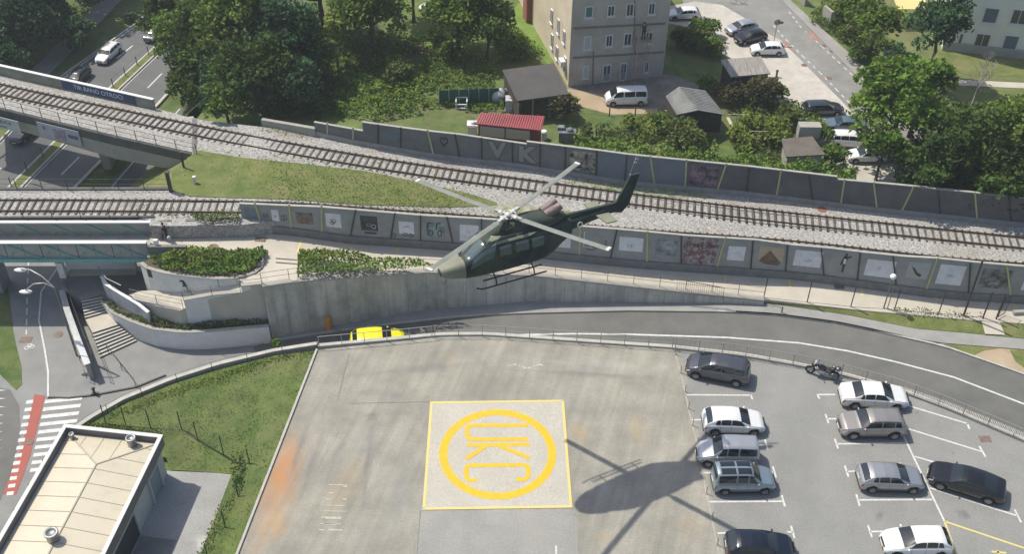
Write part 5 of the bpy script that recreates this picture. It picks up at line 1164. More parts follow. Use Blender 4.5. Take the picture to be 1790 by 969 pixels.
mb = MB(); mb.ball((-.35, 0, .78), (.38, .15, .08), 12, 6); mb.ball((-.62, 0, .86), (.2, .14, .08), 10, 6); mp('seat', mb, trim_m)
mb = MB(); mb.box((0.05, 0, .45), (.5, .34, .35)); mb.ball((.05, .0, .45), (.3, .28, .22), 10, 6); mp('engine', mb, chrome)
mb = MB()
for s_ in (-.09, .09): mb.tube([(.78, s_, .33), (.5, s_, .95)], .03, 6)
mp('fork', mb, chrome)
mb = MB(); mb.tube([(.25, -.42, 1.0), (.38, -.3, 1.03), (.46, 0, 1.0), (.38, .3, 1.03), (.25, .42, 1.0)], .018, 6); mp('handlebar', mb, chrome)
for s_ in (-.36, .36): mb = MB(); mb.ball((.4, s_, 1.16), (.03, .07, .045), 8, 5); mb.tube([(.38, s_ * .85, 1.03), (.4, s_, 1.14)], .01, 4); mp('mirror', mb, chrome)
mb = MB(); mb.ball((.62, 0, .88), (.16, .2, .2), 12, 8); mp('fairing', mb, p_black)
mb = MB(); mb.add([(.62, -.18, 1.02), (.62, .18, 1.02), (.48, .13, 1.32), (.48, -.13, 1.32)], [(0, 1, 2, 3)]); mb.add([(.63, -.18, 1.02), (.63, .18, 1.02), (.49, .13, 1.32), (.49, -.13, 1.32)], [(3, 2, 1, 0)]); mp('windshield', mb, mat('clear_screen', (.35, .38, .4), rough=.1))
for s_ in (-1, 1): mb = MB(); mb.ball((-.72, s_ * .3, .6), (.26, .12, .17), 10, 7); mp('pannier', mb, p_grey)
mb = MB(); mb.ball((-.92, 0, 1.0), (.2, .22, .15), 10, 7); mp('top_box', mb, p_grey)
for s_ in (-1, 1): mb = MB(); mb.tube([(.2, s_ * .16, .35), (-.2, s_ * .2, .28), (-.95, s_ * .22, .33)], [.03, .04, .05], 8); mp('exhaust', mb, chrome)
mb = MB(); mb.tube([(.5, 0, .9), (-.1, 0, .7), (-.3, 0, .4), (.1, 0, .25)], .03, 6); mb.tube([(-.3, .07, .4), (-.78, .07, .33)], .025, 6); mb.tube([(0, -.15, .3), (.05, -.35, 0.0)], .015, 5); mp('frame', mb, trim_m)
mc.scale = (1.12,) * 3; mc.rotation_euler = (R(-8), 0, math.atan2(-(P(1410, 650, 0) - P(1460, 662, 0)).y * -1, -abs((P(1410, 650, 0) - P(1460, 662, 0)).x)))
# ---------------- helicopter ----------------
heli_g = mat('olive_paint', (0.016, 0.03, 0.032), (0.06, 0.068, 0.05), 0.55, 0.8, spec=0.3, detail=2)
heli_n = mat('faded_nose_and_lit_roof', (0.17, 0.18, 0.13), (0.23, 0.235, 0.17), 0.8, 0.6, spec=0.3)  # nose paint, also used for the sunlit tone on the roof
heli_b = mat('dark_camouflage_patch', (0.018, 0.028, 0.026), rough=0.65)
hub_m = mat('hub_metal', (0.55, 0.54, 0.5), (0.35, 0.34, 0.32), 5, 0.5, metal=0.2)
blade_m = mat('blade_paint', (0.17, 0.18, 0.165), (0.22, 0.23, 0.21), 1.5, 0.65, spec=0.3); blade_tip = mat('blade_tip', (0.55, 0.54, 0.48), rough=0.6)
hg = mat('cockpit_glass', (0.07, 0.10, 0.105), rough=0.08, spec=0.9)
HB = 4.0
hub = Vector((-0.27, 52.29, 18.16))
def Rz(a): return Matrix.Rotation(a, 3, 'Z')
HROLL, HPITCH, HHEAD = R(9), R(1.5), R(206.3)
HM = Matrix.Rotation(HHEAD, 3, 'Z') @ Matrix.Rotation(-HPITCH, 3, 'Y') @ Matrix.Rotation(HROLL, 3, 'X')
HE = thing('helicopter', 'olive military helicopter hovering above the retaining wall, nose to the left', 'helicopter', hub - HM @ Vector((0, 0, HB)))
HE.rotation_euler = HM.to_euler()
def hp(name, mb, m, parent=None):
    o = mb.build(name, m, None); o.parent = parent or HE; return o
FS0 = [(4.66, 1.45, 1.25, .14), (4.56, 1.62, 1.08, .34), (4.3, 1.78, .96, .58), (3.7, 1.98, .84, .84), (3.2, 2.12, .76, .98), (2.85, 2.22, .72, .98), (2.5, 2.56, .69, 1.08), (2.1, 2.9, .67, 1.15), (1.7, 3.06, .66, 1.2), (1.0, 3.12, .65, 1.22), (0, 3.12, .65, 1.22), (-1.2, 3.1, .66, 1.22), (-2.0, 3.04, .72, 1.17), (-2.6, 2.96, .92, 1.0), (-3.3, 2.88, 1.3, .72), (-4.0, 2.82, 1.62, .5)]
def hsec(x, n=28):
    xs = [f_[0] for f_ in FS][::-1]; 
    def it(k): return interp(x, [(f_[0], f_[k]) for f_ in FS[::-1]])
    zt, zb, w_ = it(1), it(2), it(3); zc = (zt + zb) / 2; h = (zt - zb) / 2; e = 0.62; pts = []
    for i in range(n):
        a = 2 * math.pi * i / n; ca, sa = math.cos(a), math.sin(a)
        pts.append(Vector((x, w_ * math.copysign(abs(ca) ** e, ca), zc + h * math.copysign(abs(sa) ** e, sa))))
    return pts
FS = [(a_, b_, c_ + .04, d_ * .92) for a_, b_, c_, d_ in FS0]
mb = MB(); xs = [4.62, 4.5, 4.35, 4.2, 3.95, 3.7, 3.45, 3.2, 3.0, 2.85, 2.65, 2.5, 2.3, 2.1, 1.9, 1.7, 1.3, 1.0, .5, 0, -.6, -1.2, -1.6, -2, -2.3, -2.6, -3, -3.3, -3.7, -4]
rings = [hsec(x) for x in xs]; n = 28
mb.add([p for r_ in rings for p in r_], [(i * n + k, i * n + (k + 1) % n, (i + 1) * n + (k + 1) % n, (i + 1) * n + k) for i in range(len(rings) - 1) for k in range(n)], True)
mb.add(rings[0], [tuple(range(n))[::-1]]); mb.add(rings[-1], [tuple(range(n))])
FU = hp('fuselage', mb, heli_g)
def hpatch(xa, xb, a0, a1, off=0.02, nu=8, nv=8, sk=0.0):
    mb = MB(); vs = []
    for i in range(nu + 1):
        for j in range(nv + 1):
            fv = j / nv; x = xa + (xb - xa) * i / nu + sk * fv; a = R(a0 + (a1 - a0) * fv); ca, sa = math.cos(a), math.sin(a)
            it = lambda k: interp(x, [(f_[0], f_[k]) for f_ in FS[::-1]])
            zt, zb, w_ = it(1), it(2), it(3); zc = (zt + zb) / 2; h = (zt - zb) / 2
            p = Vector((x, w_ * math.copysign(abs(ca) ** .62, ca), zc + h * math.copysign(abs(sa) ** .62, sa)))
            nn_ = Vector((0.25 if x > 2 else 0, math.copysign(abs(ca) ** 1.4, ca) / w_, math.copysign(abs(sa) ** 1.4, sa) / h)).normalized()
            vs.append(p + nn_ * off)
    m_ = nv + 1
    mb.add(vs, [(i * m_ + j, i * m_ + j + 1, (i + 1) * m_ + j + 1, (i + 1) * m_ + j) for i in range(nu) for j in range(nv)], True); return mb
hp('nose', hpatch(4.58, 3.25, -178, 178, 0.012, 8, 40), heli_n)
for s_ in (0, 1):
    f_ = (lambda a: 180 - a) if s_ else (lambda a: a)
    hp('windscreen', hpatch(3.05, 1.95, f_(88), f_(42), 0.02), hg)
    hp('cockpit_door_window', hpatch(2.7, 1.3, f_(36), f_(2), 0.02, sk=.25), hg)
    hp('chin_window', hpatch(4.0, 3.3, f_(-28), f_(-55), 0.022), hg)
    cd_ = hp('cabin_door', hpatch(.95, -1.9, f_(34), f_(-44), 0.025), heli_g)
    hp('cabin_window', hpatch(.1, -.75, f_(28), f_(2), 0.035), hg, cd_); hp('cabin_window', hpatch(-.95, -1.75, f_(28), f_(2), 0.035), hg, cd_)
    hp('small_door_window', hpatch(1.15, .4, f_(28), f_(2), 0.035), hg)
hp('overhead_window', hpatch(1.75, 1.3, 78, 55, .02), mat('green_glass', (.03, .09, .07), rough=.1)); hp('overhead_window', hpatch(1.75, 1.3, 102, 125, .02), MATS['green_glass'])
hp('camouflage_patch', hpatch(-.6, -2.0, 50, 66, 0.03), heli_b); hp('roof_tone_patch', hpatch(1.8, -.5, 58, 84, 0.024, sk=-.5), heli_n); hp('roof_tone_patch', hpatch(1.7, -.9, 38, 50, 0.024, sk=-.6), heli_n); hp('roof_tone_patch', hpatch(-2.1, -3.2, 20, 60, 0.024), heli_b)  # pale roof patches put the sunlight on the roof into the colour
# engine cowling / mast fairing
mb = MB(); CF = [(1.35, .02, .3), (1.1, .28, .5), (.7, .5, .62), (.2, .62, .66), (-.6, .62, .72), (-1.6, .55, .82), (-2.5, .5, .78), (-3.2, .38, .5), (-3.7, .1, .3)]; rg = []
for x, h, w_ in CF: rg.append([Vector((x, w_ * math.copysign(abs(math.cos(a)) ** .7, math.cos(a)), 3.0 + (h + .1) * max(0, math.sin(a)) ** .7)) for a in [math.pi * k / 12 for k in range(13)]])
mb.add([p for r_ in rg for p in r_], [(i * 13 + k, i * 13 + k + 1, (i + 1) * 13 + k + 1, (i + 1) * 13 + k) for i in range(len(rg) - 1) for k in range(12)], True)
hp('engine_cowling', mb, heli_g)
mb = MB()
for s_ in (-1, 1): mb.box((.35, s_ * .66, 3.3), (.5, .1, .3)); 
hp('air_intake', mb, black_m)
ex_m = mat('exhaust_heat_metal', (0.13, 0.09, 0.08), (0.26, 0.19, 0.175), 3, 0.6)
for s_ in (-.26, .26): 
    mb = MB(); mb.tube([(-2.3, s_, 3.5), (-2.9, s_ * 1.1, 3.72), (-3.3, s_ * 1.4, 3.95)], [.26, .27, .24], 12, cap=False); o = hp('exhaust', mb, ex_m)
    mb = MB(); mb.tube([(-3.24, s_ * 1.38, 3.92), (-3.28, s_ * 1.4, 3.94)], [.2, .2], 12); hp('exhaust_opening', mb, black_m, o)
# boom
mb = MB(); BS = [(-3.5, 2.25, .54, .58), (-4.2, 2.32, .38, .42), (-5.2, 2.4, .3, .35), (-6.4, 2.5, .25, .3), (-7.3, 2.58, .2, .25)]; rg = []
for x, zc, w_, h in BS: rg.append([Vector((x, w_ * math.cos(a), zc + h * math.sin(a))) for a in [2 * math.pi * k / 16 for k in range(16)]])
mb.add([p for r_ in rg for p in r_], [(i * 16 + k, i * 16 + (k + 1) % 16, (i + 1) * 16 + (k + 1) % 16, (i + 1) * 16 + k) for i in range(len(rg) - 1) for k in range(16)], True); mb.add(rg[-1], [tuple(range(16))])
BO = hp('tail_boom', mb, heli_g)
mb = MB(); mb.beam((-3.6, 0, 2.93), (-7.2, 0, 2.86), .2, .14); hp('driveshaft_cover', mb, heli_b)
def slab(pts, th, axis='y'):
    mb = MB(); n_ = len(pts); a = [Vector((x, -th / 2, z)) for x, z in pts]; b = [Vector((x, th / 2, z)) for x, z in pts]
    mb.add(a + b, [tuple(range(n_)), tuple(range(n_, 2 * n_))[::-1]] + [(i, i + n_, (i + 1) % n_ + n_, (i + 1) % n_) for i in range(n_)]); return mb
hp('tail_fin', slab([(-6.9, 2.35), (-7.0, 2.9), (-7.35, 3.0), (-8.3, 4.55), (-8.95, 4.55), (-8.55, 3.5), (-8.2, 2.6), (-7.7, 2.15)], .16), heli_g)
for s_ in (-1, 1):
    mb = MB(); mb.hexa([(-5.75, s_ * .3, 2.5), (-5.85, s_ * 1.45, 2.5), (-6.6, s_ * 1.45, 2.48), (-6.65, s_ * .3, 2.48)], [(-5.75, s_ * .3, 2.58), (-5.85, s_ * 1.45, 2.58), (-6.6, s_ * 1.45, 2.54), (-6.65, s_ * .3, 2.54)])
    hp('stabiliser', mb, heli_n)
mb = MB(); mb.lathe((-4.55, .46, 2.32), [(.2, 0), (.2, .02), (.12, .02), (.12, 0)], 20, 'Y'); hp('roundel', mb, mat('roundel_white', (.6, .6, .58)))
# tail rotor (right side of the fin)
TR = hp('tail_rotor', MB().tube([(-8.55, -.08, 4.3), (-8.55, -.42, 4.3)], .08, 8), hub_m)
for s_ in (1, -1):
    d = Vector((math.cos(R(112)), 0, math.sin(R(112)))) * s_; c = Vector((-8.55, -.36, 4.3))
    mb = MB(); mb.beam(c + d * .1, c + d * 1.3, .025, .2, (-d.z, 0, d.x)); o = hp('blade', mb, blade_m, TR)
    for k in range(2): mb = MB(); mb.beam(c + d * (.85 + .22 * k), c + d * (.95 + .22 * k), .032, .206, (-d.z, 0, d.x)); hp('stripe', mb, blade_tip if s_ > 0 else black_m, o)
# skids
for s_ in (-1, 1):
    mb = MB(); mb.tube([(2.8, s_ * 1.27, .42), (2.5, s_ * 1.27, .28), (2.2, s_ * 1.27, .25), (-1.8, s_ * 1.27, .25)], .05, 8); hp('skid', mb, black_m)
    mb = MB(); mb.tube([(2.35, s_ * 1.22, .78), (-1.5, s_ * 1.22, .78)], .05, 8); hp('boarding_step', mb, black_m)
for x in (1.5, -1.0):
    mb = MB(); mb.tube([(x, -1.27, .25), (x, -1.18, .6), (x, -.85, .85), (x, .85, .85), (x, 1.18, .6), (x, 1.27, .25)], .045, 8); hp('cross_tube', mb, black_m)
mb = MB(); mb.tube([(3.3, 0, 2.1), (3.0, 0, 2.62), (3.15, 0, 2.7)], .03, 5); mb.tube([(4.1, -.2, .6), (4.3, -.2, .3)], .02, 4); hp('wire_cutter', mb, black_m)
# mast, hub, blades (rotor disc nearly level)
mb = MB(); mb.tube([(0, 0, 3.5), (0, 0, 4.05)], [.14, .1], 12); mb.tube([(0, 0, 3.55), (0, 0, 3.68)], .32, 16); mb.tube([(.25, .1, 3.6), (.32, .1, 4.0)], .03, 5); mb.tube([(-.25, -.1, 3.6), (-.32, -.1, 4.0)], .03, 5); hp('mast', mb, hub_m)
RN = (Matrix.Rotation(HHEAD, 3, 'Z') @ Matrix.Rotation(R(1.0), 3, 'Y') @ Matrix.Rotation(R(5), 3, 'X'))
iHM = HM.inverted()
mb = MB(); mb.lathe((0, 0, 3.93), [(.01, .22), (.2, .2), (.26, .1), (.26, 0), (.1, -.05)], 14, 'Z'); HU = hp('rotor_hub', mb, hub_m)
for az in (145, -35, -128, 52):
    nrm = RN @ Vector((0, 0, 1)); v = Vector((math.cos(R(az)), math.sin(R(az)), 0)); v.z = -(v.x * nrm.x + v.y * nrm.y) / nrm.z; v.normalize()
    side_ = nrm.cross(v)
    lv = iHM @ v; ls = iHM @ side_; ln_ = iHM @ nrm; c = Vector((0, 0, 4.0))
    mb = MB(); mb.beam(c + lv * .15, c + lv * .95, .2, .14, ln_); mb.tube([c + lv * .5 + ls * .22 - ln_ * .1, c + lv * .6 + ls * .25 - ln_ * .4, c + lv * .25 + ls * .1 - ln_ * .45], .035, 5); mb.ball(c + lv * .55, (.2, .2, .13), 8, 6); mb.tube([c + lv * .4 - ls * .28, c + lv * .4 + ls * .28], .06, 6)
    g_ = hp('blade_grip', mb, hub_m, HU)
    mb = MB(); prof = [(-.19, 0.0), (-.12, .028), (.0, .03), (.19, 0), (0, -.02), (-.12, -.02)]; vs = []; st_ = [.9, 1.1, 2.5, 4.5, 6.7, 6.98]
    for r_ in st_:
        k = .55 if r_ == .9 else 1.0
        dz = -.0 + .0035 * (r_ - 1) ** 2
        for y, z in prof: vs.append(c + lv * r_ + ls * (y * k) + ln_ * (z + dz))
    m_ = len(prof); mb.add(vs, [(i * m_ + k, i * m_ + (k + 1) % m_, (i + 1) * m_ + (k + 1) % m_, (i + 1) * m_ + k) for i in range(len(st_) - 1) for k in range(m_)]); mb.add(vs[-m_:], [tuple(range(m_))]); 
    bl = hp('rotor_blade', mb, blade_m)
    q = c + lv * 6.9 + ln_ * .125; mb = MB(); mb.beam(q - lv * .1, q + lv * .09, .385, .065, ln_); hp('blade_tip', mb, blade_tip, bl)
# ---------------- vegetation ----------------
RNG = np.random.default_rng(11)
def leafmat(name, c1, c2, sc=0.35): return mat(name, (2.0 * c1[0], 1.6 * c1[1], 1.3 * c1[2]), (1.9 * c2[0], 1.65 * c2[1], 1.3 * c2[2]), sc, 0.75, island=0.38, trans=0.3, spec=0.2, detail=3)
lf_dark = leafmat('leaf_dark', (0.022, 0.05, 0.014), (0.05, 0.09, 0.022)); lf_mid = leafmat('leaf_mid', (0.04, 0.085, 0.018), (0.085, 0.14, 0.03)); lf_bright = leafmat('leaf_bright', (0.04, 0.09, 0.015), (0.09, 0.16, 0.028))
lf_yel = leafmat('leaf_yellow_green', (0.07, 0.12, 0.022), (0.12, 0.165, 0.045)); lf_blue = leafmat('leaf_cool', (0.02, 0.055, 0.03), (0.035, 0.08, 0.04)); lf_red = leafmat('leaf_reddish', (0.032, 0.035, 0.022), (0.055, 0.06, 0.03)); lf_olive = leafmat('leaf_olive', (0.038, 0.068, 0.022), (0.072, 0.10, 0.035))
lf_hedge = leafmat('leaf_hedge', (0.05, 0.11, 0.02), (0.10, 0.17, 0.035))
bark = mat('bark', (0.07, 0.055, 0.04), (0.13, 0.1, 0.075), 4, 0.9)
def leaf_mesh(name, pts, size, m, parent=None, nb=0.35, asp=0.6):
    n = len(pts); nr = RNG.normal(size=(n, 3)); nr[:, 2] = np.abs(nr[:, 2]) + nb; nr /= np.linalg.norm(nr, axis=1)[:, None]
    a = RNG.normal(size=(n, 3)); u = np.cross(nr, a); u /= np.linalg.norm(u, axis=1)[:, None] + 1e-9; v = np.cross(nr, u)
    s = (size * RNG.uniform(0.6, 1.4, n))[:, None]
    q = np.stack([pts - u * s, pts - v * s * asp, pts + u * s, pts + v * s * asp], 1).reshape(-1, 3)
    off = np.array(wloc(parent)) if parent is not None else np.zeros(3)
    me = bpy.data.meshes.new(name); me.vertices.add(4 * n); me.vertices.foreach_set('co', (q - off).ravel()); me.loops.add(4 * n); me.loops.foreach_set('vertex_index', np.arange(4 * n, dtype=np.int32))
    me.polygons.add(n); me.polygons.foreach_set('loop_start', np.arange(0, 4 * n, 4, dtype=np.int32)); me.polygons.foreach_set('loop_total', np.full(n, 4, dtype=np.int32))
    me.materials.append(m); me.update(calc_edges=True); me.validate()
    o = bpy.data.objects.new(name, me); COL.objects.link(o); o.parent = parent; return o
def blob_pts(c, r, dens, flat=1.0):
    n = max(6, int(dens * r * r)); d = RNG.normal(size=(n, 3)); d /= np.linalg.norm(d, axis=1)[:, None]
    low = d[:, 2] < -0.35; d[low, 2] *= -0.6
    d /= np.linalg.norm(d, axis=1)[:, None]
    rr = r * (1 - 0.45 * RNG.random(n) ** 1.6) * (1 + .12 * np.sin(d[:, 0] * 9 + c[0]) * np.sin(d[:, 1] * 8 + c[1] * 3))
    return c + d * rr[:, None] * np.array([1, 1, flat])
def crown_pts(c, rx, rz, leaf, cover=2.2, nb=None, sub=(.24, .42), gap=0.0):
    nb = nb or int(16 + rx * 7); P_ = []
    for i in range(nb):
        d = RNG.normal(size=3); d /= np.linalg.norm(d); 
        if d[2] < -.3: d[2] *= -.5
        k = (RNG.random() ** .4) * .78; r = rx * RNG.uniform(*sub)
        cc = np.array(c) + d * np.array([rx, rx, rz]) * k
        P_.append(blob_pts(cc, r, cover * 4 * 3.14 / (leaf * leaf * 2 * .6 * 2) * (1 - gap), min(1.0, rz / rx + .15)))
    return np.concatenate(P_)
def tree(px, py, rpx, label, m, zg=ZN, h=None, asp=1.0, leaf=0.22, name='tree', cat='tree', group=None, cover=.95, zc=None, gap=0., sub=(.24, .42), nb=None, trunk=True):
    """px,py: pixel of the crown centre; rpx: crown radius in pixels"""
    rpx *= 1.3 if name == 'tree' else 1.12; D = 1.0
    for _ in range(3):
        r = rpx * D / 21.0 if _ else rpx / 21.0
        zcc = zc if zc is not None else zg + (h if h else r * 1.35)
        p = P(px, py, zcc); dist = (p - Vector(CAM)).length; D = dist / 93.0
    r = rpx * dist / FPX; rz = r * asp
    t = thing(name, label, cat, (p.x, p.y, zg), group)
    if trunk:
        mb = MB(); th = max(.06, r * .07); top = zcc + rz * .2 - zg; wob = [(0, 0), (RNG.normal() * .05 * r, RNG.normal() * .05 * r), (RNG.normal() * .08 * r, RNG.normal() * .08 * r)]
        tp = [Vector((p.x, p.y, zg - .05)), Vector((p.x + wob[1][0], p.y + wob[1][1], zg + top * .5)), Vector((p.x + wob[2][0], p.y + wob[2][1], zg + top))]
        mb.tube(tp, [th, th * .75, th * .3], 7)
        for i in range(6):
            a = i * 1.05 + RNG.random(); s_ = tp[1].lerp(tp[2], RNG.random() * .7); e = s_ + Vector((math.cos(a) * r * .6, math.sin(a) * r * .6, rz * RNG.uniform(.2, .6)))
            mb.tube([s_, s_.lerp(e, .5) + Vector((0, 0, -.1)), e], [th * .45, th * .3, th * .12], 5)
        mb.build('trunk', bark, t)
    pts = crown_pts((p.x, p.y, zcc), r, rz, leaf, cover, nb, sub, gap)
    leaf_mesh('crown', pts, leaf, m, t)
    return t
TREES = [
 (1545, 262, 34, 'lower bright green boughs beside the white people carrier', lf_bright, 4.5, 1.1), (170, -75, 60, 'unseen dark tree added beyond the top edge to shade the path', lf_blue, 6, 1.0), (30, -95, 60, 'unseen dark tree added beyond the upper left corner for shade', lf_blue, 6, 1.0), (-110, 0, 60, 'unseen dark tree added beyond the left edge for shade', lf_blue, 6, 1.0), (130, 60, 30, 'small shaded tree between the path and the highway', lf_blue, 3, 1.0),  # trees beyond the frame edges are added to cast shade on the path
 (345, 85, 62, 'tall dense tree above the highway, largest of the left mass', lf_mid, 8, 1.0), (300, 30, 45, 'dark tree leaning over the upper highway edge', lf_dark, 9, 1.0), (415, 40, 62, 'broad green tree right of the tallest left tree', lf_mid, 9, 1.0),
 (440, 130, 55, 'dark rounded tree near the railway line at left', lf_dark, 6, 1.0), (500, 60, 50, 'shaded tree in the middle of the left wood', lf_blue, 8, 1.0), (345, 160, 42, 'low dark tree at the railway bridge end', lf_dark, 4, 1.0), (505, 150, 45, 'shaded bushy tree behind the low concrete wall', lf_blue, 4, .9),
 (585, 65, 26, 'young yellow green tree standing in front of dark trees', lf_yel, 6, 1.3), (650, 25, 58, 'broad green tree above the gardens', lf_mid, 7, .9), (560, -25, 60, 'tall dark tree cut by the top edge, left of the gardens', lf_dark, 8, 1.0), (800, 20, 55, 'green tree left of the apartment house lawn', lf_mid, 7, 1.0), (850, 45, 48, 'dark full tree beside the sunny lawn strip', lf_dark, 6, 1.0),
 (720, -30, 45, 'tree cut by the top edge above the brown garden', lf_mid, 7, 1.0), (545, 100, 38, 'dark tree between the yellow green tree and the wood', lf_dark, 5, 1.0), (395, 185, 34, 'dark low tree above the track near the wood edge', lf_mid, 3, .9),
 (30, 40, 70, 'dark shaded tree at the upper left corner', lf_blue, 5, .9), (100, -20, 60, 'dark shaded tree at the top left beside the path', lf_blue, 6, .9), (-20, 100, 50, 'dark shaded tree at the left edge above the bridge', lf_blue, 4, .9),
 (1570, 200, 62, 'bright green leafy tree beside the parked cars', lf_bright, 6, 1.25), (1615, 145, 40, 'bright green upper crown right of the leafy tree', lf_bright, 8, 1.0), (1540, 150, 36, 'bright green tree top in front of the street', lf_bright, 8, 1.0), (1640, 50, 42, 'tall dark columnar tree beside the pale building', lf_blue, 8, 1.6),
 (1532, 45, 38, 'green tree behind the street wall', lf_mid, 5, 1.0), (1690, 265, 58, 'dark tree overhanging the barrier at right', lf_dark, 5, 1.1), (1765, 250, 55, 'mid green tree at the right edge', lf_mid, 5, 1.1), (1620, 290, 45, 'dark ivy clad tree leaning over the barrier', lf_dark, 3.5, 1.2), (1740, 320, 45, 'low dark tree beside the barrier at the right edge', lf_dark, 2.5, .9),
 (1820, 300, 60, 'dark tree cut by the right edge', lf_dark, 4, 1.0), (1575, 118, 26, 'small dark tree beside the street corner', lf_blue, 3, 1.1), (1490, 12, 26, 'small green tree at the top behind the street wall', lf_mid, 3, 1.0)]
for (x, y, r_, lab, m_, h_, asp) in TREES:
    zg_ = ZN if x > 360 else -2.2
    tree(x, y, r_, lab, m_, zg=zg_, h=h_ * (.62 if x < 900 else .7), asp=asp * 1.1, leaf=.21 if m_ is not lf_bright else .25, sub=(.22, .38))
SHR = [(230, 30, 14, 'small dark shrub between path and highway', lf_blue, .8, ZH), (905, 82, 26, 'round dark bush beside the black roofed shed', lf_mid, .8, ZN), (985, 190, 26, 'reddish small tree at the carport front', lf_red, 1.0, ZN), (1180, 195, 14, 'small dark green bush by the van', lf_mid, 1, ZN), (1190, 235, 38, 'large olive bush in front of the gabled shed', lf_olive, .9, ZN), (1160, 215, 24, 'green bush left of the olive bush', lf_mid, .9, ZN),
 (1232, 50, 26, 'green bush at the corner of the pale yard', lf_mid, .9, ZN), (1195, 70, 26, 'yellowish bush beside the apartment house', lf_olive, .9, ZN), (1245, 85, 22, 'green bush above the board roofed shed', lf_mid, .9, ZN), (1275, 165, 28, 'reddish hedge bush below the board roofed shed', lf_red, .9, ZN), (1325, 165, 32, 'dark hedge bush with reddish leaves by the yard', lf_red, .9, ZN), (1235, 150, 18, 'dark bush beside the gabled shed ridge', lf_mid, .9, ZN), (1355, 160, 22, 'dark bush at the yard edge', lf_dark, .9, ZN),
 (1320, 222, 30, 'yellow green shrub in the right garden', lf_yel, .8, ZN), (1355, 235, 30, 'yellow green shrub beside the flat roofed hut', lf_yel, .8, ZN), (1380, 205, 24, 'olive shrub below the slate estate car', lf_olive, .8, ZN), (1295, 240, 24, 'pale yellow green shrub near the garden path', lf_yel, .8, ZN), (1430, 235, 24, 'green climbing bush over the flat roofed hut', lf_mid, 1, ZN),
 (1455, 275, 26, 'green bush beside the hidden pale car', lf_mid, 1, ZN), (700, 130, 25, 'silver green fruit bush in the vegetable garden', lf_olive, 1, ZN), (525, 150, 30, 'green shrub among the shaded trees', lf_mid, .9, ZN), (650, 120, 20, 'dark shrub in the garden', lf_dark, .8, ZN), (760, 70, 20, 'dark garden shrub below the top trees', lf_dark, .8, ZN), (790, 95, 22, 'green shrub in the middle of the upper gardens', lf_mid, .8, ZN),
 (1500, 95, 20, 'green hedge bush along the street wall', lf_mid, .9, ZN), (1480, 60, 20, 'yellowish hedge bush along the street wall', lf_olive, .9, ZN), (1463, 30, 16, 'small hedge bush near the top of the street', lf_mid, .9, ZN), (1025, 235, 16, 'small shrub beside the grey garden clutter', lf_olive, 1, ZN), (1000, 178, 12, 'little bush at the carport corner', lf_mid, 1, ZN), (1100, 215, 14, 'small yellow green shrub in the middle garden', lf_yel, .9, ZN), (1300, 262, 14, 'small shrub next to the hedge', lf_mid, .8, ZN),
 (1715, 215, 30, 'sparse shrub below the bare tree', lf_dark, .9, ZN), (483, 602, 9, 'small bright shrub on the lawn wall', lf_bright, 1, -.5)]
for (x, y, r_, lab, m_, asp, zg_) in SHR:
    tree(x, y, r_, lab, m_, zg=zg_, asp=asp, leaf=.17, name='shrub', cat='shrub', cover=.85, h=r_ / 21 * .8 * asp, sub=(.3, .5), trunk=True, nb=14)
# bare dead tree
p = P(1690, 205, ZN); dt = thing('bare_tree', 'pale leafless tree beside the bright green tree', 'tree', p); mb = MB(); rr = random.Random(5)
def br(a, d, l, r, k):
    b = a + d * l; mb.tube([a, a.lerp(b, .5) + Vector((rr.uniform(-.1, .1), rr.uniform(-.1, .1), 0)), b], [r, r * .8, r * .55], 4)
    if k:
        for _ in range(3):
            nd = (d + Vector((rr.uniform(-.8, .8), rr.uniform(-.8, .8), rr.uniform(-.1, .4)))).normalized(); br(b.lerp(a, rr.random() * .4), nd, l * .72, r * .55, k - 1)
br(p, Vector((.05, 0, 1)), 2.6, .12, 4); mb.build('trunk', mat('pale_dead_wood', (.28, .25, .22), (.35, .32, .28), 3), dt)
# hedges and beds: masses of leaves along areas
def area_leaves(name, px, z0, h, m, label, cat, leaf=.12, dens=26, kind=None, mound=.5, zf=None):
    pts = [P(x, y, (zf(x) if zf else z0)) for x, y in px]; xs = [p.x for p in pts]; ys = [p.y for p in pts]; z0_ = sum(p.z for p in pts) / len(pts)
    def inside(x, y):
        c = False; j = len(pts) - 1
        for i in range(len(pts)):
            if ((pts[i].y > y) != (pts[j].y > y)) and x < (pts[j].x - pts[i].x) * (y - pts[i].y) / (pts[j].y - pts[i].y) + pts[i].x: c = not c
            j = i
        return c
    A_ = abs(sum(pts[i].x * pts[i - 1].y - pts[i - 1].x * pts[i].y for i in range(len(pts)))) / 2
    n = int(A_ * dens); out = []
    while len(out) < n:
        x, y = random.uniform(min(xs), max(xs)), random.uniform(min(ys), max(ys))
        if inside(x, y):
            k = (.55 + mound * .5 * math.sin(x * 2.1 + 1.3 * math.sin(y * 1.7)) * math.cos(y * 2.6 + x) + random.uniform(-.1, .15)); zz = zf(proj((x, y, z0_))[0]) if zf else z0
            out.append((x, y, zz + max(.02, h * k * (1 - .35 * random.random()))))
    base = (sum(xs) / len(xs), sum(ys) / len(ys), z0_); t = thing(name, label, cat, base)
    o = leaf_mesh('foliage', np.array(out), leaf, m, t)
    return t
area_leaves('hedge', ((1000, 268), (1040, 268), (1100, 278), (1200, 290), (1300, 302), (1400, 312), (1490, 322), (1490, 342), (1400, 332), (1300, 322), (1200, 308), (1100, 296), (1010, 286)), ZN, 2.9, lf_hedge, 'long leafy green hedge behind the grey barrier', 'hedge', .15, 130)
area_leaves('planter_shrubs', ((262, 458), (300, 444), (340, 440), (400, 442), (466, 440), (466, 450), (450, 470), (420, 484), (350, 484), (295, 477)), 3.2, .9, lf_hedge, 'dense green shrubs filling the upper curved planter', 'shrub bed', .12, 120)
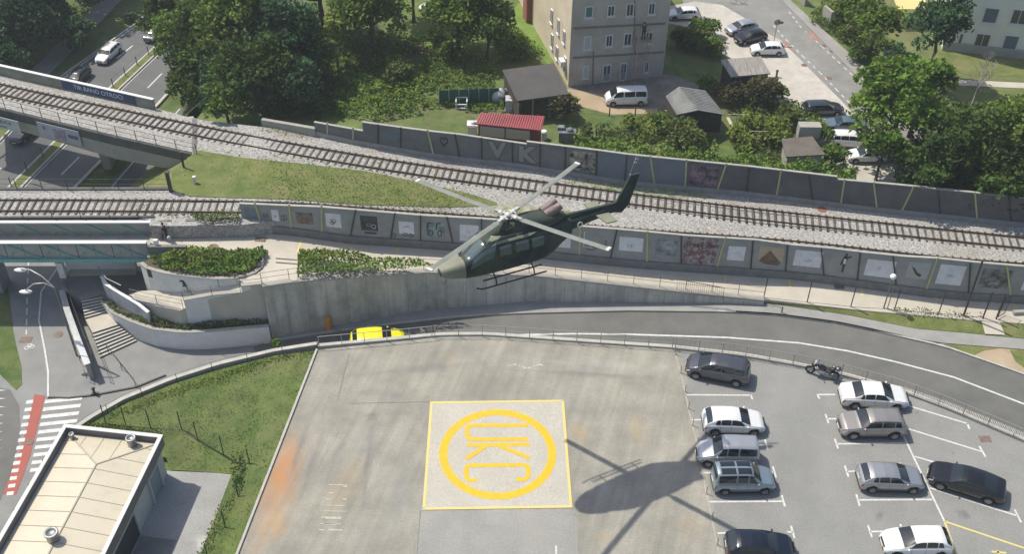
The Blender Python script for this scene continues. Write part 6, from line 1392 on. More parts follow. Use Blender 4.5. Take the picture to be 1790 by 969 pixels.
area_leaves('planter_shrubs', ((290, 455), (320, 444), (380, 448), (392, 458), (330, 466), (290, 466)), 3.25, 1.25, lf_yel, 'yellowish flowering shrubs at the back of the upper planter', 'shrub bed', .11, 110)
area_leaves('planter_shrubs', ((182, 522), (200, 540), (240, 556), (330, 568), (470, 562), (469, 570), (412, 575), (365, 579), (317, 581), (267, 575), (232, 563), (195, 546), (176, 525)), -.6, .7, lf_olive, 'low plants in the long planter beside the stairs', 'shrub bed', .10, 110)
area_leaves('planter_shrubs', ((523, 440), (600, 446), (660, 455), (745, 462), (765, 470), (740, 471), (640, 478), (520, 485)), 3.2, .8, lf_hedge, 'green shrub bed between the promenade and retaining wall', 'shrub bed', .12, 120)
area_leaves('planter_shrubs', ((527, 441), (600, 447), (650, 455), (640, 462), (560, 462), (524, 462)), 3.2, 1.1, lf_yel, 'yellow green back row of the wall top shrub bed', 'shrub bed', .11, 100)
area_leaves('planter_shrubs', ((336, 378), (422, 378), (420, 392), (340, 392)), 4.4, .8, lf_olive, 'small shrubs beside the lower track at the barrier start', 'shrub bed', .11, 100)
area_leaves('verge_weeds', ((1560, 540), (1600, 545), (1660, 549), (1715, 554), (1712, 560), (1650, 556), (1600, 552), (1560, 548)), .43, .6, lf_olive, 'tangled weeds along the foot of the promenade fence', 'weeds', .08, 60)
area_leaves('ragged_bush', ((408, 800), (432, 808), (447, 830), (440, 868), (420, 880), (402, 850)), -1.2, 1.0, lf_dark, 'ragged dark bush between the driveway and the lot kerb', 'shrub', .1, 70)
area_leaves('ragged_bush', ((385, 880), (402, 880), (385, 960), (352, 1000), (345, 969), (370, 920)), -1.4, .5, lf_olive, 'low scrub along the concrete driveway edge', 'shrub', .08, 60)
VB = [(((590, 112), (660, 105), (740, 112), (738, 180), (650, 185), (590, 178)), lf_hedge, 'dense mixed vegetable rows left of the netted fence', 1.2), (((1040, 225), (1160, 235), (1250, 250), (1250, 262), (1040, 250)), lf_olive, 'low planting just inside the long hedge', .9),
 (((1380, 180), (1410, 190), (1450, 225), (1440, 250), (1390, 240)), lf_mid, 'green planting between the yard and the flat hut', 1.0), (((1130, 198), (1160, 215), (1150, 250), (1105, 252), (1110, 215)), lf_yel, 'yellow green plants left of the olive bush', .6), (((740, 90), (840, 85), (850, 105), (740, 108)), lf_yel, 'light green growth above the vegetable bed', .8),
 (((560, 60), (640, 60), (740, 70), (740, 100), (600, 110), (560, 150)), lf_mid, 'mixed green planting below the top trees of the gardens', 1.3), (((430, 110), (560, 100), (600, 160), (570, 200), (450, 205), (410, 190)), lf_dark, 'deep green undergrowth filling the wood edge', 1.8), (((350, 130), (430, 60), (560, 20), (560, 100), (430, 190), (350, 205)), lf_blue, 'shaded undergrowth beneath the tallest left trees', 2.0), (((860, 60), (900, 55), (950, 95), (930, 112), (870, 112)), lf_mid, 'green bushes between the lawn strip and the dark carport roof', 1.1), (((1190, 60), (1270, 75), (1262, 100), (1180, 90)), lf_olive, 'olive planting between the apartment house and the yard', 1.0), (((1640, 200), (1790, 190), (2000, 260), (2000, 400), (1790, 385), (1560, 355), (1560, 300)), lf_dark, 'dark ivy and undergrowth below the right hand trees', 2.2), (((1410, 40), (1450, 60), (1530, 120), (1580, 100), (1500, 30), (1440, 5)), lf_mid, 'tangled green hedge behind the street wall', 1.4), (((1270, 240), (1380, 225), (1400, 290), (1330, 292), (1290, 280)), lf_olive, 'rough planting beside the flat brown hut', .8),
      (((590, 185), (640, 176), (720, 178), (735, 200), (660, 214), (590, 205)), lf_bright, 'bright climbing bean rows behind the barrier start', 1.2), (((735, 110), (800, 108), (860, 112), (862, 140), (800, 145), (738, 140)), lf_mid, 'green vegetable bed above the netted fence', .9),
      (((735, 140), (860, 140), (855, 162), (740, 165)), lf_mid, 'darker vegetable rows behind the green netting', 1.1), (((845, 112), (870, 110), (872, 132), (850, 134)), lf_yel, 'pale green plants beside the black roofed shed', .9), (((810, 182), (880, 178), (882, 196), (815, 198)), lf_bright, 'bright plants behind the red roofed shed', .7),
      (((640, 150), (720, 148), (735, 172), (650, 178)), lf_olive, 'olive green bed in the middle of the gardens', .9), (((600, 110), (660, 108), (665, 135), (605, 138)), lf_dark, 'dark planting at the wood edge', 1.2), (((1280, 180), (1370, 178), (1400, 215), (1290, 225)), lf_olive, 'wild planting in the right hand garden', .9),
      (((560, 175), (600, 170), (600, 205), (560, 208)), lf_dark, 'shaded undergrowth left of the bean rows', 1.0), (((460, 200), (560, 190), (560, 212), (465, 212)), lf_dark, 'low undergrowth along the top of the ballast', .8), (((735, 178), (800, 176), (800, 188), (735, 192)), lf_mid, 'plants along the green netted fence', .8)]
for px, m_, lab, h_ in VB: area_leaves('garden_bed', px, ZN, h_, m_, lab, 'garden bed', .15, 50)
# grass tufts along edges: stuff
def tufts(name, lines, m, n, h=.25, spread=.4):
    pts = []
    for ln in lines:
        q = resample(ln, n)
        for p in q:
            for _ in range(3): pts.append((p.x + random.gauss(0, spread), p.y + random.gauss(0, spread), p.z + random.random() * h))
    o = leaf_mesh(name, np.array(pts), .07, m, None, nb=-.2); o['kind'] = 'stuff'
    tag(o, kind='stuff', label=None)
    return o
o = tufts('grass_tufts', [[P(*c) for c in ((190, 728, -1.9), (300, 688, -1.4), (380, 660, -1.0), (480, 628, -.5), (550, 618, -.1))], [P(*c) for c in ((420, 815, -1.4), (450, 770, -1.0), (500, 700, -.4))], [P(*c) for c in ((420, 850, -1.2), (385, 969, -1.1))], [P(*c) for c in ((150, 745, -2), (200, 750, -1.9), (280, 765, -1.9))]], lf_yel, 420, .12, .22); tag(o, 'rough tufts of grass along the lawn edges', 'grass')
o = tufts('meadow_tufts', [[P(x, y, 4.35) for x, y in ((345, 275), (500, 290), (640, 310), (830, 350))], [P(x, y, 4.35) for x, y in ((340, 300), (500, 320), (640, 335), (800, 352))], [P(x, y, 4.3) for x, y in ((330, 335), (500, 342), (640, 352), (780, 357))]], lf_yel, 500, .12, 1.0); tag(o, 'dry grass tufts between the two tracks', 'grass')
o = tufts('embankment_weeds', [[P(x, y, zbal(x)) for x, y in ((1000, 316), (1100, 328), (1230, 336))], [P(x, y, zbal(x)) for x, y in ((460, 225), (540, 238))], [P(x, y, 4.4) for x, y in ((250, 368), (330, 378), (420, 378))]], lf_yel, 90, .15, .35); tag(o, 'scattered weeds in the track ballast', 'weeds')

def field(name, px, m, dens, lab, cat, h=.1, leaf=.05, zf=None):
    pts = [P(x, y, z) for x, y, z in px]; me = MB().poly(pts); out = []
    for f_ in me.f:
        a, b, c = [np.array(me.v[i]) for i in f_[:3]]; ar = np.linalg.norm(np.cross(b - a, c - a)) / 2; n = int(ar * dens); r1 = RNG.random((n, 2)); fl = r1.sum(1) > 1; r1[fl] = 1 - r1[fl]
        q = a + (b - a) * r1[:, :1] + (c - a) * r1[:, 1:]; q[:, 2] += RNG.random(n) * h; keep = (np.sin(q[:, 0] * 1.3 + np.sin(q[:, 1] * .9) * 2) * np.cos(q[:, 1] * 1.1 + q[:, 0] * .4) + RNG.random(n) * 1.6) > .5; out.append(q[keep])
    o = leaf_mesh(name, np.concatenate(out), leaf, m, None, nb=-.1); return tag(o, lab, cat, kind='stuff')
field('lawn_grass', lawn[:6] + [(200, 740, -1.95), (290, 772, -1.95), (292, 806, -1.95), (300, 820, -1.85), (405, 827, -1.75), (382, 892, -1.6), (355, 965, -1.5), (320, 1060, -1.4), (360, 1060, -.1), (418, 965, -.1)], lf_mid, 42, 'grass blades of the lawn beside the helipad lot', 'grass')
field('lawn_grass', lawn[:6] + [(200, 740, -1.95), (290, 772, -1.95), (292, 806, -1.95), (300, 820, -1.85), (405, 827, -1.75), (382, 892, -1.6), (355, 965, -1.5), (320, 1060, -1.4), (360, 1060, -.1), (418, 965, -.1)], lf_yel, 22, 'yellow blades scattered over the lawn beside the helipad lot', 'grass')
# ---------------- north side: ground, street ----------------
mb = MB(); gp = [(330, 197), (345, 207), (460, 221), (552, 233), (618, 247), (759, 272), (900, 288), (1100, 320), (1303, 337), (1523, 363), (1790, 390), (2100, 420)]
gpts = [Vector((v.x, v.y + .2, ZN)) for v in [P(x, y, zbal(x)) for x, y in gp]]; gpts += [Vector((500, gpts[-1].y, ZN)), Vector((500, 600, ZN)), Vector((-80, 600, ZN)), P(720, -180, ZN), P(560, -30, ZN), P(470, 60, ZN), P(400, 135, ZN)]
mb.poly(gpts, -2.4); struct('garden_ground', mb, garden_m)
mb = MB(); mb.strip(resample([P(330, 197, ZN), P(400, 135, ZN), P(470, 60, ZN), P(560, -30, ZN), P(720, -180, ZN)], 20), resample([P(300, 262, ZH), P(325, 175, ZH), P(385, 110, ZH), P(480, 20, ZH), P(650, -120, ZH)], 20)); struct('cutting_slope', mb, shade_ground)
def flat(name, px, m, dz=.01, z=ZN, kind='structure'):
    mb = MB(); mb.poly([P(x, y, z + dz) for x, y in px]); o = mb.build(name, m); o['kind'] = kind; return o
flat('street', ((1180, -60), (1360, -60), (1375, 3), (1533, 138), (1620, 215), (1700, 330), (1480, 330), (1400, 160), (1330, 70), (1200, 30)), street_m, .02)
flat('yard', ((1170, 10), (1215, 2), (1262, 8), (1300, 30), (1345, 60), (1365, 70), (1470, 175), (1530, 240), (1600, 330), (1500, 330), (1440, 270), (1360, 200), (1330, 130), (1260, 92), (1220, 50), (1168, 40)), gravel_pale, .028)
mb = MB(); mb.strip(line([(1340, -30), (1367, 0), (1502, 136), (1560, 195)], ZN + .12, 12), line([(1352, -30), (1382, 0), (1533, 136), (1600, 200)], ZN + .12, 12), ZN - .3); struct('street_pavement', mb, pav_m)
mb = MB()
def z4(x, y): return (1250 + x / 2.937, y / 2.937)
dashes(mb, [P(*z4(*q), ZN) for q in ((300, 130), (350, 190), (430, 270), (560, 395), (690, 530))], .55, .55, .12, .034); dashes(mb, [P(*z4(*q), ZN) for q in ((380, 60), (440, 140), (560, 250), (740, 420))], .55, .55, .12, .034)
struct('street_markings', mb, white_p)
mb = MB()
for (x0, y0, x1, y1) in ((490, 150, 535, 215), (470, 165, 520, 210), (345, 215, 400, 262), (375, 215, 345, 250)): ribbon(mb, [P(*z4(x0, y0), ZN), P(*z4(x1, y1), ZN)], .18, .036 + x0 * 1e-6)
struct('street_red_markings', mb, mat('red_marking', (.42, .14, .11), (.32, .16, .13), 3))
for x, y in ((458, 333), (585, 400), (560, 232), (600, 262), (668, 322)): cover(*z4(x, y), ZN + .03, .3, where='dark round cover on the street near pixel row of dashes')
for i, o in enumerate([o for o in bpy.data.objects if o.get('label', '').startswith('dark round cover on the street')]): o['label'] = ('dark cover at the left dashed line of the street', 'dark cover near the lower end of the street', 'dark cover beside the upper red street mark', 'dark cover just below the upper red street mark', 'dark cover in the middle of the right street lane')[i]
flat('house_apron', ((990, 150), (1170, 130), (1230, 150), (1190, 190), (1040, 192), (1000, 170)), mat('apron_brown', (0.17, 0.14, 0.11), (0.25, 0.215, 0.175), .8, .95), .015)
flat('dirt_track', ((990, 155), (1060, 165), (1075, 190), (1150, 190), (1150, 198), (1070, 200), (1010, 185)), dirt_m, .024)
flat('garden_lawn', ((738, 205), (800, 198), (830, 205), (826, 236), (780, 232), (738, 222)), grass_m, .02)
flat('garden_lawn', ((1010, 192), (1130, 196), (1100, 250), (1010, 250)), grass_m, .02)
flat('garden_lawn', ((1220, 240), (1290, 230), (1330, 280), (1220, 270)), grass_m, .02)
flat('garden_lawn', ((905, 5), (925, 5), (975, 90), (960, 115), (910, 60), (890, 40)), mat('sunny_lawn', (0.11, 0.18, 0.03), (0.16, 0.23, 0.045), .6, .95, bump=.5), .02)
flat('garden_lawn', ((730, 60), (800, 55), (830, 68), (760, 82), (730, 76)), MATS['sunny_lawn'], .02)
flat('garden_lawn', ((1165, 75), (1260, 95), (1270, 140), (1180, 130)), grass_m, .02)
flat('brown_plot', ((590, 85), (740, 75), (745, 100), (600, 108)), mat('brown_plot_soil', (.13, .085, .055), (.2, .14, .09), 1), .02)
flat('grass_field', ((1640, 85), (2000, 120), (2000, 142), (1690, 130), (1650, 120)), grass_dry, .02)
flat('field_path', ((1655, 138), (1800, 145), (2000, 150), (2000, 160), (1790, 154), (1655, 148)), prom_m, .025)
flat('grass_field', ((1655, 155), (2000, 163), (2000, 210), (1700, 200)), grass_dry, .02)
# street boundary wall
mb = MB(); q = [P(x, y, ZN) for x, y in ((1395, -2), (1408, 10))]; mb.wall(q[0], q[1], .3, 2.9, 4.6); solid('gate_pillar', mb, conc, 'pale wall stub at the top of the street', 'wall', q[0])
mb = MB(); q = [P(x, y, ZN) for x, y in ((1436, 38), (1450, 50))]; mb.wall(q[0], q[1], .3, 2.9, 4.9); solid('gate_pillar', mb, conc, 'pale wall stub halfway along the street', 'wall', q[0])
mb = MB(); q = [P(x, y, ZN) for x, y in ((1530, 124), (1540, 112), (1550, 115))]
for a, b in zip(q, q[1:]): mb.wall(a, b, .25, 2.9, 4.5)
solid('gate_pillar', mb, conc, 'curved pale wall end at the bottom of the street', 'wall', q[0])
# ---------------- apartment house ----------------
fac = mat('grey_render', (0.42, 0.37, 0.31), (0.52, 0.465, 0.40), .5, .9, bump=.1, dirt=(.33, .29, .24), dscale=.3, damt=.6); fac_s = mat('sunlit_cream_render', (0.60, 0.50, 0.36), (0.66, 0.57, 0.43), .5, .9, dirt=(.36, .28, .2), dscale=.3, damt=.4)
A_ = P(993.5, 152, ZN); B_ = P(1158, 133, ZN); fd = (B_ - A_).normalized(); fn = Vector((fd.y, -fd.x, 0)); bk = -fn; Wd = (B_ - A_).length; HGT = 13.5
sd_ = (P(955, 84, ZN) - A_); sdn = sd_.normalized()
AH = thing('apartment_house', 'tall grey rendered apartment house with a scaffold on its front', 'house', (A_ + B_) / 2)
C_, D_ = A_ + sdn * 26, B_ + sdn * 26
mb = MB(); mb.hexa([A_, B_, D_, C_], [v + Vector((0, 0, HGT)) for v in (A_, B_, D_, C_)]); mb.build('wall', fac, AH)
sn = Vector((sdn.y, -sdn.x, 0)); sn = sn if sn.dot(fd) < 0 else -sn
mb = MB(); a = A_ + sn * .03; b = C_ + sn * .03; mb.hexa([a + Vector((0, 0, .02)), A_ + Vector((0, 0, .02)), C_ + Vector((0, 0, .02)), b + Vector((0, 0, .02))][::-1], [v + Vector((0, 0, HGT - .1)) for v in (a, A_, C_, b)][::-1]); mb.build('side_wall', fac_s, AH)  # side skin in brighter cream, the sun on this face is in the colour
mb = MB(); cc = (A_ + B_ + C_ + D_) / 4; e = [v + (v - cc).normalized() * 1.0 + Vector((0, 0, HGT)) for v in (A_, B_, D_, C_)]; r0, r1 = (A_ + B_) / 2 + sdn * 5 + Vector((0, 0, HGT + 4)), (C_ + D_) / 2 - sdn * 5 + Vector((0, 0, HGT + 4)); mb.add(e + [r0, r1], [(0, 1, 4), (1, 2, 5, 4), (2, 3, 5), (3, 0, 4, 5), (0, 3, 2, 1)]); mb.build('roof', mat('tile_red', (.28, .07, .05), (.22, .06, .045), 1), AH)
wfr = mat('window_frame_white', (.62, .62, .6)); win_g = mat('window_pane', (.05, .06, .06), (.09, .1, .09), 1, .1); win_t = mat('curtain_teal', (.10, .2, .19), rough=.3); blind = mat('white_blind', (.42, .44, .46), rough=.6); door_m = mat('grey_door', (.30, .31, .31), rough=.5)
def fwin(x0, y0, x1, y1, m=win_g, kind='window', pl=(A_, fn), par=AH, fr=.09, dirn=None):
    o_, n_ = pl; dd = dirn or Vector((-n_.y, n_.x, 0))
    p00, p11 = PV(x0, y1, o_, n_), PV(x1, y0, o_, n_); w_ = (p11 - p00).dot(dd); 
    if w_ < 0: dd = -dd; w_ = -w_
    h_ = p11.z - p00.z; c = p00 + dd * (w_ / 2) + Vector((0, 0, h_ / 2))
    def bx(mb, du, dz, su, sz, dep, o2): 
        M = Matrix((dd, n_, Vector((0, 0, 1)))).transposed(); mb.box(c + dd * du + Vector((0, 0, dz)) + n_ * o2, (su, dep, sz), M=M); return mb
    mb = MB(); bx(mb, 0, h_ / 2 - fr / 2, w_, fr, .12, .05); bx(mb, 0, -h_ / 2 + fr / 2, w_, fr, .12, .05); bx(mb, -w_ / 2 + fr / 2, 0, fr, h_ - 2 * fr, .12, .05); bx(mb, w_ / 2 - fr / 2, 0, fr, h_ - 2 * fr, .12, .05)
    if kind == 'window' and m is win_g: bx(mb, 0, 0, .05, h_ - 2 * fr, .10, .045)
    f_ = mb.build(kind, wfr, par)
    mb = MB(); bx(mb, 0, 0, w_ - 2 * fr, h_ - 2 * fr, .04, .025); mb.build('pane' if kind == 'window' else 'door_leaf', m, f_)
    if kind == 'window': mb = MB(); bx(mb, 0, -h_ / 2 - .05, w_ + .2, .08, .2, .09); mb.build('sill', wfr, f_)
    else:
        mb = MB(); bx(mb, -.2, .35, .16, .8, .03, .07); bx(mb, .2, .35, .16, .8, .03, .07); mb.build('door_glass', win_g, f_)
def z3(x, y): return (850 + x / 3.231, y / 3.231)
for (x0, y0, x1, y1, m_) in ((555, 30, 605, 100, win_t), (680, 25, 728, 92, win_g), (785, 14, 836, 92, win_g), (910, 10, 956, 82, win_g), (547, 200, 595, 280, blind), (670, 192, 715, 264, win_g), (772, 182, 824, 258, win_g), (893, 175, 942, 248, win_g), (540, 368, 580, 442, blind), (885, 345, 920, 410, win_g)):
    a, b = z3(x0, y0), z3(x1, y1); fwin(a[0], a[1], b[0], b[1], m_)
for (x0, y0, x1, y1) in ((652, 360, 706, 462), (750, 350, 796, 456)): a, b = z3(x0, y0), z3(x1, y1); fwin(a[0], a[1], b[0], b[1], door_m, 'door')
# plaster bands and side windows
mb = MB(); M = Matrix((fd, fn, Vector((0, 0, 1)))).transposed()
for (x0, x1, y0, y1) in ((490, 1010, 158, 130), (490, 1000, 325, 292)):
    a = PV(*z3(x0, y0), A_, fn); b = PV(*z3(x1, y1), A_, fn); mb.beam(a + fn * .04, b + fn * .04, .12, .16)
for x0, y0, x1, y1 in ((605, 290, 600, 480), (838, 0, 835, 300)): mb.beam(PV(*z3(x0, y0), A_, fn) + fn * .05, PV(*z3(x1, y1), A_, fn) + fn * .05, .09, .09)
mb.build('plaster_bands', mat('band_dark', (.2, .165, .14)), AH)
for (x0, y0, x1, y1) in ((395, 270, 408, 322), (368, 200, 380, 260), (436, 180, 448, 235), (366, 60, 378, 120), (404, 115, 416, 180), (440, 330, 455, 385)):
    a, b = z3(x0, y0), z3(x1, y1); fwin(a[0], a[1], b[0], b[1], win_g, 'window', (A_ + sn * .03, sn), fr=.05)
mb = MB(); p = PV(*z3(445, 350), A_ + sn * .03, sn) + sn * .3; mb.box(p, (.5, .9, .6), math.atan2(sdn.y, sdn.x) + 1.57); mb.build('air_conditioner', wfr, AH)
mb = MB(); a_, b_ = A_ + sdn * 13.2, A_ + sdn * 14.6; h_ = Vector((0, 0, 1)); o_ = sn * .6
mb.hexa([a_ + sn * .04, b_ + sn * .04, b_ + o_, a_ + o_], [a_ + sn * .04 + h_ * 5.2, b_ + sn * .04 + h_ * 5.2, b_ + o_ + h_ * 4.2, a_ + o_ + h_ * 4.2]); mb.build('porch', mat('porch_red', (.30, .10, .08)), AH)
# scaffold with a worker
s0, s1 = PV(*z3(815, 475), A_ + fn * .3, fn), PV(*z3(888, 470), A_ + fn * .3, fn); s0.z = s1.z = ZN; SC = thing('scaffold', 'narrow scaffold tower leaning on the apartment house front', 'scaffold', (s0 + s1) / 2 + fn * .5)
sh = 4.6; smt = mat('scaffold_pipe', (.5, .33, .29), rough=.6)
for p in (s0, s1, s0 + fn * 1.0, s1 + fn * 1.0): MB().tube([p, p + Vector((0, 0, sh + .8))], .04, 6).build('standard', smt, SC)
mb = MB()
for z in (1.2, 2.5, sh): 
    for a, b in ((s0, s1), (s0 + fn, s1 + fn), (s0, s0 + fn), (s1, s1 + fn)): mb.tube([a + Vector((0, 0, z)), b + Vector((0, 0, z))], .03, 5)
mb.tube([s0 + fn + Vector((0, 0, 1.2)), s1 + fn + Vector((0, 0, 2.5))], .025, 5); mb.tube([s1 + fn + Vector((0, 0, 2.5)), s0 + fn + Vector((0, 0, sh))], .025, 5); mb.build('braces', smt, SC)
mb = MB(); c = (s0 + s1) / 2 + fn * .5; mb.box((c.x, c.y, ZN + sh + .03), ((s1 - s0).length, .95, .06), math.atan2(fd.y, fd.x)); mb.build('platform', mat('wood_plank', (.3, .22, .15), (.36, .28, .19), 3), SC)
# ---------------- people ----------------
skin = mat('skin', (.42, .25, .18), rough=.6)
def person(label, loc, rz, pose, cloth, trousers, hair=(.03, .02, .015), seat=0.0, scale=1.0):
    t = thing('person', label, 'person', loc); J = {'pel': (0, 0, .95), 'ch': (.02, 0, 1.25), 'nk': (.02, 0, 1.48), 'hd': (.04, 0, 1.62)}
    J.update({'hl': (0, .1, .92), 'hr': (0, -.1, .92), 'kl': (.06, .11, .5), 'kr': (.0, -.11, .5), 'al': (0, .11, .08), 'ar': (-.08, -.11, .08), 'fl': (.15, .12, .03), 'fr': (.08, -.12, .03), 'sl': (0, .19, 1.42), 'sr': (0, -.19, 1.42), 'el': (-.02, .25, 1.15), 'er': (-.02, -.25, 1.15), 'wl': (.1, .25, .92), 'wr': (.1, -.25, .92)})
    J.update(pose)
    def skinobj(name, edges, rad, m, lvl=2):
        names = [];  
        for e in edges:
            for k in e: names.append(k) if k not in names else None
        me = bpy.data.meshes.new(name); me.from_pydata([J[k] for k in names], [(names.index(a), names.index(b)) for a, b in edges], [])
        o = bpy.data.objects.new(name, me); COL.objects.link(o); md = o.modifiers.new('s', 'SKIN')
        for i, k in enumerate(names): me.skin_vertices[0].data[i].radius = rad[k]
        me.skin_vertices[0].data[0].use_root = True
        o.modifiers.new('u', 'SUBSURF').levels = lvl
        dg = bpy.context.evaluated_depsgraph_get(); me2 = bpy.data.meshes.new_from_object(o.evaluated_get(dg)); bpy.data.objects.remove(o)
        me2.materials.clear(); me2.materials.append(m)
        for pg in me2.polygons: pg.use_smooth = True
        ob = bpy.data.objects.new(name, me2); COL.objects.link(ob); ob.parent = t; return ob
    J['hl2'], J['hr2'] = J['wl'], J['wr']
    def ext(a, b, d): a, b = Vector(J[a]), Vector(J[b]); return tuple(b + (b - a).normalized() * d)
    J['pl_'], J['pr_'] = ext('el', 'wl', .09), ext('er', 'wr', .09)
    r_ = {'pel': (.13, .1), 'ch': (.15, .11), 'nk': (.055, .055), 'hd': (.06, .06), 'hl': (.09, .09), 'hr': (.09, .09), 'kl': (.06, .06), 'kr': (.06, .06), 'al': (.04, .04), 'ar': (.04, .04), 'fl': (.035, .03), 'fr': (.035, .03), 'sl': (.06, .06), 'sr': (.06, .06), 'el': (.042, .042), 'er': (.042, .042), 'wl': (.03, .03), 'wr': (.03, .03), 'pl_': (.03, .02), 'pr_': (.03, .02)}
    bodyE = [('pel', 'ch'), ('ch', 'nk'), ('nk', 'hd'), ('pel', 'hl'), ('pel', 'hr'), ('hl', 'kl'), ('kl', 'al'), ('al', 'fl'), ('hr', 'kr'), ('kr', 'ar'), ('ar', 'fr'), ('ch', 'sl'), ('sl', 'el'), ('el', 'wl'), ('wl', 'pl_'), ('ch', 'sr'), ('sr', 'er'), ('er', 'wr'), ('wr', 'pr_')]
    skinobj('body', bodyE, r_, skin)
    big = {k: tuple(v_ * 1.16 for v_ in v) for k, v in r_.items()}
    skinobj('shirt', [('pel', 'ch'), ('ch', 'sl'), ('sl', 'el'), ('ch', 'sr'), ('sr', 'er')], big, cloth)
    skinobj('trousers', [('pel', 'hl'), ('hl', 'kl'), ('kl', 'al'), ('pel', 'hr'), ('hr', 'kr'), ('kr', 'ar')], big, trousers)
    h = Vector(J['hd']); mb = MB(); mb.ball(h + Vector((.01, 0, .04)), (.1, .08, .125), 12, 9); mb.ball(h + Vector((.11, 0, .03)), (.02, .012, .02), 6, 4); mb.ball(h + Vector((0, .08, .03)), (.015, .01, .03), 6, 4); mb.ball(h + Vector((0, -.08, .03)), (.015, .01, .03), 6, 4); o = mb.build('head', skin, None); o.parent = t
    mb = MB(); mb.ball(h + Vector((-.015, 0, .07)), (.1, .087, .115), 12, 9); o = mb.build('hair', mat('hair_%d' % int(hair[0] * 1000), hair), None); o.parent = t
    for k, a in (('fl', 'al'), ('fr', 'ar')):
        mb = MB(); p, q = Vector(J[k]), Vector(J[a]); mb.ball((p * .6 + q * .4), (.13, .05, .045), 8, 5); o = mb.build('shoe', black_m, None); o.parent = t
    t.rotation_euler = (0, 0, rz); t.scale = (scale,) * 3; return t
cl_dark = mat('dark_cloth', (.03, .03, .035)); cl_grey = mat('grey_cloth', (.12, .12, .13)); cl_white = mat('white_cloth', (.5, .5, .5)); 
walk = {'kl': (.2, .1, .52), 'al': (.22, .1, .1), 'fl': (.38, .1, .05), 'kr': (-.05, -.1, .5), 'ar': (-.3, -.1, .12), 'fr': (-.18, -.1, .03), 'wl': (-.1, .25, .95), 'wr': (.25, -.22, 1.0), 'er': (.05, -.25, 1.15)}
person('walker in dark clothes with a white bag at the footbridge end', P(291, 421, 3.06), R(170), walk, cl_dark, cl_dark)
bag = MB(); p = P(296, 418, 4.1); bag.ball(p + Vector((0, 0, .1)), (.16, .12, .2), 8, 6); solid('bag', bag, cl_white, 'small white bag held by the walker on the footbridge', 'bag')
person('worker in dark clothes standing on the scaffold platform', Vector((c.x, c.y, ZN + 4.66)), R(100), {'wl': (.35, .15, 1.35), 'wr': (.35, -.15, 1.2), 'el': (.15, .22, 1.25), 'er': (.15, -.22, 1.2)}, cl_dark, cl_dark)
sitp = {'pel': (0, 0, .86), 'hl': (0, .09, .85), 'hr': (0, -.09, .85), 'ch': (.12, 0, 1.15), 'nk': (.2, 0, 1.36), 'hd': (.24, 0, 1.5), 'sl': (.17, .18, 1.3), 'sr': (.17, -.18, 1.3), 'kl': (.3, .1, .6), 'al': (.12, .1, .25), 'fl': (.26, .1, .2), 'kr': (.25, -.1, .5), 'ar': (.0, -.1, .12), 'fr': (.15, -.1, .08), 'el': (.35, .22, 1.1), 'er': (.35, -.22, 1.1), 'wl': (.55, .2, 1.0), 'wr': (.55, -.2, 1.0)}
def bicycle(label, loc, rz, col, lean=0.0):
    t = thing('bicycle', label, 'bicycle', loc)
    for x in (-.5, .52):
        mb = MB(); pts = [(x + .33 * math.cos(a), 0, .34 + .33 * math.sin(a)) for a in np.linspace(0, 6.283, 21)]; mb.tube(pts, .02, 5, cap=False)
        for k in range(8): a = k * math.pi / 4; mb.tube([(x, 0, .34), (x + .32 * math.cos(a), 0, .34 + .32 * math.sin(a))], .003, 3)
        o = mb.build('wheel', rubber, None); o.parent = t
    mb = MB(); mb.tube([(-.5, 0, .34), (-.05, 0, .3), (-.18, 0, .82), (-.5, 0, .34)], .016, 5); mb.tube([(-.05, 0, .3), (.38, 0, .78), (-.16, 0, .76)], .02, 5); mb.tube([(.36, 0, .9), (.4, 0, .72), (.52, 0, .34)], .018, 5); o = mb.build('frame', col, None); o.parent = t
    mb = MB(); mb.ball((-.2, 0, .88), (.13, .07, .035), 8, 5); o = mb.build('saddle', black_m, None); o.parent = t
    mb = MB(); mb.tube([(.28, -.27, .98), (.36, -.1, 1.0), (.36, .1, 1.0), (.28, .27, .98)], .014, 5); mb.tube([(.36, 0, .9), (.36, 0, 1.0)], .016, 5); o = mb.build('handlebar', black_m, None); o.parent = t
    t.rotation_euler = (lean, 0, rz); return t
cb = P(325, 512, 1.42); bicycle('dark bicycle ridden down the beige ramp', cb, R(140), cl_dark); person('cyclist in dark clothes with a pale helmet riding down the ramp', cb + Vector((.15, -.1, .03)), R(140), sitp, cl_dark, cl_grey, hair=(.5, .5, .48))
bicycle('pale bicycle leaning on the upper planter wall', P(361, 497, 2.2), R(20), mat('pale_frame', (.45, .45, .45)), R(-12))
bicycle('bicycle standing on the open yard at the top edge', P(1290, 6, ZN + .03), R(5), mat('bike_red', (.25, .06, .05)))
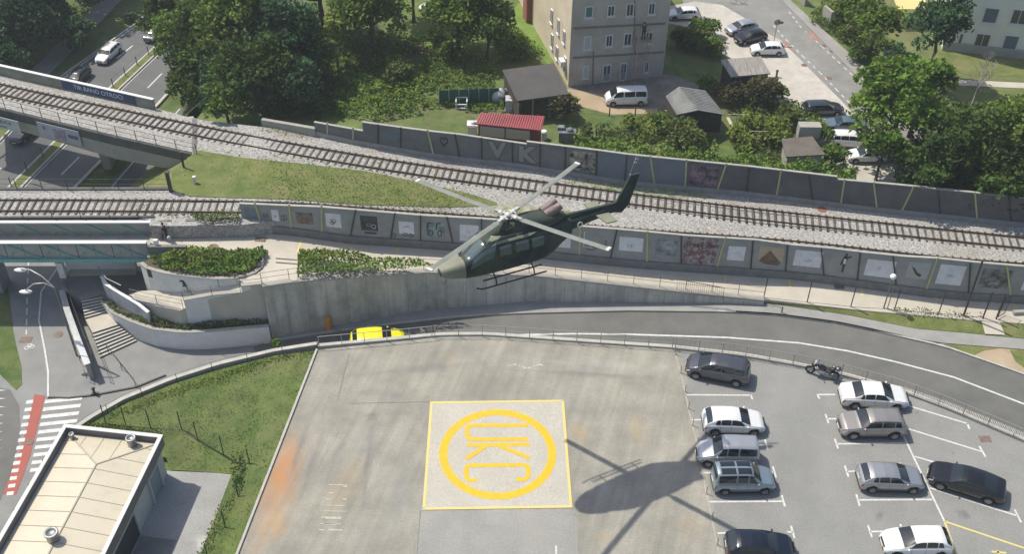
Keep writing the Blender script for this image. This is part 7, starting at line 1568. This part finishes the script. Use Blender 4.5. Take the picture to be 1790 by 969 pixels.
# ---------------- sheds ----------------
def boxroof(name, label, cat, corners, zt, zg=ZN, roof=None, wallm=None, ov=.25, thick=.12, posts=False, rname='roof'):
    """corners: roof corner pixels, zt: heights"""
    t = thing(name, label, cat, P(*corners[0], zg)); q = [P(*c, z) for c, z in zip(corners, zt)]; t.location = (sum(q, Vector()) / len(q)).xy.to_3d() + Vector((0, 0, zg))
    mb = MB(); mb.add(q + [v - Vector((0, 0, thick)) for v in q], [(3, 2, 1, 0), (4, 5, 6, 7), (0, 1, 5, 4), (1, 2, 6, 5), (2, 3, 7, 6), (3, 0, 4, 7)]); mb.build(rname, roof, t)
    cc = sum(q, Vector()) / 4; w_ = [cc + (v - cc) * (1 - ov / max(1, (v - cc).length)) for v in q]
    if posts:
        for v in w_ + [w_[2].lerp(w_[3], .35), w_[2].lerp(w_[3], .7)]: MB().tube([Vector((v.x, v.y, zg)), v - Vector((0, 0, thick))], .07, 6).build('post', mat('grey_post', (.25, .25, .24)), t)
        mb = MB(); a, b = w_[0], w_[1]; mb.wall(a, b, .08, zg, min(a.z, b.z) - .15); a, b = w_[0], w_[3]; mb.wall(a, b, .08, zg, min(a.z, b.z) - .2); mb.build('wall', wallm, t)
    else:
        mb = MB(); mb.hexa([Vector((v.x, v.y, zg)) for v in w_], [v - Vector((0, 0, thick + .002)) for v in w_]); mb.build('wall', wallm, t)
    return t, q, w_
felt = mat('dark_felt_roof', (.062, .058, .058), (.08, .074, .072), .8, .8); darkwood = mat('dark_wood', (.04, .03, .025), (.07, .05, .04), 2)
boxroof('carport', 'open carport shed with a large dark sloping felt roof', 'shed', ((878, 122), (968, 110), (995, 164), (904, 176)), (5.9, 5.9, 5.3, 5.3), roof=felt, wallm=darkwood, posts=True)
red_roof = mat('red_metal_roof', (.33, .05, .06), (.28, .045, .05), 1, .45)
t, q, w_ = boxroof('garden_shed', 'long shed with a ribbed red metal roof and cream doors beside the barrier', 'shed', ((840, 197), (952, 203), (946, 228), (831, 216)), (5.7, 5.7, 5.25, 5.25), roof=red_roof, wallm=mat('brown_red_wall', (.12, .035, .03), (.16, .05, .04), 2))
mb = MB()
for i in range(27): f_ = (i + .5) / 27; a = q[0].lerp(q[1], f_); b = q[3].lerp(q[2], f_); mb.beam(a + Vector((0, 0, .02)), b + Vector((0, 0, .02)), .06, .06)
mb.build('roof_ribs', red_roof, t)
cream = mat('cream_door', (.42, .36, .30), rough=.7); a, b = w_[3], w_[2]
for u0, u1 in ((.03, .44), (.46, .86)): mb = MB(); mb.wall(a.lerp(b, u0), a.lerp(b, u1), .06, ZN + 1.1, ZN + 2.05, off=-.05); mb.build('shutter', cream, t)
tt = thing('gabled_shed', 'old shed with a grey corrugated gable roof in the gardens', 'shed', P(1215, 205, ZN)); grs = mat('grey_sheet_roof', (.17, .175, .17), (.25, .25, .24), .8, .8, dirt=(.12, .11, .10), dscale=.5, damt=.4)
rA, rB = P(1187, 151, 6.2), P(1220, 192, 6.2); eL0, eL1 = P(1164, 168, 4.9), P(1183, 200, 4.9); eR0, eR1 = P(1233, 158, 4.9), P(1267, 200, 4.9)
for s_, (c0, c1) in (('L', (eL0, eL1)), ('R', (eR0, eR1))):
    mb = MB(); pts = [rA, rB, c1, c0]; mb.add(pts + [v - Vector((0, 0, .08)) for v in pts], [(0, 1, 2, 3), (7, 6, 5, 4), (0, 4, 5, 1), (1, 5, 6, 2), (2, 6, 7, 3), (3, 7, 4, 0)])
    for i in range(1, 14): a = rA.lerp(rB, i / 14.0); b = c0.lerp(c1, i / 14.0); mb.beam(a + Vector((0, 0, .01)), b + Vector((0, 0, .01)), .05, .04)
    mb.build('roof_sheet', grs, tt)
mb = MB(); fz = lambda v, z: Vector((v.x, v.y, z)); L0, L1, R0, R1 = [v.lerp((rA + rB) / 2, .07) for v in (eL0, eL1, eR0, eR1)]; rA2, rB2 = rA.lerp(rB, .03), rB.lerp(rA, .03)
mb.hexa([fz(L0, ZN), fz(R0, ZN), fz(R1, ZN), fz(L1, ZN)], [fz(L0, 4.78), fz(R0, 4.78), fz(R1, 4.78), fz(L1, 4.78)]); mb.add([fz(L1, 4.78), fz(R1, 4.78), rB2 - Vector((0, 0, .1))], [(0, 1, 2)]); mb.add([fz(L0, 4.78), fz(R0, 4.78), rA2 - Vector((0, 0, .1))], [(2, 1, 0)]); mb.build('wall', darkwood, tt)
t, q, w_ = boxroof('board_shed', 'small shed with a weathered pale board roof beside the yard', 'shed', ((1260, 104), (1330, 98), (1347, 128), (1278, 134)), (5.5, 5.5, 5.0, 5.0), roof=mat('weathered_boards', (.22, .20, .18), (.34, .32, .29), 2, .9, stretch=(3, .3, 1)), wallm=darkwood)
mb = MB()
for i in range(1, 9): f_ = i / 9; mb.beam(q[0].lerp(q[1], f_) + Vector((0, 0, .01)), q[3].lerp(q[2], f_) + Vector((0, 0, .01)), .05, .04)
mb.build('board_joints', MATS['weathered_boards'], t)
boxroof('flat_hut', 'low hut with a flat brown felt roof beside the hedge', 'shed', ((1366, 243), (1420, 238), (1443, 270), (1374, 274)), (5.0, 5.0, 4.9, 4.9), roof=mat('brown_felt', (.10, .085, .07), (.14, .12, .10), 1), wallm=conc)
mb = MB(); q = [P(1420, 241, ZN), P(1425, 246, ZN)]; mb.box(P(1412, 236, 4.2), (1.9, .9, 2.2)); solid('garden_box', mb, conc, 'pale concrete box behind the flat brown hut', 'box')
# clutter by the carport
def clutter(lab, px, z, parts, m, cat='container', name='container'):
    p = P(*px, z); mb = MB()
    for kind, c, d in parts:
        (mb.box(p + Vector(c), d) if kind == 'b' else mb.ball(p + Vector(c), d, 10, 7) if kind == 's' else mb.tube([p + Vector(c), p + Vector(c) + Vector((0, 0, d[2]))], d[0], 12))
    solid(name, mb, m, lab, cat, p)
clutter('white water tank in a cage beside the carport', (893, 191), ZN, [('b', (0, 0, .65), (1.0, 1.0, 1.1)), ('t', (0, 0, 1.2), (.15, 0, .12)), ('b', (0, 0, .06), (1.1, 1.1, .12))], mat('tank_white', (.5, .52, .53), (.3, .32, .33), 3), 'water tank', 'water_tank')
clutter('white and dark tarpaulin heap left of the carport', (878, 178), ZN, [('s', (0, 0, .7), (.9, .6, .8)), ('s', (-.7, 0, .6), (.4, .4, .8)), ('b', (.4, .2, .5), (.5, .5, 1.0))], mat('tarp', (.55, .56, .57), (.04, .05, .06), 1.6, detail=1), 'tarpaulin', 'tarpaulin')
clutter('white garden cabinet at the left end of the red roofed shed', (826, 238), ZN, [('b', (0, 0, .6), (.8, .8, 1.2)), ('b', (0, .1, 1.25), (.95, .9, .12)), ('s', (.1, 0, 1.4), (.25, .2, .2))], wfr, 'cabinet', 'cabinet')
clutter('white barrel at the right end of the red roofed shed', (950, 243), ZN, [('t', (0, 0, 0), (.3, 0, .8)), ('t', (0, 0, .8), (.25, 0, .06))], wfr, 'barrel', 'barrel')
clutter('pile of grey garden clutter behind the hedge start', (988, 245), ZN, [('b', (0, 0, .5), (1.2, .8, 1.0)), ('b', (.7, .2, .4), (.5, .9, .8)), ('b', (-.4, .3, 1.1), (.6, .5, .3)), ('s', (.4, 0, 1.1), (.3, .3, .2))], mat('grey_clutter', (.20, .22, .25), (.10, .11, .12), 2), 'garden clutter', 'garden_clutter')
clutter('white sacks in front of the gabled shed', (1162, 208), ZN, [('s', (0, 0, .3), (.5, .35, .35)), ('s', (.6, .1, .25), (.4, .35, .3)), ('s', (.2, .5, .3), (.4, .3, .35))], mat('sack', (.5, .5, .5), (.3, .3, .3), 3), 'sacks', 'sacks')
clutter('small dark hydrant on the pale yard', (1357, 134), ZN + .03, [('t', (0, 0, 0), (.1, 0, .6)), ('s', (0, 0, .65), (.14, .14, .12))], dark_steel, 'hydrant', 'hydrant')
clutter('white framed cold frame in the vegetable garden', (807, 187), ZN, [('b', (-.5, 0, .4), (.1, .8, .8)), ('b', (.5, 0, .4), (.1, .8, .8)), ('b', (0, .4, .8), (1.1, .1, .1)), ('b', (0, -.4, .5), (1.1, .1, .1)), ('b', (0, -.4, .1), (1.1, .1, .1))], wfr, 'cold frame', 'cold_frame')
nf = thing('netted_fence', 'green netted fence with white posts in the gardens', 'fence', P(770, 183, ZN)); a, b = P(768, 184, ZN), P(872, 180, ZN)
mb = MB(); mb.wall(a, b, .03, ZN + .05, ZN + 1.6); mb.build('netting', mat('green_net', (.015, .085, .06), (.025, .11, .075), 2), nf)
for i in range(7): p = a.lerp(b, i / 6); MB().tube([p + Vector((0, -.08, 0)), p + Vector((0, -.08, 1.9))], .035, 5).build('post', mat('pale_post', (.4, .42, .38)), nf)
for lab, pts, st_ in (('short row of wooden garden posts before the white van', ((1003, 196), (1065, 203), (1110, 203), (1150, 206)), 1), ('low garden fence with posts behind the hedge', ((1008, 240), (1018, 238), (1035, 244)), 1)):
    t = thing('garden_fence', lab, 'fence', P(*pts[0], ZN))
    for q in pts: p = P(*q, ZN); MB().tube([p, p + Vector((0, 0, .9))], .06, 6).build('post', darkwood, t)
    MB().tube([P(*q, ZN + .75) for q in pts], .015, 4).build('wire', dark_steel, t)
mb = MB(); q = [P(x, y, ZN + .03) for x, y in ((1272, 205), (1290, 240), (1308, 275))]; ribbon(mb, q, .3, .01); struct('garden_path', mb, prom_m)
t = thing('garden_pergola', 'pale wooden poles and crossbars beside the garden path', 'pergola', P(1283, 232, ZN)); mb = MB(); p0, p1 = P(1283, 235, ZN), P(1320, 265, ZN)
for p in (p0, p1): mb.tube([p, p + Vector((0, 0, 2.1))], .05, 6)
mb.tube([p0 + Vector((-.8, 0, 2.1)), p0 + Vector((.8, 0, 2.1))], .04, 5); mb.tube([p1 + Vector((-.8, 0, 2.1)), p1 + Vector((.8, 0, 2.1))], .04, 5); mb.build('poles', mat('pale_wood', (.38, .34, .25)), t)
# highway median fence, sign, pale building
t = railing('median_fence', 'low wire fence with dark posts along the highway median', [P(x, y, ZH + .1) for x, y in ((198, 152), (260, 95), (300, 60))], 1.0, 2.6, (.5, .95), green_steel, .05, .01, cat='fence')
t = railing('median_fence', 'low wire fence on the median south of the railway bridge', [P(x, y, ZH + .1) for x, y in ((20, 326), (46, 300), (75, 272))], 1.0, 2.6, (.5, .95), green_steel, .05, .01, cat='fence')
t = thing('street_sign', 'round street sign on a pale pole beside the white hatchback', 'sign', P(1352, 76, ZN)); p = P(1352, 76, ZN); zt = HZ(p, 38); mb = MB(); mb.tube([p, Vector((p.x, p.y, zt + .2))], .04, 6); mb.build('pole', steel, t); mb = MB(); mb.lathe(Vector((p.x, p.y - .05, zt)), [(.001, 0), (.32, 0), (.32, .03), (.001, .03)], 20, 'Y'); mb.build('sign_plate', mat('sign_grey', (.35, .32, .3), (.3, .12, .1), 3), t); mb = MB(); mb.box((p.x + .35, p.y - .03, zt - .05), (.5, .05, .25)); mb.build('sign_plate', iron_m, t)
for lab, bx, by, ty, two in (('white globe street lamp beside the promenade fence', 1544, 541, 484, True), ('white globe lamp behind the street wall', 1514, 40, 19, False)):
    zg = .3 if two else ZN; p = P(bx, by, zg); zt = HZ(p, ty); t = thing('street_lamp', lab, 'street lamp', p); mb = MB(); mb.tube([p, Vector((p.x, p.y, zt - .15))], [.06, .04], 8); 
    if two: q = P(1551, 540, .4); mb.tube([q, Vector((q.x, q.y, zt - 1.0))], .035, 6)
    mb.build('pole', MATS['grey_rail'], t); mb = MB(); mb.ball(Vector((p.x, p.y, zt)), .24 if two else .3, 14, 10); mb.build('lamp_globe', mat('opal_globe', (.8, .8, .8), rough=.3), t)
p = P(135, 622, -2.25); top = Vector((p.x, p.y, 5.3)); t = thing('street_lamp', 'tall double armed street lamp in front of the footbridge', 'street lamp', p); mb = MB(); tp = HZ(p, 503); top.z = tp
mb.tube([p, top], [.1, .06], 8); mb.build('pole', MATS['grey_rail'], t)
for q in ((37, 475), (46, 513)):
    e = P(*q, tp - .2 + (.4 if q[0] == 37 else -.4)); d = e - top; mb = MB(); mb.tube([top, top + d * .3 + Vector((0, 0, .6)), top + d * .65 + Vector((0, 0, .7)), e + Vector((0, 0, .25))], .05, 6); mb.build('arm', steel, t); mb = MB(); mb.ball(e + Vector((0, 0, .15)), (.5, .22, .12), 10, 6); mb.build('lamp_head', white_cap, t)
PB = thing('pale_building', 'pale cream building with blue shuttered windows at the upper right', 'building', P(1720, 95, ZN)); a, b = P(1646, 86, ZN), P(1860, 109, ZN); d = (b - a).normalized(); n_ = Vector((d.y, -d.x, 0)); k = -n_ * 14
mb = MB(); mb.hexa([a, b, b + k, a + k], [v + Vector((0, 0, 12)) for v in (a, b, b + k, a + k)]); mb.build('wall', mat('pale_cream_wall', (.66, .65, .58), (.70, .69, .62), .5), PB)
mb = MB(); mb.wall(a, b, .3, ZN, ZN + .9, off=-.0 - .1); mb.build('plinth', conc, PB)
bl_ = mat('blue_blind', (.10, .13, .17), rough=.5)
for (x0, y0, x1, y1, m_) in ((1365, 42, 1465, 112, bl_), (1508, 52, 1620, 118, win_g), (1322, 175, 1420, 240, win_g), (1468, 184, 1566, 248, bl_), (1285, 38, 1318, 98, bl_), (1240, 170, 1280, 230, bl_)):
    a_, b_ = z4(x0, y0), z4(x1, y1); fwin(a_[0], a_[1], b_[0], b_[1], m_, 'window', (a, n_), PB, .07)
mb = MB(); p = P(1582, 40, ZN); q = [p + Vector(v) for v in ((-1.6, -1.2, 2.2), (1.6, -1.2, 2.2), (1.6, 1.2, 2.6), (-1.6, 1.2, 2.6))]; mb.add(q + [v - Vector((0, 0, .05)) for v in q], [(0, 1, 2, 3), (7, 6, 5, 4)]); 
for v in q: mb.tube([Vector((v.x, v.y, ZN)), v], .04, 5)
solid('awning', mb, mat('yellow_awning', (.62, .50, .22)), 'pale yellow awning between trees near the pale building', 'awning', p)
# orange pillar behind the lot
p = P(575, 578, -2.1); mb = MB(); mb.tube([p, p + Vector((0, 0, 1.3))], .2, 14); mb.tube([p + Vector((0, 0, 1.3)), p + Vector((0, 0, 1.38))], .17, 14); solid('marker_pillar', mb, mat('orange_plastic', (.62, .25, .02), rough=.4), 'short orange marker pillar at the foot of the retaining wall', 'pillar', p)
p = P(1366, 548, .0); mb = MB(); mb.tube([p, p + Vector((0, 0, .65))], .05, 8); mb.box(p + Vector((0, 0, .03)), (.4, .3, .06)); solid('bollard', mb, dark_steel, 'single thin dark bollard on the pavement of the curving road', 'bollard', p)
p = P(341, 321, 4.4); mb = MB(); mb.box(p + Vector((0, 0, .3)), (.2, .2, .6)); mb.box(p + Vector((.02, 0, .65)), (.26, .24, .12)); solid('marker_stone', mb, wfr, 'small white marker stone in the grass between the tracks', 'marker stone', p)
p = P(323, 290, 4.4); mb = MB(); mb.tube([p + Vector((0, -.3, -2)), p + Vector((0, -.3, 1.6))], .1, 8); solid('utility_pole', mb, dark_steel, 'dark short post below the upper bridge abutment', 'pole', p)
# ---------------- service building at lower left ----------------
cA, cB = (108, 752), (284, 763); zr_ = 2.0
a = P(108, 752, zr_); b = P(284, 762, zr_); c_ = P(165, 969, zr_); d_ = P(0, 900, zr_)
ux = (b - a).normalized(); uy = (c_ - b).normalized(); uy = (uy + Vector((ux.y, -ux.x, 0))).normalized(); ux = Vector((-uy.y, uy.x, 0)); Wb = (b - a).dot(ux); Lb = 17.0
a = b - ux * Wb; SBd = thing('service_building', 'single storey service building with a pale ribbed hipped roof inside a parapet', 'building', a + uy * 4 + Vector((0, 0, -2.1 - zr_)))
def LP(u, v, z): p = a + ux * u + uy * v; return Vector((p.x, p.y, z))
bw = mat('building_wall', (.40, .40, .385), (.46, .455, .435), .6, .85); zg = -2.1
def quadbox(mb, u0, v0, u1, v1, z0, z1): mb.hexa([LP(u0, v0, z0), LP(u0, v1, z0), LP(u1, v1, z0), LP(u1, v0, z0)], [LP(u0, v0, z1), LP(u0, v1, z1), LP(u1, v1, z1), LP(u1, v0, z1)]); return mb
mb = quadbox(MB(), .15, .15, Wb - .35, Lb - .15, zg, zr_ - .55); mb.build('wall', bw, SBd)
mb = MB(); th = .22
quadbox(mb, 0, 0, Wb, th, zr_ - .9, zr_); quadbox(mb, 0, th, th, Lb, zr_ - .9, zr_); quadbox(mb, Wb - th, th, Wb, Lb, zr_ - .9, zr_); mb.build('parapet', mat('parapet_grey', (.13, .12, .11), (.16, .15, .14), 1), SBd)
mb = MB(); quadbox(mb, -.04, -.04, Wb + .04, th + .02, zr_ + .002, zr_ + .06); quadbox(mb, -.04, th + .02, th, Lb, zr_ + .002, zr_ + .06); quadbox(mb, Wb - th, th + .02, Wb + .04, Lb, zr_ + .002, zr_ + .06); mb.build('parapet_cap', mat('parapet_zinc', (.50, .51, .50), (.58, .58, .57), 1, .5), SBd)
rm_ = mat('pale_metal_roof', (.50, .45, .34), (.55, .49, .37), .7, .5, dirt=(.34, .30, .23), dscale=.7, damt=.55); z0, z1 = zr_ - .5, zr_ - .12
e = [LP(th + .1, th + .1, z0), LP(Wb - th - .1, th + .1, z0), LP(Wb - th - .1, Lb, z0), LP(th + .1, Lb, z0)]; r0 = LP(Wb * .5, Wb * .42, z1); r1 = LP(Wb * .5, Lb, z1)
mb = MB(); mb.add(e + [r0, r1], [(1, 0, 4), (2, 1, 4, 5), (0, 3, 5, 4)]); rf = mb.build('roof', rm_, SBd)
mb = MB()
for i in range(14):
    v = .9 + i * 1.15
    for s_ in (0, 1):
        ue = th + .1 if s_ == 0 else Wb - th - .1; vr = max(v, Wb * .42); 
        if v < Wb * .42: f_ = (v - th) / (Wb * .42 - th); um = ue + (Wb * .5 - ue) * f_; pt = LP(um, v, z0 + (z1 - z0) * f_)
        else: pt = LP(Wb * .5, v, z1)
        mb.beam(LP(ue, v, z0 + .01), pt + Vector((0, 0, .01)), .035, .035)
for i in range(1, 5):
    u = th + .1 + i * (Wb - 2 * th - .2) / 5; f_ = 1 - abs(u - Wb / 2) / (Wb / 2 - th); mb.beam(LP(u, th + .1, z0 + .01), LP(u, th + .1 + (Wb * .42 - th) * f_, z0 + (z1 - z0) * f_ + .01), .035, .035)
for q in (e[0], e[1], r1): mb.beam(q + Vector((0, 0, .02)), r0 + Vector((0, 0, .02)), .09, .05)
mb.build('roof_seams', mat('seam', (.36, .33, .26)), rf)
def vent(px, r, h):
    p = P(*px, zr_ - .3); v_ = thing('roof_vent_tmp', 'x', 'x'); bpy.data.objects.remove(v_)
    mb = MB(); mb.lathe(p - Vector((0, 0, .3)), [(r, 0), (r, h), (r * 1.12, h + .02), (r * 1.12, h + .14), (r * .8, h + .15), (r * .75, h + .05), (.001, h + .04)], 18, 'Z'); return mb.build('vent', steel, SBd)
vent((95, 946), .38, 1.0); vent((231, 776), .3, .75); vent((126, 764), .16, .45)
dk_ = mat('door_opening', (.03, .035, .04), rough=.7)
for v0, v1, nm, mm in ((1.2, 2.6, 'door', mat('blue_grey_door', (.22, .26, .28))), (5.2, 8.4, 'garage_door', dk_), (9.4, 11.4, 'garage_door', MATS['blue_grey_door']), (12.5, 15, 'garage_door', MATS['blue_grey_door'])):
    mb = MB(); quadbox(mb, Wb - .34, v0, Wb - .30, v1, zg + .02, zg + 2.5); d0 = mb.build(nm, mm, SBd)
    mb = MB(); quadbox(mb, Wb - .34, v0 - .15, Wb - .18, v0 - .002, zg + .02, zg + 2.6); quadbox(mb, Wb - .34, v1 + .002, Wb - .18, v1 + .15, zg + .02, zg + 2.6); quadbox(mb, Wb - .34, v0 - .15, Wb - .18, v1 + .15, zg + 2.602, zg + 2.72); mb.build('frame', bw, d0)
for v in (3, 5, 7, 9): mb = MB(); mb.ball(LP(-.12, v, zr_ - .15), (.1, .1, .12), 8, 5); mb.build('wall_light', dark_steel, SBd)
mb = MB(); mb.poly([LP(Wb - .2, 5.3, -1.79), LP(Wb - .2, 8.3, -1.79), LP(Wb + 2.2, 8.3, -1.79), LP(Wb + 2.2, 5.3, -1.79)]); struct('door_mat_slab', mb, conc_base)

# ---------------- air ----------------
HZM = bpy.data.materials.new('haze_air'); HZM.use_nodes = True; t_ = HZM.node_tree; t_.nodes.remove(t_.nodes['Principled BSDF'])
pv = t_.nodes.new('ShaderNodeVolumePrincipled'); pv.inputs['Density'].default_value = 0.00045; pv.inputs['Color'].default_value = (0.86, 0.93, 0.97, 1); pv.inputs['Anisotropy'].default_value = 0.2
t_.links.new(pv.outputs[0], t_.nodes['Material Output'].inputs['Volume'])
mb = MB(); mb.box((0, 410, 29), (1100, 1080, 66)); hz = mb.build('haze', HZM); hz['kind'] = 'stuff'
